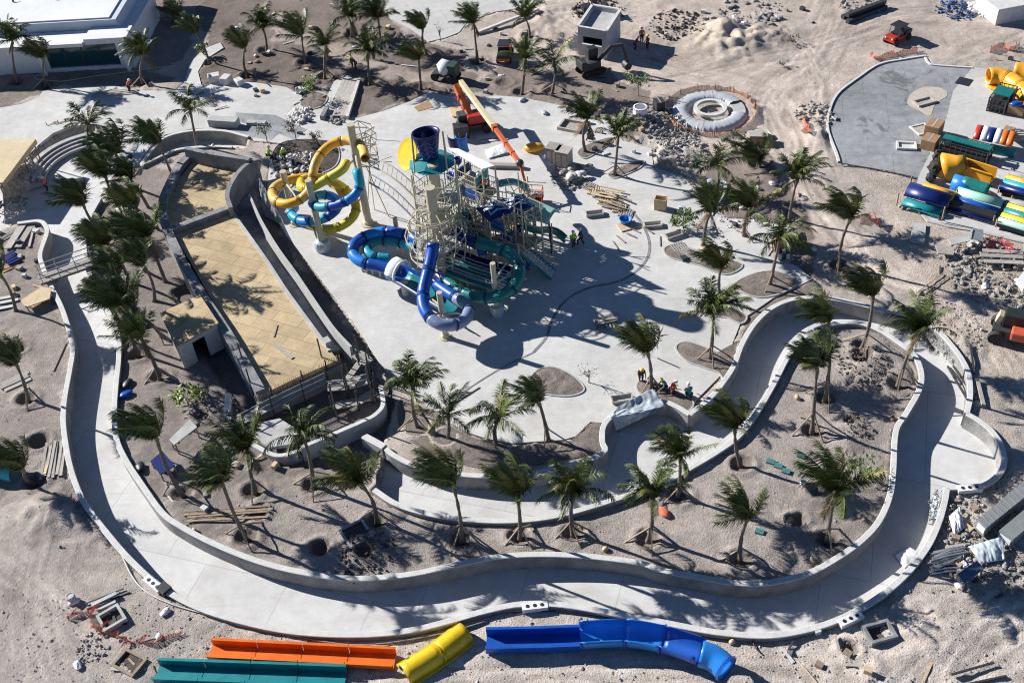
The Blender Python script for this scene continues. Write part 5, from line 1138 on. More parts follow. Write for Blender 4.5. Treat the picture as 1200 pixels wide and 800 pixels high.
# ---- storage slab
yt = flume('bent yellow tube slide piece standing on the storage slab corner', [(1158, 90, 0.8), (1170, 90, 0.8), (1184, 95, 0.8), (1196, 104, 0.8), (1212, 118, 0.8)], 0.86, [P_ORY, P_ORY], 6, 'tube_piece', P_ORY)
flume('second yellow tube piece behind the bent one at the right frame edge', [(1188, 82, 0.75), (1200, 84, 0.75), (1220, 90, 0.75)], 0.8, [P_ORY], 8, 'tube_piece', P_ORY)
b = MB(); b.lathe(W(1170, 101, 0.05), [(1.1, 0), (1.15, .1), (1.0, .2), (.02, .22)], 24); b.build('end_cap', P_ORY, label='flat round yellow lid lying before the bent yellow tube', cat='slide part')
XD = (W(1163, 238) - W(1118, 225)).normalized(); XR = math.atan2(XD.y, XD.x); YD = Vector((XD.y, -XD.x, 0))
def archrow(c, L, r, m, label, z=0.3, group='stacked half tubes on the storage slab'):
    a = Vector((c.x, c.y, z)) - XD * L / 2; e = Vector((c.x, c.y, z)) + XD * L / 2
    root = thing('flume_half', label, 'slide part', a, group); half([a - Vector((0, 0, r * .45)), a.lerp(e, .5) - Vector((0, 0, r * .45)), e - Vector((0, 0, r * .45))], r, 24, 156, .05, 12).build('half_shell', m, root, smooth=True)
    b = MB(); 
    for s in (-1, 1): b.beam(a + YD * s * (r + .06), e + YD * s * (r + .06), 0.16, 0.06)
    b.build('side_flange', m, root)
def rack(c, L, wd, label, h=0.25):
    root = thing('storage_rack', label, 'rack', c); b = MB()
    for s in (-1, 0, 1): p = c + XD * s * L * .42; b.beam(p - YD * wd / 2 + Vector((0, 0, .12)), p + YD * wd / 2 + Vector((0, 0, .12)), 0.12, 0.14)
    b.build('bearers', WOOD, root); b = MB()
    for s in (-1, 1):
        for t in (-1, 1): p = c + XD * s * L * .5 + YD * t * wd / 2; b.beam(p + Vector((0, 0, .21)), p + Vector((0, 0, h)), 0.1, 0.1)
    b.build('uprights', WOOD, root)
    if .4 < h < 1.2: b = MB(); b.box(c + Vector((0, 0, .26)), L * .96, wd * .97, h * .5, XR); b.build('lower_layer', BLACK, root)
c0 = W(1142, 246); rack(c0, 3.9, 2.6, 'timber rack under the mint and navy half tubes', 0.9)
for k, (m, nm) in enumerate(((P_MINT, 'pale mint half tube, farthest of the pair in the middle crate'), (P_BLUE, 'blue half tube in front of the pale mint one'), (P_NAVY, 'navy half tube at the near edge of the middle crate'))):
    archrow(c0 + YD * (-0.9 + 0.9 * k), 3.9, 0.5 if k else .62, m, nm, 0.75 - 0.2 * k)
c0 = W(1084, 241); rack(c0, 4.0, 3.0, 'open timber crate under the royal blue half tube', 1.5)
archrow(c0 - YD * 0.6, 3.7, 1.0, P_NAVY, 'big shiny royal blue half tube in the crate nearest the sand', 0.75); archrow(c0 + YD * 0.75, 3.3, 0.55, P_TEAL, 'teal half tube at the near side of the big blue one', 0.3); archrow(c0 - YD * 1.5 + XD * .5, 2.9, 0.5, P_ORY, 'amber half tube tucked behind the big blue one', 0.8)
for base, cols, lab in ((W(1200, 225), ((P_WHITE, 'grey'), (P_ORY, 'amber'), (P_CYAN, 'turquoise'), (P_NAVY, 'navy')), 'upper stack at the right frame edge'), (W(1200, 262), ((P_WHITE, 'grey'), (P_LEMON, 'lemon'), (P_TEAL, 'teal'), (P_YEL, 'yellow'), (P_MINT, 'mint')), 'lower stack at the right frame edge')):
    rack(base + XD * .6, 4.8, 0.78 * len(cols), 'timber rack under the ' + lab, 1.0)
    for k, (m, nm) in enumerate(cols):
        archrow(base + YD * (k - (len(cols) - 1) / 2) * 0.78 + XD * .6, 4.8, 0.37, CONCD if nm == 'grey' else m, nm + ' half tube in the ' + lab, 0.75)
# yellow funnel and trough
fn = thing('funnel_piece', 'amber funnel shaped slide entrance with a trough on the slab', 'slide part', W(1122, 200))
b = MB(); q = (XD * 0.75 + Vector((0, 0, .45)) - YD * .2).to_track_quat('Z', 'Y').to_matrix(); c = W(1113, 196, 0.75); b.lathe(c, [(1.45, -0.3), (1.2, 0.2), (0.85, 0.8), (0.7, 1.4), (0.62, 1.4), (0.78, .8), (1.1, .2), (1.35, -.3)], 24, q); b.build('funnel', P_ORY, fn, smooth=True)
a = W(1126, 200, 0.4); e = W(1163, 212, 0.4); utrough([a, a.lerp(e, .5), e], 1.2, 1.0, .06, .1).build('trough', P_ORY, fn)
b = MB(); b.shell([W(1116, 214, .75), W(1128, 217, .75), W(1140, 220, .75)], 0.78, 20, .06); o = b.build('tube_piece', P_SKY, smooth=True, label='short bright blue tube ring beside the amber trough', cat='slide part')
b = MB(); b.lathe(W(1146, 226, .1), [(0.95, 0), (1.0, .1), (.75, .45), (.65, .45), (.85, .1)], 20); b.build('slide_collar', P_ORY, label='amber collar lying in front of the bright blue ring', cat='slide part')
b = MB(); p_ = resample([W(1128, 214, 1.0), W(1160, 224, 1.0)], .5); half(p_, .6, 0, 180).build('flume_half', P_GREEN, smooth=True, label='dark green half tube behind the amber collar', cat='slide part')
# striped curved panel: red, white, navy and teal
sp = thing('striped_panel', 'curved slide panel striped red, white, navy and teal', 'slide part', W(1165, 172))
for k, m in enumerate((P_RED, P_WHITE, P_NAVY, P_WHITE, P_ORG, P_ORG)):
    a = W(1141 + 7.6 * k, 163 + 1.5 * k, .75); e = W(1141 + 7.6 * (k + 1), 163 + 1.5 * (k + 1), .75); half([a, a.lerp(e, .5), e + (e - a) * .03], 1.35, 30, 165, .05, 12).build('stripe_section', m, sp, smooth=True)
a = W(1158, 172, .5); e = W(1188, 178, .5); b = MB(); b.beam(a - Vector((0, .3, 0)), e - Vector((0, .3, 0)), .08, 1.0); b.build('teal_side', P_TEAL, sp)
# steel crates
def crate(c, L, wd, h, label, top=None, m=STEELD, bars=9, rz=None):
    rz = XR if rz is None else rz; x = Vector((math.cos(rz), math.sin(rz), 0)); y = Vector((-x.y, x.x, 0)); root = thing('steel_crate', label, 'crate', c); U = Vector((0, 0, 1)); b = MB()
    P = [c + x * (sx * L / 2) + y * (sy * wd / 2) for sx, sy in ((-1, -1), (1, -1), (1, 1), (-1, 1))]
    for k in range(4):
        b.beam(P[k] + U * .02, P[k] + U * h, .09, .09)
        for z in (.12, h * .5, h): b.beam(P[k] + U * z, P[(k + 1) % 4] + U * z, .07, .07)
        n_ = bars if k % 2 == 0 else max(3, int(bars * wd / L))
        for s in range(1, n_): p = P[k].lerp(P[(k + 1) % 4], s / n_); b.beam(p + U * .1, p + U * h, .04, .04)
    b.build('frame', m, root); b = MB(); b.box(c + U * .13, L * .9, wd * .86, h * .55, rz); b.build('load', BLACK, root)
    if top: b = MB(); b.box(c + U * (h + .03), L * 1.0, wd * .55, .1, rz); b.build('top_board', top, root)
    return root
crate(W(1130, 182), 4.3, 1.5, 1.3, 'long dark crate with a green top board beside the cardboard boxes', P_GREEN)
crate(W(1172, 124), 1.6, 3.2, 1.5, 'tall dark crate with green top standing below the yellow tubes', P_GREEN, bars=4)
b = MB()
for k in range(16):
    a = W(1089, 214, .2).lerp(W(1099, 186, .2), k / 15) + Vector((rnd.uniform(-.2, .2), 0, rnd.uniform(0, .7))); b.ball(a, rnd.uniform(.35, .55), 7, 5, (1, 1, .9), .2)
b.build('net_roll', RUBBER, label='lumpy dark roll of netting left of the amber funnel', cat='net roll')
def carton(px, py, w, d, h, label, m=CARD, rz=None, name='cardboard_box', flaps=True, cat_='box'):
    c = G(px, py); rz = XR if rz is None else rz; root = thing(name, label, cat_, c); b = MB(); b.box(c, w, d, h, rz); o = b.build('body', m, root); bevel(o, .02)
    b = MB(); b.box(c + Vector((0, 0, h + .003)), w * .12, d * .98, .012, rz); b.build('seam_tape', WOODG, root); b = MB(); b.box(c + Vector((0, 0, -.02)), w * 1.03, d * 1.03, .1, rz); b.build('skid', WOOD, root); return root
carton(1093, 158, 1.3, 1.7, 1.3, 'upright cardboard box, farther of the pair at the left end of the long crate')
carton(1089, 172, 1.3, 1.5, 1.0, 'cardboard box, nearer and lower of the pair at the left end of the long crate')
carton(1191, 132, 1.5, 1.4, 1.0, 'brown box carrying a blue bag next to the tall dark crate'); b = MB(); b.ball(W(1191, 122, 1.25), .5, 8, 5, (1.3, .8, .5), .12); b.build('blue_bag', P_BLUE, smooth=True, label='blue bag lying on the brown box', cat='bag')
carton(1180, 160, 0.9, 1.1, .8, 'small brown box left of the grey coil at the frame edge')
carton(925, 288, 2.6, 1.1, 1.0, 'tan cardboard block on the paving behind the open crowned palm', rz=-.1)
b = MB()
for k in range(7): b.tube([W(1194, 158, .15 + .16 * k) + Vector((1.0 * math.cos(a * .4), .9 * math.sin(a * .4), 0)) for a in range(17)], .085, 5, False)
b.build('hose_coil', STEELG, label='coil of grey hose beside the small brown box', cat='hose coil')
b = MB(); b.box(W(1130, 96, -.0), 1.4, 1.5, .03, XR); b.build('manhole_pit', BLACK, label='square open dark pit in the pale slab corner', cat='pit')
def basin(px, py, s, label, rz=.2, m=CONCL, h=.22, inner=SOILD, d=None):
    c = G(px, py); d = d or s; root = thing('catch_basin', label, 'catch basin', c); x = Vector((math.cos(rz), math.sin(rz), 0)); y = Vector((-x.y, x.x, 0)); b = MB(); P = [c + x * (sx * s / 2) + y * (sy * d / 2) + Vector((0, 0, h / 2)) for sx, sy in ((-1, -1), (1, -1), (1, 1), (-1, 1))]
    b.beam(P[0] - x * .09, P[1] + x * .09, .18, h); b.beam(P[2] + x * .09, P[3] - x * .09, .18, h); b.beam(P[1] + y * .091, P[2] - y * .091, .18, h); b.beam(P[3] - y * .091, P[0] + y * .091, .18, h); b.build('rim', m, root); b = MB(); b.box(c + Vector((0, 0, .01)), s - .18, d - .18, .03, rz); b.build('pit', inner, root); return root
basin(1062, 172, 1.6, 'small square inlet set in the grey slab near the storage boxes', -.25, inner=CONCL, d=1.1)
basin(1080, 152, 1.5, 'square unfinished inlet left of the cardboard boxes', .25, inner=ROCK, h=.12)
basin(1083, 120, 1.9, 'oblong form box in the sandy hollow of the grey slab', .3, WOODG, .2, ROCK, 1.0)
basin(670, 149, 2.2, 'square timber rimmed sand tray on the plaza left of the twin palm beds', -.5, WOODG, .3, ROCK, 1.7)
basin(132, 726, 1.3, 'square concrete catch basin with dark pit beside the red netting', .6, CONC, .35)
basin(418, 628, 1.6, 'square steel frame with a blue pump in the shaded sand', .5, STEELG, .12)
basin(152, 777, 1.6, 'slatted timber pit cover left of the teal trough', -.55, WOOD, .2, SOILD, 1.2)
basin(1030, 743, 1.5, 'concrete inlet box with white pipes below the river bend', .2, CONCD, .4, d=1.1)
b = MB(); b.prism([(p.x, p.y) for p in Wl([(1063, 118), (1070, 108), (1085, 102), (1104, 104), (1110, 112), (1096, 122), (1090, 136), (1078, 130), (1066, 124)], 0, 4, True)], -.003, .012); b.build('sand_patch', mat('pale sand', (.47, .42, .35), .95, .15, 2, .6, 8), kind='structure')
# ================================================================== machines
def wheel(b_r, parent, c, r, w, ax):
    q = Vector(ax).normalized().to_track_quat('Z', 'Y').to_matrix(); c = Vector(c)
    b = MB(); b.lathe(c, [(r * .5, -w / 2), (r * .92, -w / 2), (r, -w * .3), (r, w * .3), (r * .92, w / 2), (r * .5, w / 2)], 18, q); o = b.build('wheel', RUBBER, parent)
    b = MB(); b.lathe(c, [(.02, -w * .45), (r * .52, -w * .47), (r * .52, w * .47), (.02, w * .45)], 12, q); b.build('rim', b_r, o); return o
def local(c, rz):
    x = Vector((math.cos(rz), math.sin(rz), 0)); y = Vector((-x.y, x.x, 0))
    return lambda u, v, w=0: Vector(c) + x * u + y * v + Vector((0, 0, w))
def buggy(px, py, rz, body, roof, label):
    c = G(px, py); L = local(c, rz); root = thing('utility_buggy', label, 'buggy', c); y = L(0, 1) - L(0, 0)
    b = MB(); b.box(L(0, 0, .35), 2.9, 1.35, .35, rz); b.box(L(1.1, 0, .7), .8, 1.25, .25, rz); o = b.build('body', body, root); bevel(o, .06)
    b = MB(); b.box(L(-.95, 0, .72), 1.1, 1.35, .35, rz); b.box(L(-.95, 0, 1.0), .9, 1.1, .1, rz); b.build('cargo_bed', BLACK, root)
    b = MB(); b.box(L(.15, 0, .72), .7, 1.2, .25, rz); b.box(L(-.2, 0, .95), .18, 1.2, .5, rz); b.build('seat', BLACK, root)
    b = MB()
    for s in (-1, 1):
        b.tube([L(.85, .62 * s, .7), L(.5, .6 * s, 1.75), L(-.5, .6 * s, 1.8), L(-.6, .62 * s, .8)], .045, 6)
    b.build('roll_cage', STEELD, root); b = MB(); b.box(L(0, 0, 1.8), 1.5, 1.35, .08, rz); o = b.build('roof', roof, root); bevel(o, .04)
    for u in (1.05, -1.0):
        for s in (-1, 1): wheel(STEELD, root, L(u, .68 * s, .34), .36, .26, y)
    for s in (-1, 1): b = MB(); b.ball(L(1.5, .42 * s, .78), .1, 8, 5); b.build('headlight', WHITEP, root)
buggy(1051, 47, R(215), P_RED, BLACK, 'black roofed red nosed buggy parked by the red netting heap')
buggy(592, 68, R(80), P_LIFT, BLACK, 'orange buggy with black roof in the palm shade behind the plaza')
buggy(697, 15, R(10), STEELD, BLACK, 'dark buggy at the far edge behind the concrete box building')
# mini excavator
c = G(692, 85); L = local(c, R(20)); ex = thing('excavator', 'black tracked excavator with raised arm beside the concrete box building', 'excavator', c)
for s in (-1, 1):
    b = MB(); pth_ = [L(1.2 * math.cos(a) if abs(math.cos(a)) > .5 else 1.2 * math.cos(a), .8 * s, .38 + .36 * math.sin(a)) for a in [2 * math.pi * k / 20 for k in range(20)]]
    b.sweep(pth_, [(-.22, -.05), (.22, -.05), (.22, .05), (-.22, .05)], up=(L(0, 1) - L(0, 0)), loop=True); b.box(L(0, .8 * s, .1), 2.0, .4, .55, R(20)); b.build('track', RUBBER, ex)
b = MB(); b.box(L(-.2, 0, .8), 2.1, 1.8, .75, R(20)); b.box(L(-1.1, 0, .85), .5, 1.7, .95, R(20)); o = b.build('house', STEELD, ex); bevel(o, .08)
b = MB(); b.box(L(.35, .42, 1.5), 1.1, .9, 1.15, R(20)); o = b.build('cab', BLACK, ex); bevel(o, .08); b = MB(); b.box(L(.92, .42, 1.75), .04, .75, .8, R(20)); b.build('cab_window', GLASST, o)
b = MB(); A_ = W(677, 62, 2.6); b.beam(L(.8, -.25, 1.3), L(2.0, -1.0, 3.0), .26, .34); b.beam(L(2.0, -1.0, 3.0), L(3.0, -1.5, 3.1), .24, .3); b.build('boom', P_LIFT if False else STEELD, ex)
b = MB(); b.beam(L(3.0, -1.5, 3.1), L(3.5, -1.8, 1.1), .2, .26); o = b.build('dipper', STEELD, ex)
b = MB(); cc_ = L(3.4, -1.7, .75); b.lathe(cc_, [(.42, -.4), (.42, .4)], 10, (L(0, 1) - L(0, 0)).to_track_quat('Z', 'Y').to_matrix()); b.build('bucket', STEELD, o)
# concrete mixer dumper
c = G(523, 92); L = local(c, R(150)); mx = thing('drum_mixer', 'dark green site mixer with a white drum at the plaza edge', 'mixer', c); q = (L(.6, 0, .5) - L(0, 0, 0)).to_track_quat('Z', 'Y').to_matrix()
b = MB(); b.box(L(0, 0, .5), 2.6, 1.3, .35, R(150)); o = b.build('chassis', STEELD, mx)
b = MB(); b.lathe(L(-.1, 0, 1.3), [(.35, -.7), (.8, -.35), (.85, .2), (.45, .95), (.38, .95)], 18, q); b.build('drum', WHITEPL, mx, smooth=True)
b = MB(); b.box(L(-1.0, 0, .8), 1.0, 1.2, 1.2, R(150)); o = b.build('engine_cover', mat('dark green paint', (.03, .07, .05), .5, .2, 2), mx); bevel(o, .1)
for u in (.95, -.95):
    for s in (-1, 1): wheel(STEELD, mx, L(u, .75 * s, .45), .46, .32, L(0, 1) - L(0, 0))
# articulating boom lift
bl_ = thing('boom_lift', 'orange and cream articulating boom lift reaching down over the plaza', 'boom lift', W(556, 152))
c = W(556, 152); rz = R(10); L = local(c, rz)
b = MB(); b.box(L(0, 0, .45), 3.0, 1.7, .5, rz); o = b.build('chassis', STEELD, bl_); bevel(o, .05)
for u in (-1.1, 1.1):
    for s in (-1, 1): wheel(STEELG, bl_, L(u, .95 * s, .5), .5, .38, L(0, 1) - L(0, 0))
b = MB(); b.box(L(.3, 0, .98), 2.0, 1.5, .9, rz); o = b.build('turntable', P_RED, bl_); bevel(o, .12)
b = MB(); b.box(L(-1.0, .3, 1.0), 1.1, 1.2, .9, rz); o = b.build('engine_hood', BLACK, bl_); bevel(o, .1)
b = MB(); b.beam(W(551, 136, 1.6), W(534, 100, 3.6), .62, .62); o = b.build('lower_riser', P_LIFT, bl_); bevel(o, .08)
b = MB(); t = (W(534, 100, 3.6) - W(551, 136, 1.6)).normalized(); p_ = W(547, 128, 2.0); b.beam(p_, p_ + t * .5, .75, .75); p_ = W(541, 116, 2.7); b.beam(p_, p_ + t * .3, .72, .72); b.build('riser_band', P_RED, bl_)
p0, p1, p2 = W(540, 96, 3.9), W(579, 149, 3.3), W(609, 191, 2.9)
b = MB(); b.beam(p0, p1, .46, .5); o = b.build('main_boom', P_CREAM, bl_); bevel(o, .04)
b = MB(); b.beam(p1, p2, .34, .38); o = b.build('telescope', P_LIFT, bl_)
b = MB(); tt = (p2 - p1); b.beam(p1 + tt * -.02, p1 + tt * .05, .52, .56); b.beam(p1 + tt * .45, p1 + tt * .49, .42, .46); b.beam(p1 + tt * .72, p1 + tt * .75, .42, .46); b.build('boom_collars', P_LIFT, o)
b = MB(); b.tube([p1 + Vector((.1, -.1, -.4)), p1 + tt * .5 + Vector((.1, -.1, -.35)), p2 + Vector((.05, 0, -.3))], .05, 5); b.build('hydraulic_hose', BLACK, bl_)
b = MB(); b.ball(p2, .38, 8, 6); b.build('knuckle', STEELD, bl_)
p3 = W(617, 220, 1.5); b = MB(); b.beam(p2, p3, .22, .24); b.build('jib', P_LIFT, bl_)
bc = W(623, 233, .35); L = local(bc, R(-12)); b = MB(); b.box(L(0, 0, 0), 2.1, 1.1, .12, R(-12)); o = b.build('basket', P_RED, bl_); b = MB()
for (u, v) in ((-1, -.5), (1, -.5), (1, .5), (-1, .5), (0, -.5), (0, .5)): b.tube([L(u, v, .1), L(u, v, 1.15)], .04, 5)
for z in (.6, 1.15):
    Q = [L(-1, -.5, z), L(1, -.5, z), L(1, .5, z), L(-1, .5, z), L(-1, -.5, z)]
    for k in range(4): b.tube([Q[k], Q[k + 1]], .04, 5)
b.build('basket_rails', P_LIFT, o); b = MB()
for _ in range(9): b.ball(L(rnd.uniform(-.7, .8), rnd.uniform(-.3, .3), rnd.uniform(.3, 1.0)), rnd.uniform(.15, .3), 6, 4, (1.2, .8, .8), .25)
b.build('basket_load', WOODG, bl_)
# telehandler at the right edge
c = G(1192, 398); L = local(c, R(-28)); th = thing('telehandler', 'cream boomed telehandler with red engine cover at the right edge', 'telehandler', c); yv = L(0, 1) - L(0, 0)
b = MB(); b.box(L(.4, 0, .6), 4.6, 1.7, .6, R(-28)); b.build('chassis', STEELD, th)
b = MB(); b.box(L(.6, -.8, .85), 2.4, 1.0, .75, R(-28)); o = b.build('engine_cover', mat('weathered red paint', (.55, .10, .06), .45, .25, 1.5), th); bevel(o, .12)
b = MB(); b.box(L(-.6, .2, 1.1), 1.5, 1.1, 1.3, R(-28)); o = b.build('cab', BLACK, th); bevel(o, .1)
b = MB(); b.beam(L(-1.5, .1, 1.75), L(3.4, .1, 2.45), .62, .6); o = b.build('boom', P_CREAM, th); bevel(o, .05)
b = MB(); b.beam(L(-1.7, .1, 1.4), L(-1.5, .1, 2.15), .75, .3); b.build('boom_end', P_CREAM, th)
for u in (-1.5, 1.9):
    for s in (-1, 1): wheel(STEELG, th, L(u, .98 * s, .58), .6, .45, yv)
# ================================================================== people
def skinned(joints, edges, root_i=0, sub=1):
    me = bpy.data.meshes.new('p'); me.from_pydata([j[:3] for j in joints], edges, []); o = bpy.data.objects.new('p', me); scene.collection.objects.link(o)
    sk = o.modifiers.new('s', 'SKIN'); sk.use_smooth_shade = True
    for i, j in enumerate(joints): v = me.skin_vertices[0].data[i]; v.radius = (j[3], j[3] if len(j) < 5 else j[4]); v.use_root = (i == root_i)
    ss = o.modifiers.new('u', 'SUBSURF'); ss.levels = sub; ss.render_levels = sub
    dg = bpy.context.evaluated_depsgraph_get(); res = bpy.data.meshes.new_from_object(o.evaluated_get(dg)); bpy.data.objects.remove(o); return res
def pose(kind):
    # joints for a 1.75 m figure facing +X
    if kind == 'stand': hip, bend, kn, ft = .92, 0.0, .08, 0
    elif kind == 'lean': hip, bend, kn, ft = .88, .55, .12, 0
    elif kind == 'walk': hip, bend, kn, ft = .90, .12, .15, .3
    else: hip, bend, kn, ft = .48, .5, .35, -.05
    sb = math.sin(bend); cb2 = math.cos(bend)
    def up(h, x=0, y=0): return (sb * h + cb2 * x, y, hip + cb2 * h - sb * x)
    J = [(*up(0), .14, .11), (*up(.22), .135, .105), (*up(.44), .165, .115), (*up(.53), .07), (*up(.60, .01), .055), (*up(.68, .03), .105, .095), (*up(.78, .02), .085)]
    E = [(0, 1), (1, 2), (2, 3), (3, 4), (4, 5), (5, 6)]
    for s in (-1, 1):
        n = len(J); f = s * ft
        if kind == 'kneel':
            J += [(.05, .1 * s, hip - .03, .1), (.38, .14 * s, hip - .02 if s > 0 else .12, .075), (.30 if s > 0 else -.02, .14 * s, .08, .05), (.42 if s > 0 else -.12, .14 * s, .04, .045)]
        else: J += [(0, .1 * s, hip - .08, .1), (kn + f * .5, .11 * s, .48, .07), (f * .8 - .02, .11 * s, .09, .05), (f * .8 + .14, .12 * s, .04, .045)]
        E += [(0, n), (n, n + 1), (n + 1, n + 2), (n + 2, n + 3)]
        n = len(J); ax_ = .1 + .25 * bend + (.12 * s if kind == 'walk' else 0)
        S = up(.47, 0, .2 * s); J += [(*S, .065), (S[0] + ax_ * .4, .27 * s, S[2] - .27, .048), (S[0] + ax_ * 1.6 + .1, .24 * s, S[2] - .48, .036), (S[0] + ax_ * 1.8 + .15, .23 * s, S[2] - .56, .042)]
        E += [(2, n), (n, n + 1), (n + 1, n + 2), (n + 2, n + 3)]
    return J, E, up
BODY = {}
for kd in ('stand', 'lean', 'walk', 'kneel'):
    J, E, up = pose(kd); b_ = skinned(J, E); b_.materials.clear(); b_.materials.append(SKIN)
    legs = [0, 7, 8, 9, 15, 16, 17]; mp = {j: i for i, j in enumerate(legs)}
    JT = [(*J[j][:3], J[j][3] + .025) for j in legs]; ET = [(mp[a], mp[b2]) for a, b2 in E if a in mp and b2 in mp]
    t_ = skinned(JT, ET); t_.materials.clear(); t_.materials.append(JEANS)
    tor = [0, 1, 2, 11, 12, 19, 20]; mp = {j: i for i, j in enumerate(tor)}
    JV = [(*J[j][:3], J[j][3] + .028) for j in tor]; EV = [(mp[a], mp[b2]) for a, b2 in E if a in mp and b2 in mp]
    v_ = skinned(JV, EV); v_.materials.clear()
    hd = Vector(up(.76, .02)); b = MB(); b.lathe(hd, [(.17, -.03), (.165, 0), (.14, .08), (.08, .13), (.01, .145)], 12); 
    h_ = bpy.data.meshes.new('h'); h_.from_pydata(b.v, [], b.f)
    # facial features: eyes, nose and ears worked on the head
    fb = MB(); hc = Vector(up(.68, .03)); fx = Vector((math.cos(.2), 0, 0))
    BODY[kd] = (b_, t_, v_, h_)
def person(px, py, rz, kd, vest, label, helm=HELM, zz=None, trousers=None):
    c = G(px, py) if zz is None else W(px, py, zz); root = thing('person', label, 'person', c, rz=rz); bm_, t_, v_, h_ = BODY[kd]
    for nm, m_, mt_ in (('body', bm_, None), ('trousers', t_, trousers), ('vest', v_, vest), ('hard_hat', h_, helm)):
        m2 = m_.copy(); 
        if mt_ is not None: m2.materials.clear(); m2.materials.append(mt_)
        o = bpy.data.objects.new(nm, m2); scene.collection.objects.link(o); o.parent = root
person(672, 290, R(-60), 'stand', LIME, 'worker in a lime vest standing on the plaza beside a dark clothed one')
person(681, 287, R(160), 'walk', DKSH, 'dark clothed worker standing right of the lime vested one on the plaza')
person(751, 446, R(-90), 'lean', mat('dark red shirt', (.12, .05, .05), .9, .2, 5), 'worker in a dark red top stooping by the propped plaza palm', HELMY)
person(786, 462, R(20), 'kneel', ORV, 'worker in an orange vest crouching in the narrow soil bed')
person(780, 456, R(-160), 'kneel', TEALSH, 'worker in a teal shirt crouching above the narrow soil bed', HELMY)
person(808, 467, R(100), 'kneel', TEALSH, 'worker in teal bending at the corner of the paving by the bed')
person(562, 224, R(30), 'stand', LIME, 'worker in a lime vest up on the slide tower deck', zz=4.6)
person(568, 228, R(-60), 'stand', ORV, 'worker in an orange vest up on the slide tower deck', zz=4.6)
person(752, 50, R(-90), 'stand', ORV, 'worker in orange standing tallest of the trio right of the concrete box building')
person(759, 58, R(200), 'stand', P_RED, 'worker in red, nearest of the trio right of the concrete box building', HELMY)
person(744, 59, R(0), 'lean', P_RED, 'worker in red bending beside the concrete box building')
person(413, 80, R(0), 'stand', DKSH, 'dark clothed worker standing by the upper end of the planked ramp')
person(418, 82, R(180), 'lean', DKSH, 'dark clothed worker bending at the upper end of the planked ramp', HELMY)
person(438, 70, R(-40), 'stand', P_RED, 'worker in red beside a small red machine in the upper bed')
person(250, 172, R(-100), 'stand', LIME, 'worker in lime behind the curved slab on the basin rim')
person(315, 186, R(60), 'kneel', LIME, 'worker in lime crouching at the left of the dark messy bed')
person(333, 188, R(-60), 'lean', LIME, 'worker in lime bending in the middle of the dark messy bed')
person(52, 215, R(0), 'stand', ORV, 'worker in orange standing below the plywood platform in the channel')
person(690, 165, R(-30), 'walk', DKSH, 'dark clothed worker walking beside the timber crates and left palm bed')
person(589, 364, R(160), 'kneel', WOODG, 'worker in a pale shirt crouching at the wrapped foot of the slim column', HELMY)
person(152, 108, R(-20), 'lean', ORV, 'worker in orange bending over the heap of boards near the white building')
person(697, 11, R(-90), 'stand', ORV, 'worker in orange standing on the dark buggy at the far edge', zz=0.6)
# ================================================================== building site clutter
def planks(px0, px1, n, w, label, t=0.05, m=WOODL, spread=0.5, group=None, wd=0.2, name='timber_plank', z=0.0, jit=.25):
    rg = random.Random(int(px0[0] * 13 + px0[1])); a, c = G(*px0), G(*px1); d = (c - a); L_ = d.length; d.normalize(); s = Vector((-d.y, d.x, 0))
    for k in range(n):
        o = s * ((k - (n - 1) / 2) * spread); j = rg.uniform(-jit, jit); A_ = a + o + d * j; C_ = c + o + d * rg.uniform(-jit, jit) + s * rg.uniform(-jit * .5, jit * .5)
        h = z + t / 2 + .03 + (k % 2) * t * 1.05; A_ = A_ + Vector((0, 0, h)); C_ = C_ + Vector((0, 0, h)); b = MB(); b.beam(A_, C_, wd, t); b.build(name, m, label=label if n == 1 else label, cat='plank', group=group)
planks((218, 606), (318, 598), 4, .2, 'long plank lying on the island sand behind the large leaning palm', group='long planks on the island sand', spread=.28, m=WOOD, wd=.16)
planks((61, 560), (66, 518), 6, .2, 'pale board in the fan of boards by the left river wall', group='boards beside the left river wall', spread=.28, m=WOODG, wd=.2)
planks((54, 556), (58, 535), 1, .2, 'short yellowish board left of the fan of pale boards', m=WOODL)
planks((62, 435), (76, 402), 1, .2, 'thin pole lying on the soil above the left river wall', m=WOOD, wd=.1)
planks((0, 455), (32, 440), 3, .3, 'pale board in the small pile at the left edge palm', group='pale boards at the left edge', spread=.45, m=WOODG, wd=.4)
planks((-8, 358), (20, 352), 3, .3, 'white board in the row at the left edge beside the entering trunk', group='white boards at the left edge', spread=.7, m=CONCL, wd=.35)
planks((15, 292), (30, 266), 2, .3, 'wide pale plank on the soil inside the channel bend', group='wide planks in the channel bend', spread=.8, m=WOODG, wd=.7, t=.1)
planks((34, 290), (40, 266), 1, .3, 'narrow pale plank right of the wide ones in the channel bend', m=WOODG, wd=.2, t=.1)
planks((-6, 284), (22, 268), 3, .3, 'thin board lying near the orange netting of the channel mouth', group='thin boards by the channel mouth', spread=.4, m=WOODG, wd=.15)
planks((2, 318), (22, 308), 3, .3, 'orange brown board on the soil left of the footbridge', group='brown boards left of the footbridge', spread=.3, m=CARD, wd=.22)
planks((110, 112), (160, 107), 6, .3, 'board in the heap below the propped palm of the white building', group='heap of boards near the white building', spread=.2, m=WOODG, wd=.25)
planks((1120, 420), (1142, 470), 3, .3, 'dark pole lying outside the right river wall', group='dark poles outside the right river wall', spread=.35, m=STEELD, wd=.14, t=.12)
planks((1136, 408), (1140, 440), 1, .3, 'short dark pole beside the longer ones at the right river wall', m=STEELD, wd=.14, t=.12)
planks((1144, 445), (1153, 476), 1, .3, 'pale square beam outside the right river wall', m=WOODG, wd=.25, t=.2)
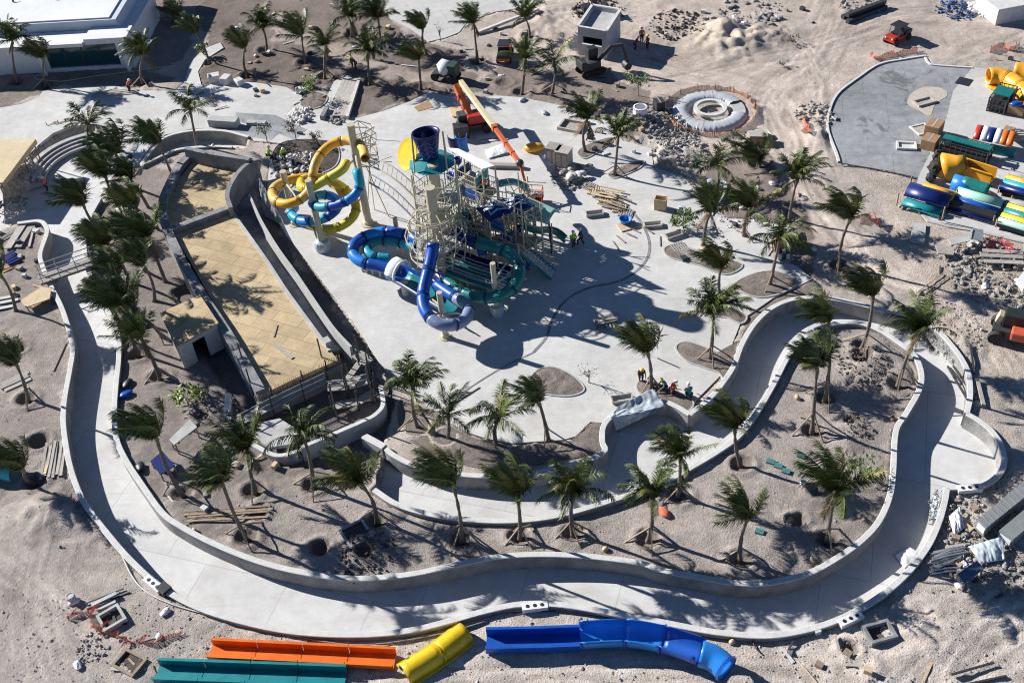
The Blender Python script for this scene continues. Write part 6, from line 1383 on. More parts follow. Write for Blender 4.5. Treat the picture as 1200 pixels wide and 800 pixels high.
planks((1080, 345), (1110, 320), 2, .2, 'thin dark stick lying across the sand path below the rubble', m=WOOD, wd=.08, group='thin sticks below the rubble')
planks((1150, 304), (1198, 306), 3, .3, 'long grey board on the rubble at the right edge', m=WOODG, wd=.45, group='long grey boards on the rubble', spread=.7, z=.4)
planks((520, 480), (560, 455), 1, .3, 'thin batten lying on the lower plaza left of the small star palm', m=WOODG, wd=.08)
planks((770, 420), (795, 432), 1, .3, 'thin rod lying on the paved tongue', m=STEELD, wd=.05)
planks((773, 276), (774, 288), 1, .2, 'short upright batten shape lying on the plaza', m=WOODG, wd=.08)
planks((718, 283), (728, 295), 1, .2, 'thin dark batten on the plaza left of the loose scraps', m=WOOD, wd=.08)
planks((98, 712), (150, 690), 2, .2, 'long dark rod on the sand above the red netting', m=STEELD, wd=.08, t=.06, group='dark rods above the red netting', spread=.4)
planks((114, 712), (138, 700), 2, .2, 'grey square bar beside the catch basin', m=STEELG, wd=.25, t=.15, group='grey bars beside the catch basin', spread=.4)
planks((575, 196), (616, 197), 1, .2, 'brown timber sleeper lying under the boom lift arm', m=WOODG, wd=.5, t=.35)
planks((560, 164), (592, 160), 3, .2, 'white board in the small stack under the boom lift arm', m=CONCL, wd=.3, group='white boards under the boom lift', spread=.45)
planks((1115, 800), (1170, 785), 2, .2, 'dark bar lying at the bottom edge', m=STEELD, wd=.12, t=.1, group='dark bars at the bottom edge', spread=.7)
planks((924, 770), (932, 735), 1, .2, 'grey pipe running from the river wall towards the bottom edge', m=STEELG, wd=.3, t=.25)
planks((936, 775), (962, 805), 1, .2, 'thin pale lath on the sand right of the grey pipe', m=WOODL, wd=.08)
planks((990, 25), (1035, 8), 3, .3, 'dark log beam at the far right sand edge', m=STEELD, wd=.5, t=.4, group='dark beams in the far sand', spread=.55)
planks((560, 40), (632, 18), 1, .3, 'long pale kerb beam at the far white concrete area', m=CONCL, wd=.35, t=.3)
planks((490, 78), (470, 76), 1, .3, 'white pole lying in the upper bed above the mixer palm', m=CONCL, wd=.15)
# planked ramp
planks((352, 0), (352, 0.5), 1, .1, 'small offcut at the far edge', m=WOOD)
rm = thing('planked_ramp', 'pale planked ramp running up from the plaza through the dark bed', 'ramp', W(400, 115)); b = MB()
for k in range(5): a = W(384 + k * 5, 136, .12); c = W(404 + k * 4, 92, .12); b.beam(a, c, .42, .08)
b.build('planks', WOODG, rm); b = MB(); b.beam(W(407, 138, .2), W(421, 94, .2), .3, .35); b.build('kerb_beam', CONCL, rm)
# sheets
def sheet(px, label, m=WOODG, z=.06, t=.05, name='board_sheet', cat_='board', group=None, n=0):
    P = [G(*p) for p in px]; zz = max(p.z for p in P) + z; b = MB(); b.prism([(p.x, p.y) for p in P], zz - t, zz); return b.build(name, m, label=label, cat=cat_, group=group)
sheet([(1069, 262), (1085, 264), (1083, 287), (1066, 284)], 'grey square board lying on the sand below the blue half tube crate', CONC, .2, .15)
sheet([(1108, 290), (1132, 283), (1138, 278), (1134, 292), (1112, 297)], 'grey bent board tilted on the rubble heap', CONC, .9, .08)
sheet([(1093, 289), (1117, 296), (1116, 304), (1098, 302)], 'pale board at the left tip of the rubble heap', WOODG, .5, .1)
sheet([(1138, 276), (1150, 278), (1150, 292), (1136, 288)], 'grey corrugated sheet on the rubble below the storage slab', STEELG, .8, .06)
sheet([(1188, 338), (1215, 305), (1215, 345), (1196, 348)], 'white dashed panel edge at the right frame above the telehandler', WHITEP, .9, .3)
for q, l in (((1075, 272, 0), 'left'),):
    pass
sheet([(276, 132), (322, 135), (360, 152), (345, 164), (310, 150), (276, 142)], 'dark grey wet concrete patch on the plaza by the stone blocks', WETSLAB, .012, .02, 'concrete_patch', 'patch')
sheet([(253, 146), (300, 148), (330, 154), (318, 164), (290, 160), (256, 152)], 'second damp grey patch on the plaza, nearer the basin rim', WETSLAB, .01, .02, 'concrete_patch', 'patch')
sheet([(485, 126), (502, 118), (508, 126), (490, 131)], 'flat brown cardboard lying on the upper plaza', CARD, .03, .02)
sheet([(526, 128), (548, 126), (554, 140), (530, 138)], 'tan tarpaulin heaped by the boom lift wheels', WOODL, .2, .1)
sheet([(840, 215), (850, 213), (852, 222), (842, 224)], 'white flat board amid the plaza palm clump', WHITEP, .1, .05)
sheet([(206, 548), (232, 527), (238, 537), (212, 560)], 'x', WOODG, .1, .05) if False else None
def table(px, label, h=1.0, m=CONC):
    P = [W(p[0], p[1], h) for p in px]; root = thing('work_table', label, 'table', G(*px[0])); b = MB(); b.prism([(p.x, p.y) for p in P], h - .08, h); b.build('tabletop', m, root)
    for p in P: b = MB(); q = P[0].lerp(P[2], .5); p = p.lerp(q, .1); b.beam(Vector((p.x, p.y, -.1)), Vector((p.x, p.y, h - .081)), .08, .08); b.build('leg', WOOD, root)
table([(198, 515), (222, 491), (231, 500), (204, 521)], 'grey topped work table between the windswept palm and the scaffold')
table([(176, 540), (190, 528), (205, 545), (188, 556)], 'dark blue covered low table behind the windswept palm', .7, P_NAVY)
table([(24, 352), (48, 336), (60, 338), (58, 350), (30, 360)], 'plywood topped frame below the footbridge, half boarded', .6, WOODL)
table([(1122, 672), (1145, 656), (1153, 666), (1130, 683)], 'blue grey work table in the junk by the right river bend', .8, mat('blue grey sheet', (.10, .14, .22), .3, .2, 2))
# footbridge
fb = thing('footbridge', 'timber footbridge with rails over the left channel', 'footbridge', W(80, 325, .3)); A_, B_ = W(46, 328, .55), W(112, 305, .55); d = (B_ - A_).normalized(); s = Vector((-d.y, d.x, 0)); b = MB()
for k in range(4): b.beam(A_ + s * (k - 1.5) * .34, B_ + s * (k - 1.5) * .34, .30, .07)
b.build('deck_boards', WOODG, fb); b = MB()
for k in (-1, 1): b.beam(A_ + s * k * .55 - Vector((0, 0, .14)), B_ + s * k * .55 - Vector((0, 0, .14)), .1, .2)
b.build('bearers', WOOD, fb)
for k in (-1, 1):
    b = MB()
    for t in (.55, 1.05): b.tube([A_ + s * k * .7 + Vector((0, 0, t)), B_ + s * k * .7 + Vector((0, 0, t))], .045, 6)
    for i in range(4): p = A_.lerp(B_, .04 + i * .306) + s * k * .7; b.tube([p - Vector((0, 0, .2)), p + Vector((0, 0, 1.1))], .045, 6)
    b.build('handrail', STEELG, fb)
# scaffold and retaining wall in front of the raised pool
wall_run(Wl([(446, 452), (449, 473), (440, 485), (425, 493), (388, 509), (352, 524)], .9, 5), 'long low grey retaining wall curving below the scaffold', w=.3, top=.9, bot=-.9, name='retaining_wall', m=CONC)
wall_run(Wl([(352, 527), (325, 533), (300, 522), (285, 510)], .5, 5), 'pale low end wall left of the star shaped palm', w=.3, top=.5, bot=-.8, name='retaining_wall', m=CONC)
wall_run(Wl([(426, 510), (450, 523)], .4, 3), 'short wall stub at the closed left end of the inner channel', w=.5, top=.42, bot=-1.2, name='retaining_wall', m=CONC)
sheet([(298, 505), (330, 498), (352, 512), (345, 528), (318, 532), (300, 520)], 'pale concrete ledge at the foot of the scaffold', CONC, .75, .3, 'concrete_ledge', 'ledge')
def scaf(pxs, z, label, w=.9, posts=True, rail=True):
    P = [W(p[0], p[1], z) for p in pxs]; root = thing('scaffold_walkway', label, 'scaffold', Vector((P[0].x, P[0].y, 0)))
    for a, c in zip(P[:-1], P[1:]):
        d = (c - a).normalized(); s = Vector((-d.y, d.x, 0)); b = MB()
        for k in range(3): b.beam(a + s * (k - 1) * w / 3, c + s * (k - 1) * w / 3, w / 3 - .03, .06)
        b.build('planks', WOODG, root)
    for p in P:
        for k in (-1, 1):
            q = p + Vector((0, k * w * .5, 0)); b = MB(); b.tube([Vector((q.x, q.y, -.8)), Vector((q.x, q.y, z + 1.5))], .055, 6); b.build('standard', STEELD, root)
    if rail:
        b = MB()
        for a, c in zip(P[:-1], P[1:]):
            for t in (.5, 1.0): b.tube([a + Vector((0, -w * .5, t)), c + Vector((0, -w * .5, t))], .04, 5)
        b.build('guard_rail', STEELG, root)
scaf([(284, 492), (320, 473), (356, 456), (384, 443)], .7, 'scaffold walkway of grey planks along the front edge of the raised pool')
scaf([(384, 452), (408, 450), (432, 443)], .8, 'short scaffold platform right of the front walkway', 1.2)
scaf([(404, 448), (421, 425)], 1.3, 'sloping plank bridge from scaffold to the pool corner', .5, rail=False)
scaf([(418, 414), (432, 425)], 1.2, 'small scaffold stage at the right front corner of the raised pool', 1.0)
scaf([(390, 476), (420, 470), (440, 458)], .1, 'lower scaffold lift of planks in the pit below the platform', .8, rail=False)
for q in ((381, 435), (395, 488), (437, 468), (300, 470), (290, 440)):
    b = MB(); p = W(*q); b.tube([Vector((p.x, p.y, -.6)), Vector((p.x, p.y, 3.4))], .06, 6); b.build('scaffold_pole', STEELD, label='single upright dark scaffold pole in front of the raised pool', cat='pole', group='single poles before the raised pool')
tarp([W(264, 458, 1.7), W(272, 468, 1.6), W(270, 500, -.2), W(262, 485, -.2)], 'white plastic wrap hanging at the left front corner of the raised pool', SHEET, .12, sag=.05)
# stone blocks, rubble and loose rocks
def rockmesh(b, c, r, rg, sq=None): b.ball(c, r, 6, 4, sq or (rg.uniform(.6, 1.5), rg.uniform(.6, 1.3), rg.uniform(.4, .9)), .26, rg, Matrix.Rotation(rg.uniform(0, 6), 3, 'Z'))
def rocks(px, py, spread, n, r0, r1, label, m=ROCK, group=None, cat_='rock', stuff=False, hgt=.0, flat=.6):
    rg = random.Random(px * 3 + py); c = W(px, py); b = MB()
    if stuff: n = int(n * 2.6); r1 = r0 + (r1 - r0) * .85
    for k in range(n):
        a = rg.uniform(0, 6.28); q = spread * (math.sqrt(rg.random()) + .35 * rg.random()); p = c + Vector((q * math.cos(a), q * math.sin(a) * 1.2, 0)); r = r0 * .7 + (r1 - r0) * rg.random() ** 3; p.z = max(ground_z(p), 0 if ground_z(p) < -.25 else -9) + r * .35 + hgt * max(0, 1 - q / spread) * rg.random()
        if stuff: rockmesh(b, p, r, rg)
        else: bb = MB(); rockmesh(bb, p, r, rg); bb.build('rock', m, label=label, cat=cat_, group=group)
    if stuff: o = b.build('rubble', m, label=label, cat='rubble', kind='stuff')
RUB = mat('grey rubble', (.30, .29, .275), .95, .35, 3, .6, 8, spec=.1); RUBW = mat('white rubble', (.60, .585, .56), .9, .2, 3, .6, 8, spec=.1)
rocks(786, 150, 2.4, 320, .06, .27, 'grey rubble heap between the palms and the fenced ring', RUB, stuff=True, hgt=.9)
rocks(800, 178, 2.0, 100, .06, .30, 'broken stone heap below the fenced ring', ROCK, stuff=True, hgt=.6)
rocks(752, 140, 2.0, 100, .06, .25, 'broken stone scatter beside the white plastic drum', RUB, stuff=True, hgt=.3)
rocks(1165, 320, 3.0, 280, .06, .30, 'dark rubble strip below the storage slab at the right', RUB, stuff=True, hgt=.4)
rocks(1140, 300, 1.6, 60, .06, .2, 'pale rubble amid the boards below the storage slab', ROCK, stuff=True, hgt=.4)
rocks(1128, 605, 1.7, 120, .05, .18, 'heap of mixed pale rubbish outside the right river bend', RUB, stuff=True, hgt=.4)
rocks(1110, 385, 2.3, 200, .04, .14, 'gravel scatter outside the right river bend', ROCK, stuff=True)
rocks(1195, 585, 1.6, 110, .06, .22, 'rubbish scatter at the right frame edge', RUB, stuff=True, hgt=.2)
rocks(1160, 655, 2.0, 160, .06, .25, 'rubbish scatter around the blue grey work table', RUB, stuff=True, hgt=.3)
rocks(108, 758, .8, 40, .05, .2, 'small stones and bags below the red netting', ROCK, stuff=True)
rocks(1012, 430, 1.6, 160, .05, .16, 'crumbly soil heap between the river bend palms', SOIL, stuff=True, hgt=.35)
rocks(1006, 502, .9, 80, .04, .14, 'crumbled soil beside the small hole on the island', SOIL, stuff=True, hgt=.15)
rocks(430, 650, 1.5, 140, .04, .15, 'clods of dark soil round the two open holes of the island', SOILD, stuff=True)
rocks(345, 195, 1.9, 120, .08, .35, 'pale bags and debris in the dark messy bed', RUBW, stuff=True, hgt=.3)
rocks(357, 205, 1.6, 80, .08, .3, 'dark debris in the messy bed behind the amber slide', SOILD, stuff=True, hgt=.3)
rocks(25, 205, 1.6, 130, .08, .3, 'rubble and bags under the plywood platform', RUBW, stuff=True, hgt=.3)
rocks(10, 245, 1.5, 60, .08, .3, 'debris on the channel floor below the plywood platform', RUB, stuff=True, hgt=.2)
rocks(668, 208, 1.5, 90, .08, .3, 'grey bagged rubble line on the plaza, upper end', RUB, stuff=True, hgt=.3)
rocks(352, 135, 1.0, 60, .12, .42, 'crumpled white stones heaped on the plaza by the damp patch', RUBW, stuff=True, hgt=.5)
rocks(395, 138, .9, 40, .1, .3, 'dark and white debris at the foot of the planked ramp', RUB, stuff=True, hgt=.3)
rocks(862, 250, 1.6, 26, .08, .26, 'white debris scattered under the plaza palm clump', RUBW, stuff=True, hgt=.2)
rocks(1010, 5, 2.0, 50, .1, .4, 'dark debris at the far right sand edge', RUB, stuff=True)
rocks(1122, 12, 1.8, 80, .08, .3, 'heap of blue and dark equipment at the far right', mat('blue dark scrap', (.03, .04, .06), .6, .6, 1.5, col2=(.07, .16, .38)), stuff=True, hgt=.6)
rocks(1150, 10, 1.3, 30, .2, .6, 'pale sacks beside the blue heap at the far right', RUBW, stuff=True, hgt=.4)
rocks(700, 12, 2.5, 60, .1, .4, 'dark scrub and rubble behind the concrete box building', SOILD, stuff=True)
rocks(795, 28, 2.6, 70, .1, .4, 'dark debris in the far sand beyond the plant room', SOILD, stuff=True, hgt=.3)
rocks(880, 12, 3.0, 50, .1, .5, 'dark scrap along the far sand edge', RUB, stuff=True)
rocks(955, 135, 1.6, 90, .05, .3, 'broken pale stones outside the kerb of the grey slab', ROCK, stuff=True, hgt=.2)
# thousands of pebbles strewn over the bare ground
rg2 = random.Random(77); b = MB(); cnt = 0
while cnt < 5200:
    px, py = rg2.uniform(-20, 1220), rg2.uniform(-8, 815)
    if rg2.random() < .45: py = rg2.uniform(690, 815)
    p = W(px, py); z = ground_z(p)
    if z < -.22: continue
    r = 0.025 + 0.06 * rg2.random() ** 3 + (0.08 if rg2.random() < .02 else 0); p.z = z + r * .3
    q = Matrix.Rotation(rg2.uniform(0, 6), 3, 'Z'); b.add([p + q @ Vector(v) * r for v in ((1, .2, 0), (-.2, 1, .1), (-1, -.1, 0), (.1, -.9, .1), (.1, .1, .55))], [(0, 1, 4), (1, 2, 4), (2, 3, 4), (3, 0, 4)]); cnt += 1
b.build('gravel', PEB, origin=(0, 0, 0), kind='stuff')
for k, (px, py, s, lab) in enumerate(((252, 95, 1.3, 'left stone block in the row at the dark bed edge'), (266, 97, 1.2, 'middle stone block in the row at the dark bed edge'), (281, 99, 1.0, 'right stone block in the row at the dark bed edge'), (352, 108, .9, 'lone white block beside the round tree bed'))):
    c = G(px, py); b = MB(); b.box(c, s, s * .8, s * .65, .2 + k); o = b.build('stone_block', CONCL, label=lab, cat='block'); bevel(o, .08)
def beamblock(px0, px1, w, h, label, m=CONC, name='concrete_block'):
    a, c = G(*px0), G(*px1); b = MB(); z = Vector((0, 0, h / 2)); b.beam(a + z, c + z, w, h); o = b.build(name, m, label=label, cat='block'); bevel(o, .04)
beamblock((247, 146), (280, 148), 1.0, .8, 'long grey concrete block lying on the plaza above the basin'); beamblock((290, 145), (312, 146), .6, .3, 'thin grey concrete slab right of the long block')
beamblock((378, 141), (384, 130), .5, .5, 'dark grey block at the foot of the planked ramp', CONCD)
# upright timber crates on the plaza
def packcase(px, py, w, d, h, rz, label, m=WOODG):
    c = G(px, py); root = thing('timber_crate', label, 'crate', c); b = MB(); b.box(c + Vector((0, 0, .12)), w, d, h, rz); b.build('body', m, root); L = local(c, rz); b = MB()
    for s in (-1, 1):
        for t in (-.5, 0, .5): b.box(L(t * w * .9, s * (d / 2 + .025), .12), .1, .04, h, rz)
        b.box(L(0, s * (d / 2 + .03), h - .05), w, .04, .1, rz)
    b.build('battens', WOOD, root); b = MB(); b.box(L(0, 0, h + .13), w * 1.06, d * 1.06, .05, rz); b.build('lid', WOODG, root); b = MB(); b.box(L(0, 0, 0), w, .15, .12, rz); b.build('skid', WOOD, root)
packcase(650, 190, 1.3, 1.2, 1.6, -.5, 'tall grey timber crate, left of the joined pair on the upper plaza'); packcase(661, 194, 1.3, 1.2, 1.6, -.5, 'tall grey timber crate, right of the joined pair on the upper plaza')
tarp([W(634, 184, .7), W(645, 178, .75), W(655, 192, .1), W(640, 196, .1)], 'pale plastic wrapping crumpled at the left of the timber crates', SHEET, .1, sag=-.1, freq=.6)
b = MB(); b.ball(W(626, 173, .3), .8, 12, 7, (1.3, .8, .55), .04); b.build('yellow_float', P_ORY, smooth=True, label='yellow plastic shell lying beside the timber crates', cat='slide part')
# open wooden box
oc = thing('wooden_box', 'open upright wooden box standing alone on the plaza', 'box', W(774, 244)); c = W(774, 244); L = local(c, -.35); U = Vector((0, 0, 1))
for (a, e, nm) in (((-.5, -.35), (.5, -.35), 'panel'), ((.5, -.35), (.5, .35), 'panel'), ((.5, .35), (-.5, .35), 'panel'), ((-.5, .35), (-.5, -.35), 'panel')):
    b = MB(); b.beam(L(*a, .55), L(*e, .55), .05, 1.1); b.build(nm, WOODL, oc)
# material line on the plaza: sacks, planks, pallets
def pallet(px, py, rz, label, n=1, s=1.15, group=None, m=WOODL, z=0):
    c = G(px, py); c.z += z; root = thing('pallet', label, 'pallet', c, group); L = local(c, rz); b = MB()
    for k in range(6): b.box(L((k - 2.5) * s / 5.4, 0, .11), .12, s, .025, rz)
    for k in range(3): b.box(L((k - 1) * s / 2.4, 0, 0), .12, s, .02, rz)
    b.build('deck_boards', m, root); b = MB()
    for k in (-1, 0, 1): b.box(L(0, k * s * .45, .021), s, .1, .088, rz)
    b.build('bearers', m, root); return root
def sack(px, py, label, m=CONCL, s=.35, group=None, z=0, name='sack', sq=(1.4, .9, .45)):
    c = G(px, py); b = MB(); b.ball(c + Vector((0, 0, s * .4 + z)), s, 9, 6, sq, .14, None, Matrix.Rotation(rnd.uniform(0, 3), 3, 'Z')); return b.build(name, m, smooth=True, label=label, cat='sack', group=group)
rs = random.Random(12)
for k in range(12): sack(666 + rs.uniform(0, 26), 200 + rs.uniform(0, 14), 'grey cement sack in the pile at the top of the material line', WOODG if k % 3 else CONCL, .38, 'sacks on the plaza material line', rs.uniform(0, .5))
for k in range(7): pallet(690 + k * 7 + rs.uniform(-1, 1), 219 + k * 5.2, -.5 + rs.uniform(-.3, .3), 'pallet in the row of loose pallets along the material line', group='pallets along the plaza material line', m=WOODL if k % 2 else WOODG)
planks((700, 228), (722, 233), 5, .2, 'loose pale board on the pallets of the material line', m=WOODL, group='loose boards on the material line', spread=.5, z=.2, jit=.5)
planks((712, 236), (732, 243), 5, .2, 'loose board near the lower end of the material line', m=WOOD, group='loose boards at the lower material line', spread=.5, z=.2, jit=.5)
planks((735, 270), (748, 278), 4, .2, 'short scrap batten scattered below the blue tub', m=WOOD, group='scrap battens below the blue tub', spread=.8, jit=.6, wd=.12)
tub = thing('tub', 'round blue tub standing on loose boards at the end of the material line', 'tub', W(733, 262)); b = MB(); b.lathe(W(733, 262), [(.4, .1), (.54, .5), (.58, .5), (.58, .55), (.5, .55), (.36, .2)], 20); b.build('bowl', P_SKY, tub, smooth=True); b = MB(); b.box(W(735, 265, .0), 1.6, 1.2, .1, .3); b.build('base_board', WOODL, tub)
def bench(px, py, rz, label):
    c = G(px, py); root = thing('form_frame', label, 'frame', c); L = local(c, rz); b = MB()
    for s in (-1, 1): b.beam(L(-.75, .32 * s, .2), L(.75, .32 * s, .2), .1, .2); b.beam(L(.75 * s, -.32, .2), L(.75 * s, .32, .2), .1, .2)
    b.build('frame', WOODG, root); b = MB(); b.box(L(0, 0, .02), 1.5, .6, .05, rz); b.build('panel', CONCL, root)
bench(697, 252, 0.05, 'low pale box frame lying alone on the middle plaza'); bench(790, 277, .35, 'pale wooden frame above the pallet bed'); bench(729, 469, .1, 'small slatted frame on the lower plaza by the plastic sheet'); bench(765, 265, .0, 'thin flat frame outline on the plaza beside the drain curve')
pallet(708, 381, .1, 'pallet stacked with planks on the plaza left of the blown palm', s=1.5, m=WOODG); planks((702, 378), (724, 374), 4, .2, 'plank on the lone plaza pallet', m=WOODG, group='planks on the lone plaza pallet', spread=.25, z=.15)
for k, (px, py) in enumerate(((795, 290), (806, 297), (815, 303))): pallet(px, py, .3 + k * .4, 'loose pallet in the plaza soil bed left of the palm clump', group='pallets in the plaza soil bed', m=WOODG)
pallet(919, 302, .2, 'pallet with grey cans below the cardboard block', m=WOODG)
for k in range(6): b = MB(); b.lathe(G(914 + 4.5 * (k % 3), 299 + 5 * (k // 3), .14), [(.16, 0), (.16, .4), (.13, .44), (.02, .44)], 10); b.build('can', CONCL if k % 2 else BLACK, label='small can on the pallet below the cardboard block', cat='can', group='cans on the pallet')
# drums, buckets, stones on the walls, cleaner blocks
def drum(px, py, r, h, label, m=WHITEPL, name='drum', z=None):
    c = G(px, py); 
    if z is not None: c.z = z
    root = thing(name, label, 'drum', c); b = MB(); b.lathe(c, [(r * .9, 0), (r, .05), (r, h * .48), (r * 1.03, h * .5), (r, h * .52), (r, h), (r * .8, h + .02), (r * .8, h - .1), (.02, h - .1)], 16); b.build('shell', m, root, smooth=False); b = MB(); b.lathe(c, [(r * 1.05, h * .9), (r * 1.05, h * .97)], 16); b.build('hoop', STEELG, root)
drum(750, 145, .7, 1.0, 'big white plastic drum beside the dense palm pair'); drum(941, 569, .22, .35, 'small white bucket on the island sand', name='bucket'); drum(85, 703, .28, .5, 'grey bucket standing on the sand above the red netting', CONC, 'bucket')
drum(800, 577, .2, .3, 'x', name='bucket') if False else None
def brownbag(px, py, label, m=WOODL): sack(px, py, label, m, .22, None, .02, 'paper_sack', (1.1, .8, .8))
for px, py, l in ((709, 643, 'brown paper sack at the foot of the third propped riverside palm'), (952, 656, 'brown paper sack by the river wall right of the ring pit palm'), (562, 610, 'orange brown sack on the inner channel wall beside a propped palm'), (575, 709, 'small tan box on the outer river wall above the blue slide'), (934, 466, 'brown stone on the outer wall at the right bend'), (1136, 466, 'brown block sitting on the outer wall of the right bend'), (1046, 490, 'dark brown bag on the island wall inside the right bend'), (941, 350, 'orange brown block on the outer wall of the upper right bend'), (228, 622, 'brown bag behind the inner wall at the lower left bend'), (290, 731, 'tan bag outside the outer wall at the lower left bend'), (858, 752, 'tan stone between the blue slide tube and the river wall'), (803, 560, 'brown block on the inner channel wall beside the upright dark palm'), (452, 527, 'orange block at the closed end of the inner channel')):
    brownbag(px, py, l, CARD if 'dark' in l or 'orange' in l else WOODL)
sack(778, 601, 'bright orange sack on the sand right of the palm row', NET, .38, None, 0, 'sack'); sack(586, 612, 'white stone on the inner channel wall between two propped palms', CONCL, .25, None, 0, 'white_stone')
for px, py, l in ((903, 541, 'left teal valve box lid in the sand'), (912, 546, 'middle teal valve box lid in the sand'), (921, 552, 'right teal valve box lid in the sand'), (939, 534, 'pale teal lid lying apart on the island sand'), (890, 623, 'teal lid on the sand right of the ring pit palm')):
    c = G(px, py); b = MB(); b.box(c + Vector((0, 0, -.03)), .55, .4, .16, -.5); b.box(c + Vector((0, 0, .131)), .2, .05, .02, -.5); o = b.build('valve_lid', mat('dusty teal plastic', (.07, .20, .20), .6, .2, 3), label=l, cat='lid')
def vault(px, py, rz, label, z=0.02, h=.35):
    c = G(px, py); c.z = z; root = thing('fitting_block', label, 'block', c); L = local(c, rz); b = MB(); b.box(c, 1.6, .5, h, rz); o = b.build('block', WHITEP, root); 
    for k in (-1, 0, 1): b = MB(); b.lathe(L(k * .45, 0, h + .003), [(.12, 0), (.12, .02)], 12); b.build('port', BLACK, root)
vault(181, 687, -.75, 'white block with three round holes outside the lower left river wall'); vault(627, 713, .03, 'white block with three round holes above the blue slide'); vault(996, 728, .35, 'white slotted block below the right river bend'); vault(1135, 575, 0, 'white block under the round bay wall')
b = MB(); b.box(W(194, 693, 0), .8, .7, .5, -.75); o = b.build('steel_box', BLACK, label='black box beside the holed white block at the lower left wall', cat='box'); bevel(o, .03)
# pipes and hoses
def hose(px, r, m, label, n=6, z=.03, name='hose'):
    path = [Vector((p.x, p.y, max(ground_z(p), -.02 if ground_z(p) > -.25 else 0) + r + z)) for p in Wl(px, 0, n)]; b = MB(); b.tube(path, r, 6); b.build(name, m, smooth=True, label=label, cat=name)
hose([(138, 640), (155, 675), (172, 694), (200, 708), (240, 720), (275, 728)], .05, CONCL, 'white flexible pipe lying outside the lower left river wall', name='pipe')
hose([(300, 735), (380, 752), (440, 755), (520, 742), (570, 728)], .045, WOODG, 'grey hose running along the foot of the lower river wall')
hose([(600, 718), (640, 716), (700, 722), (720, 726)], .03, BLACK, 'thin black cable above the blue slide', name='cable')
hose([(358, 745), (362, 757), (374, 762)], .03, BLACK, 'short black cable loop above the orange trough', name='cable')
hose([(60, 84), (40, 92), (70, 96), (110, 90), (150, 85), (185, 80), (205, 78)], .04, CONCL, 'white hose snaking along the white building front')
hose([(880, 742), (884, 757), (892, 766)], .04, BLACK, 'black cable bent on the sand right of the blue tube', name='cable')
for i, off in enumerate(range(16)):
    a = G(1090 + rnd.uniform(-4, 6), 672 - i * 1.6 + rnd.uniform(-3, 3)); e = G(1128 + rnd.uniform(-6, 6), 662 - i * 1.6 + rnd.uniform(-5, 6)); b = MB(); z = .08 + .05 * (i % 4); b.tube([a + Vector((0, 0, z)), a.lerp(e, .5) + Vector((0, 0, z + rnd.uniform(0, .15))), e + Vector((0, 0, z))], .07, 6); b.build('pipe', STEELG, label='grey pipe in the loose bundle outside the right river bend', cat='pipe', group='loose grey pipes outside the right bend')
# long dark cover stacks at the right edge
def ribbed(px, h, label, m=STEELG):
    P = [W(p[0], p[1], h) for p in px]; root = thing('cabinet_stack', label, 'container', W(*px[0])); b = MB(); b.prism([(p.x, p.y) for p in P], .15, h); b.build('body', m, root); b = MB()
    for k in range(1, 12): a = P[0].lerp(P[3], k / 12); e = P[1].lerp(P[2], k / 12); b.beam(a + Vector((0, 0, .02)), e + Vector((0, 0, .02)), .05, .05)
    b.build('ribs', m, root); b = MB(); a = P[0].lerp(P[1], .1); e = P[0].lerp(P[1], .9); b.beam(a + Vector((0, -.03, -.45)), e + Vector((0, -.03, -.45)), .05, .5); b.build('end_panel', WHITEP, root)
    b = MB(); b.prism([tuple((sum(P, Vector()) / 4 + (p - sum(P, Vector()) / 4) * .9)[:2]) for p in P], -.1, .149); b.build('plinth', WOOD, root)
DGR = mat('grey sheet roofing', (.22, .235, .24), .4, .1, 2)
ribbed([(1146, 608), (1156, 618), (1216, 570), (1204, 560)], 1.1, 'long ribbed grey container lying at the right edge by the river bend', DGR); ribbed([(1171, 621), (1187, 632), (1222, 603), (1206, 592)], .9, 'second plain grey container at the right edge below the ribbed one', DGR)
tarp([W(1135, 640, .3), W(1175, 628, .6), W(1178, 655, .3), W(1150, 660, .2)], 'crumpled milky plastic sheet among the junk at the right edge', SHEET, .16, sag=-.2, freq=.6)
tarp([W(1112, 605, .3), W(1126, 592, .3), W(1130, 618, .2), W(1118, 628, .2)], 'white plastic bags heaped against the right river wall', WHITEPL, .16, sag=-.2, freq=.6)
tarp([W(1049, 650, -.85), W(1065, 640, -.8), W(1080, 648, -.85), W(1060, 666, -.95)], 'white plastic sheet lying on the river floor at the right bend', WHITEPL, .06, sag=-.08, freq=.5)
tarp([W(1090, 605, -.6), W(1095, 575, -.6), W(1102, 578, -.5), W(1100, 608, -.5)], 'clear plastic sheet on the river floor against the right wall', SHEET, .12, sag=-.1)
packcase(888, 166, 1.6, 1.0, .8, -.2, 'low brown crate by the netted ring, under the low young palm', CARD); carton(896, 160, .9, .8, .5, 'white box standing behind the low brown crate', WHITEP, .2)
carton(772, 130, .9, 1.1, 1.1, 'dark grey machine box at the edge of the rubble', STEELD, .2, 'generator', cat_='generator')
c = W(541, 160); b = MB(); b.box(c, 1.5, 1.2, 1.3, .1); o = b.build('black_cage', BLACK, label='black caged generator standing left of the boom lift', cat='generator'); bevel(o, .06)
tarp([W(568, 176, .15), W(590, 168, .3), W(598, 178, .2), W(572, 186, .1)], 'white wrapping sheets lying under the boom lift telescope', WHITEPL, .08, sag=-.1, freq=.5)
for px, py, l in ((612, 118, 'white plastic bag heap at the upper plaza edge'), (638, 133, 'pale lumpy sack on the upper plaza'), (832, 213, 'white bag between the plaza palms'), (800, 246, 'pale sack beside the dark bush'), (846, 235, 'small white sack under the dark round palm')): sack(px, py, l, SHEET, .33)
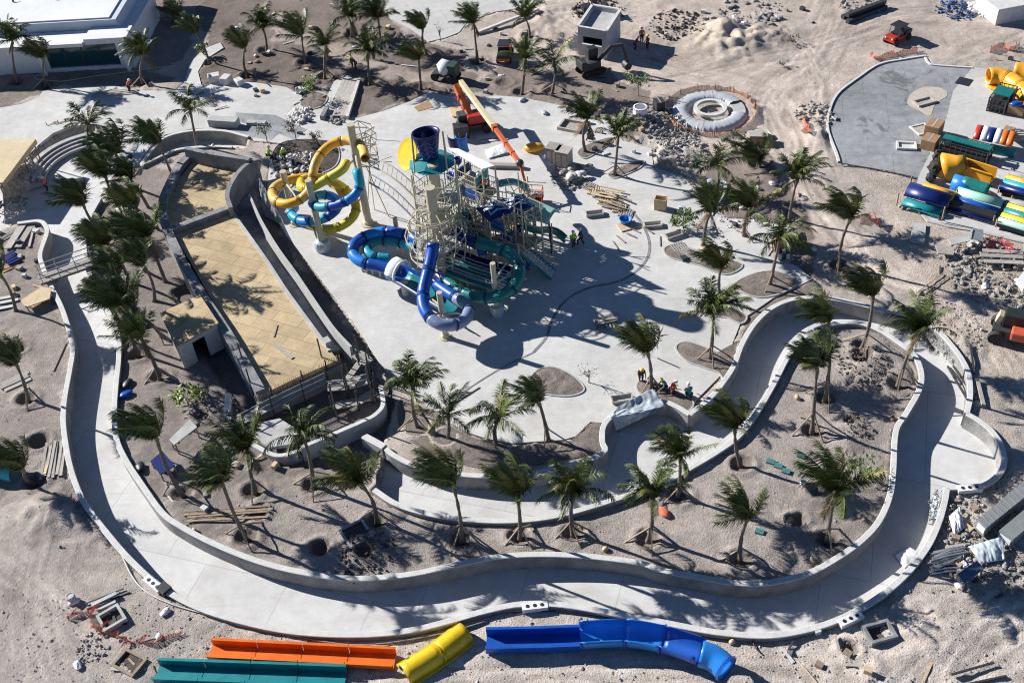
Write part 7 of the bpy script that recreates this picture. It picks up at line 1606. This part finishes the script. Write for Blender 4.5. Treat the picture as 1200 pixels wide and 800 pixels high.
for px, py, l in ((58, 318, 'dark bush of tangled cable by the footbridge end'), (150, 450, 'black bag with white top on the sand by the inner wall'), (148, 463, 'blue bag on the sand by the inner wall'), (925, 610, 'black plastic bag in the hollow of the island sand'), (165, 548, 'orange and blue bag on the sand behind the windswept palm')): sack(px, py, l, P_BLUE if l.startswith('blue') else BLACK, .4)
for k in range(5): planks((4 + 2 * k, 303 + 2 * k), (16 + 2 * k, 296 + 2 * k), 1, .2, 'blue tarpaulin roll in the bundle left of the footbridge', m=P_NAVY, wd=.3, t=.25, group='blue rolls left of the footbridge')

# small loose things strewn about the site
def scatter(px0, py0, px1, py1, n, group, lab, kinds=(0, 1, 2)):
    rg = random.Random(int(px0 * 3 + py0)); k = 0; tries = 0
    while k < n and tries < 400:
        tries += 1; px, py = rg.uniform(px0, px1), rg.uniform(py0, py1); p = G(px, py)
        if p.z < -0.3: continue
        kd = rg.choice(kinds); a = rg.uniform(0, 3.14); b = MB(); m = rg.choice((WOODL, WOODG, WOOD, CONCL, STEELD))
        if kd == 0: L_ = rg.uniform(.5, 1.6); d = Vector((math.cos(a), math.sin(a), 0)) * L_ / 2; z = Vector((0, 0, .05)); b.beam(p - d + z, p + d + z + Vector((0, 0, rg.uniform(0, .12))), rg.uniform(.08, .2), .05); b.build('timber_scrap', m, label='piece of ' + lab, cat='scrap', group=group)
        elif kd == 1: b.box(p, rg.uniform(.25, .6), rg.uniform(.25, .5), rg.uniform(.12, .4), a); b.build('block_scrap', m, label='piece of ' + lab, cat='scrap', group=group)
        else: b.ball(p + Vector((0, 0, .1)), rg.uniform(.18, .34), 7, 5, (1.3, .9, .6), .2, rg, Matrix.Rotation(a, 3, 'Z')); b.build('bag_scrap', rg.choice((WHITEPL, WHITEPL, BLACK, CARD)), label='piece of ' + lab, cat='scrap', group=group)
        k += 1
scatter(270, 20, 480, 90, 22, 'litter in the dark upper bed', 'litter on the dark soil between the upper palms')
scatter(560, 60, 760, 110, 14, 'litter round the excavator', 'litter on the soil around the black excavator', (0, 1))
scatter(780, 10, 960, 40, 16, 'debris along the far sand edge', 'debris on the far pale sand', (0, 1, 2))
scatter(610, 118, 740, 150, 9, 'litter on the upper plaza', 'litter along the upper plaza edge')
scatter(690, 155, 770, 185, 12, 'debris by the twin palm beds', 'debris around the twin palm beds', (0, 1))
scatter(230, 100, 400, 160, 16, 'debris by the damp patches', 'debris around the damp concrete patches', (0, 1, 2))
scatter(1090, 285, 1195, 335, 22, 'debris on the rubble strip', 'debris on the rubble below the storage slab', (0, 1, 2))
scatter(1110, 585, 1195, 700, 26, 'rubbish outside the right river bend', 'rubbish outside the right river bend', (0, 1, 2))
scatter(-5, 270, 45, 350, 12, 'site litter by the channel mouth', 'site litter on the soil by the channel mouth', (0, 1))
scatter(0, 190, 60, 250, 12, 'litter under the plywood platform', 'litter below the sloping plywood platform', (0, 1, 2))
scatter(80, 700, 230, 790, 10, 'litter by the red netting', 'litter on the sand near the red netting', (0, 2))
scatter(920, 740, 1100, 795, 10, 'litter on the lower right sand', 'litter on the sand below the right river bend', (0, 1))
scatter(160, 480, 330, 600, 12, 'litter below the scaffold', 'litter on the island sand below the scaffold', (0, 1))
scatter(1140, 60, 1195, 130, 8, 'small items on the storage slab', 'small gear on the storage slab by the yellow tubes', (0, 1))
scatter(800, 205, 960, 320, 16, 'litter in the plaza palm clump', 'litter around the plaza palm clump', (0, 1, 2))
scatter(440, 20, 640, 100, 12, 'litter round the drum mixer', 'litter around the drum mixer and far palms', (0, 1, 2))
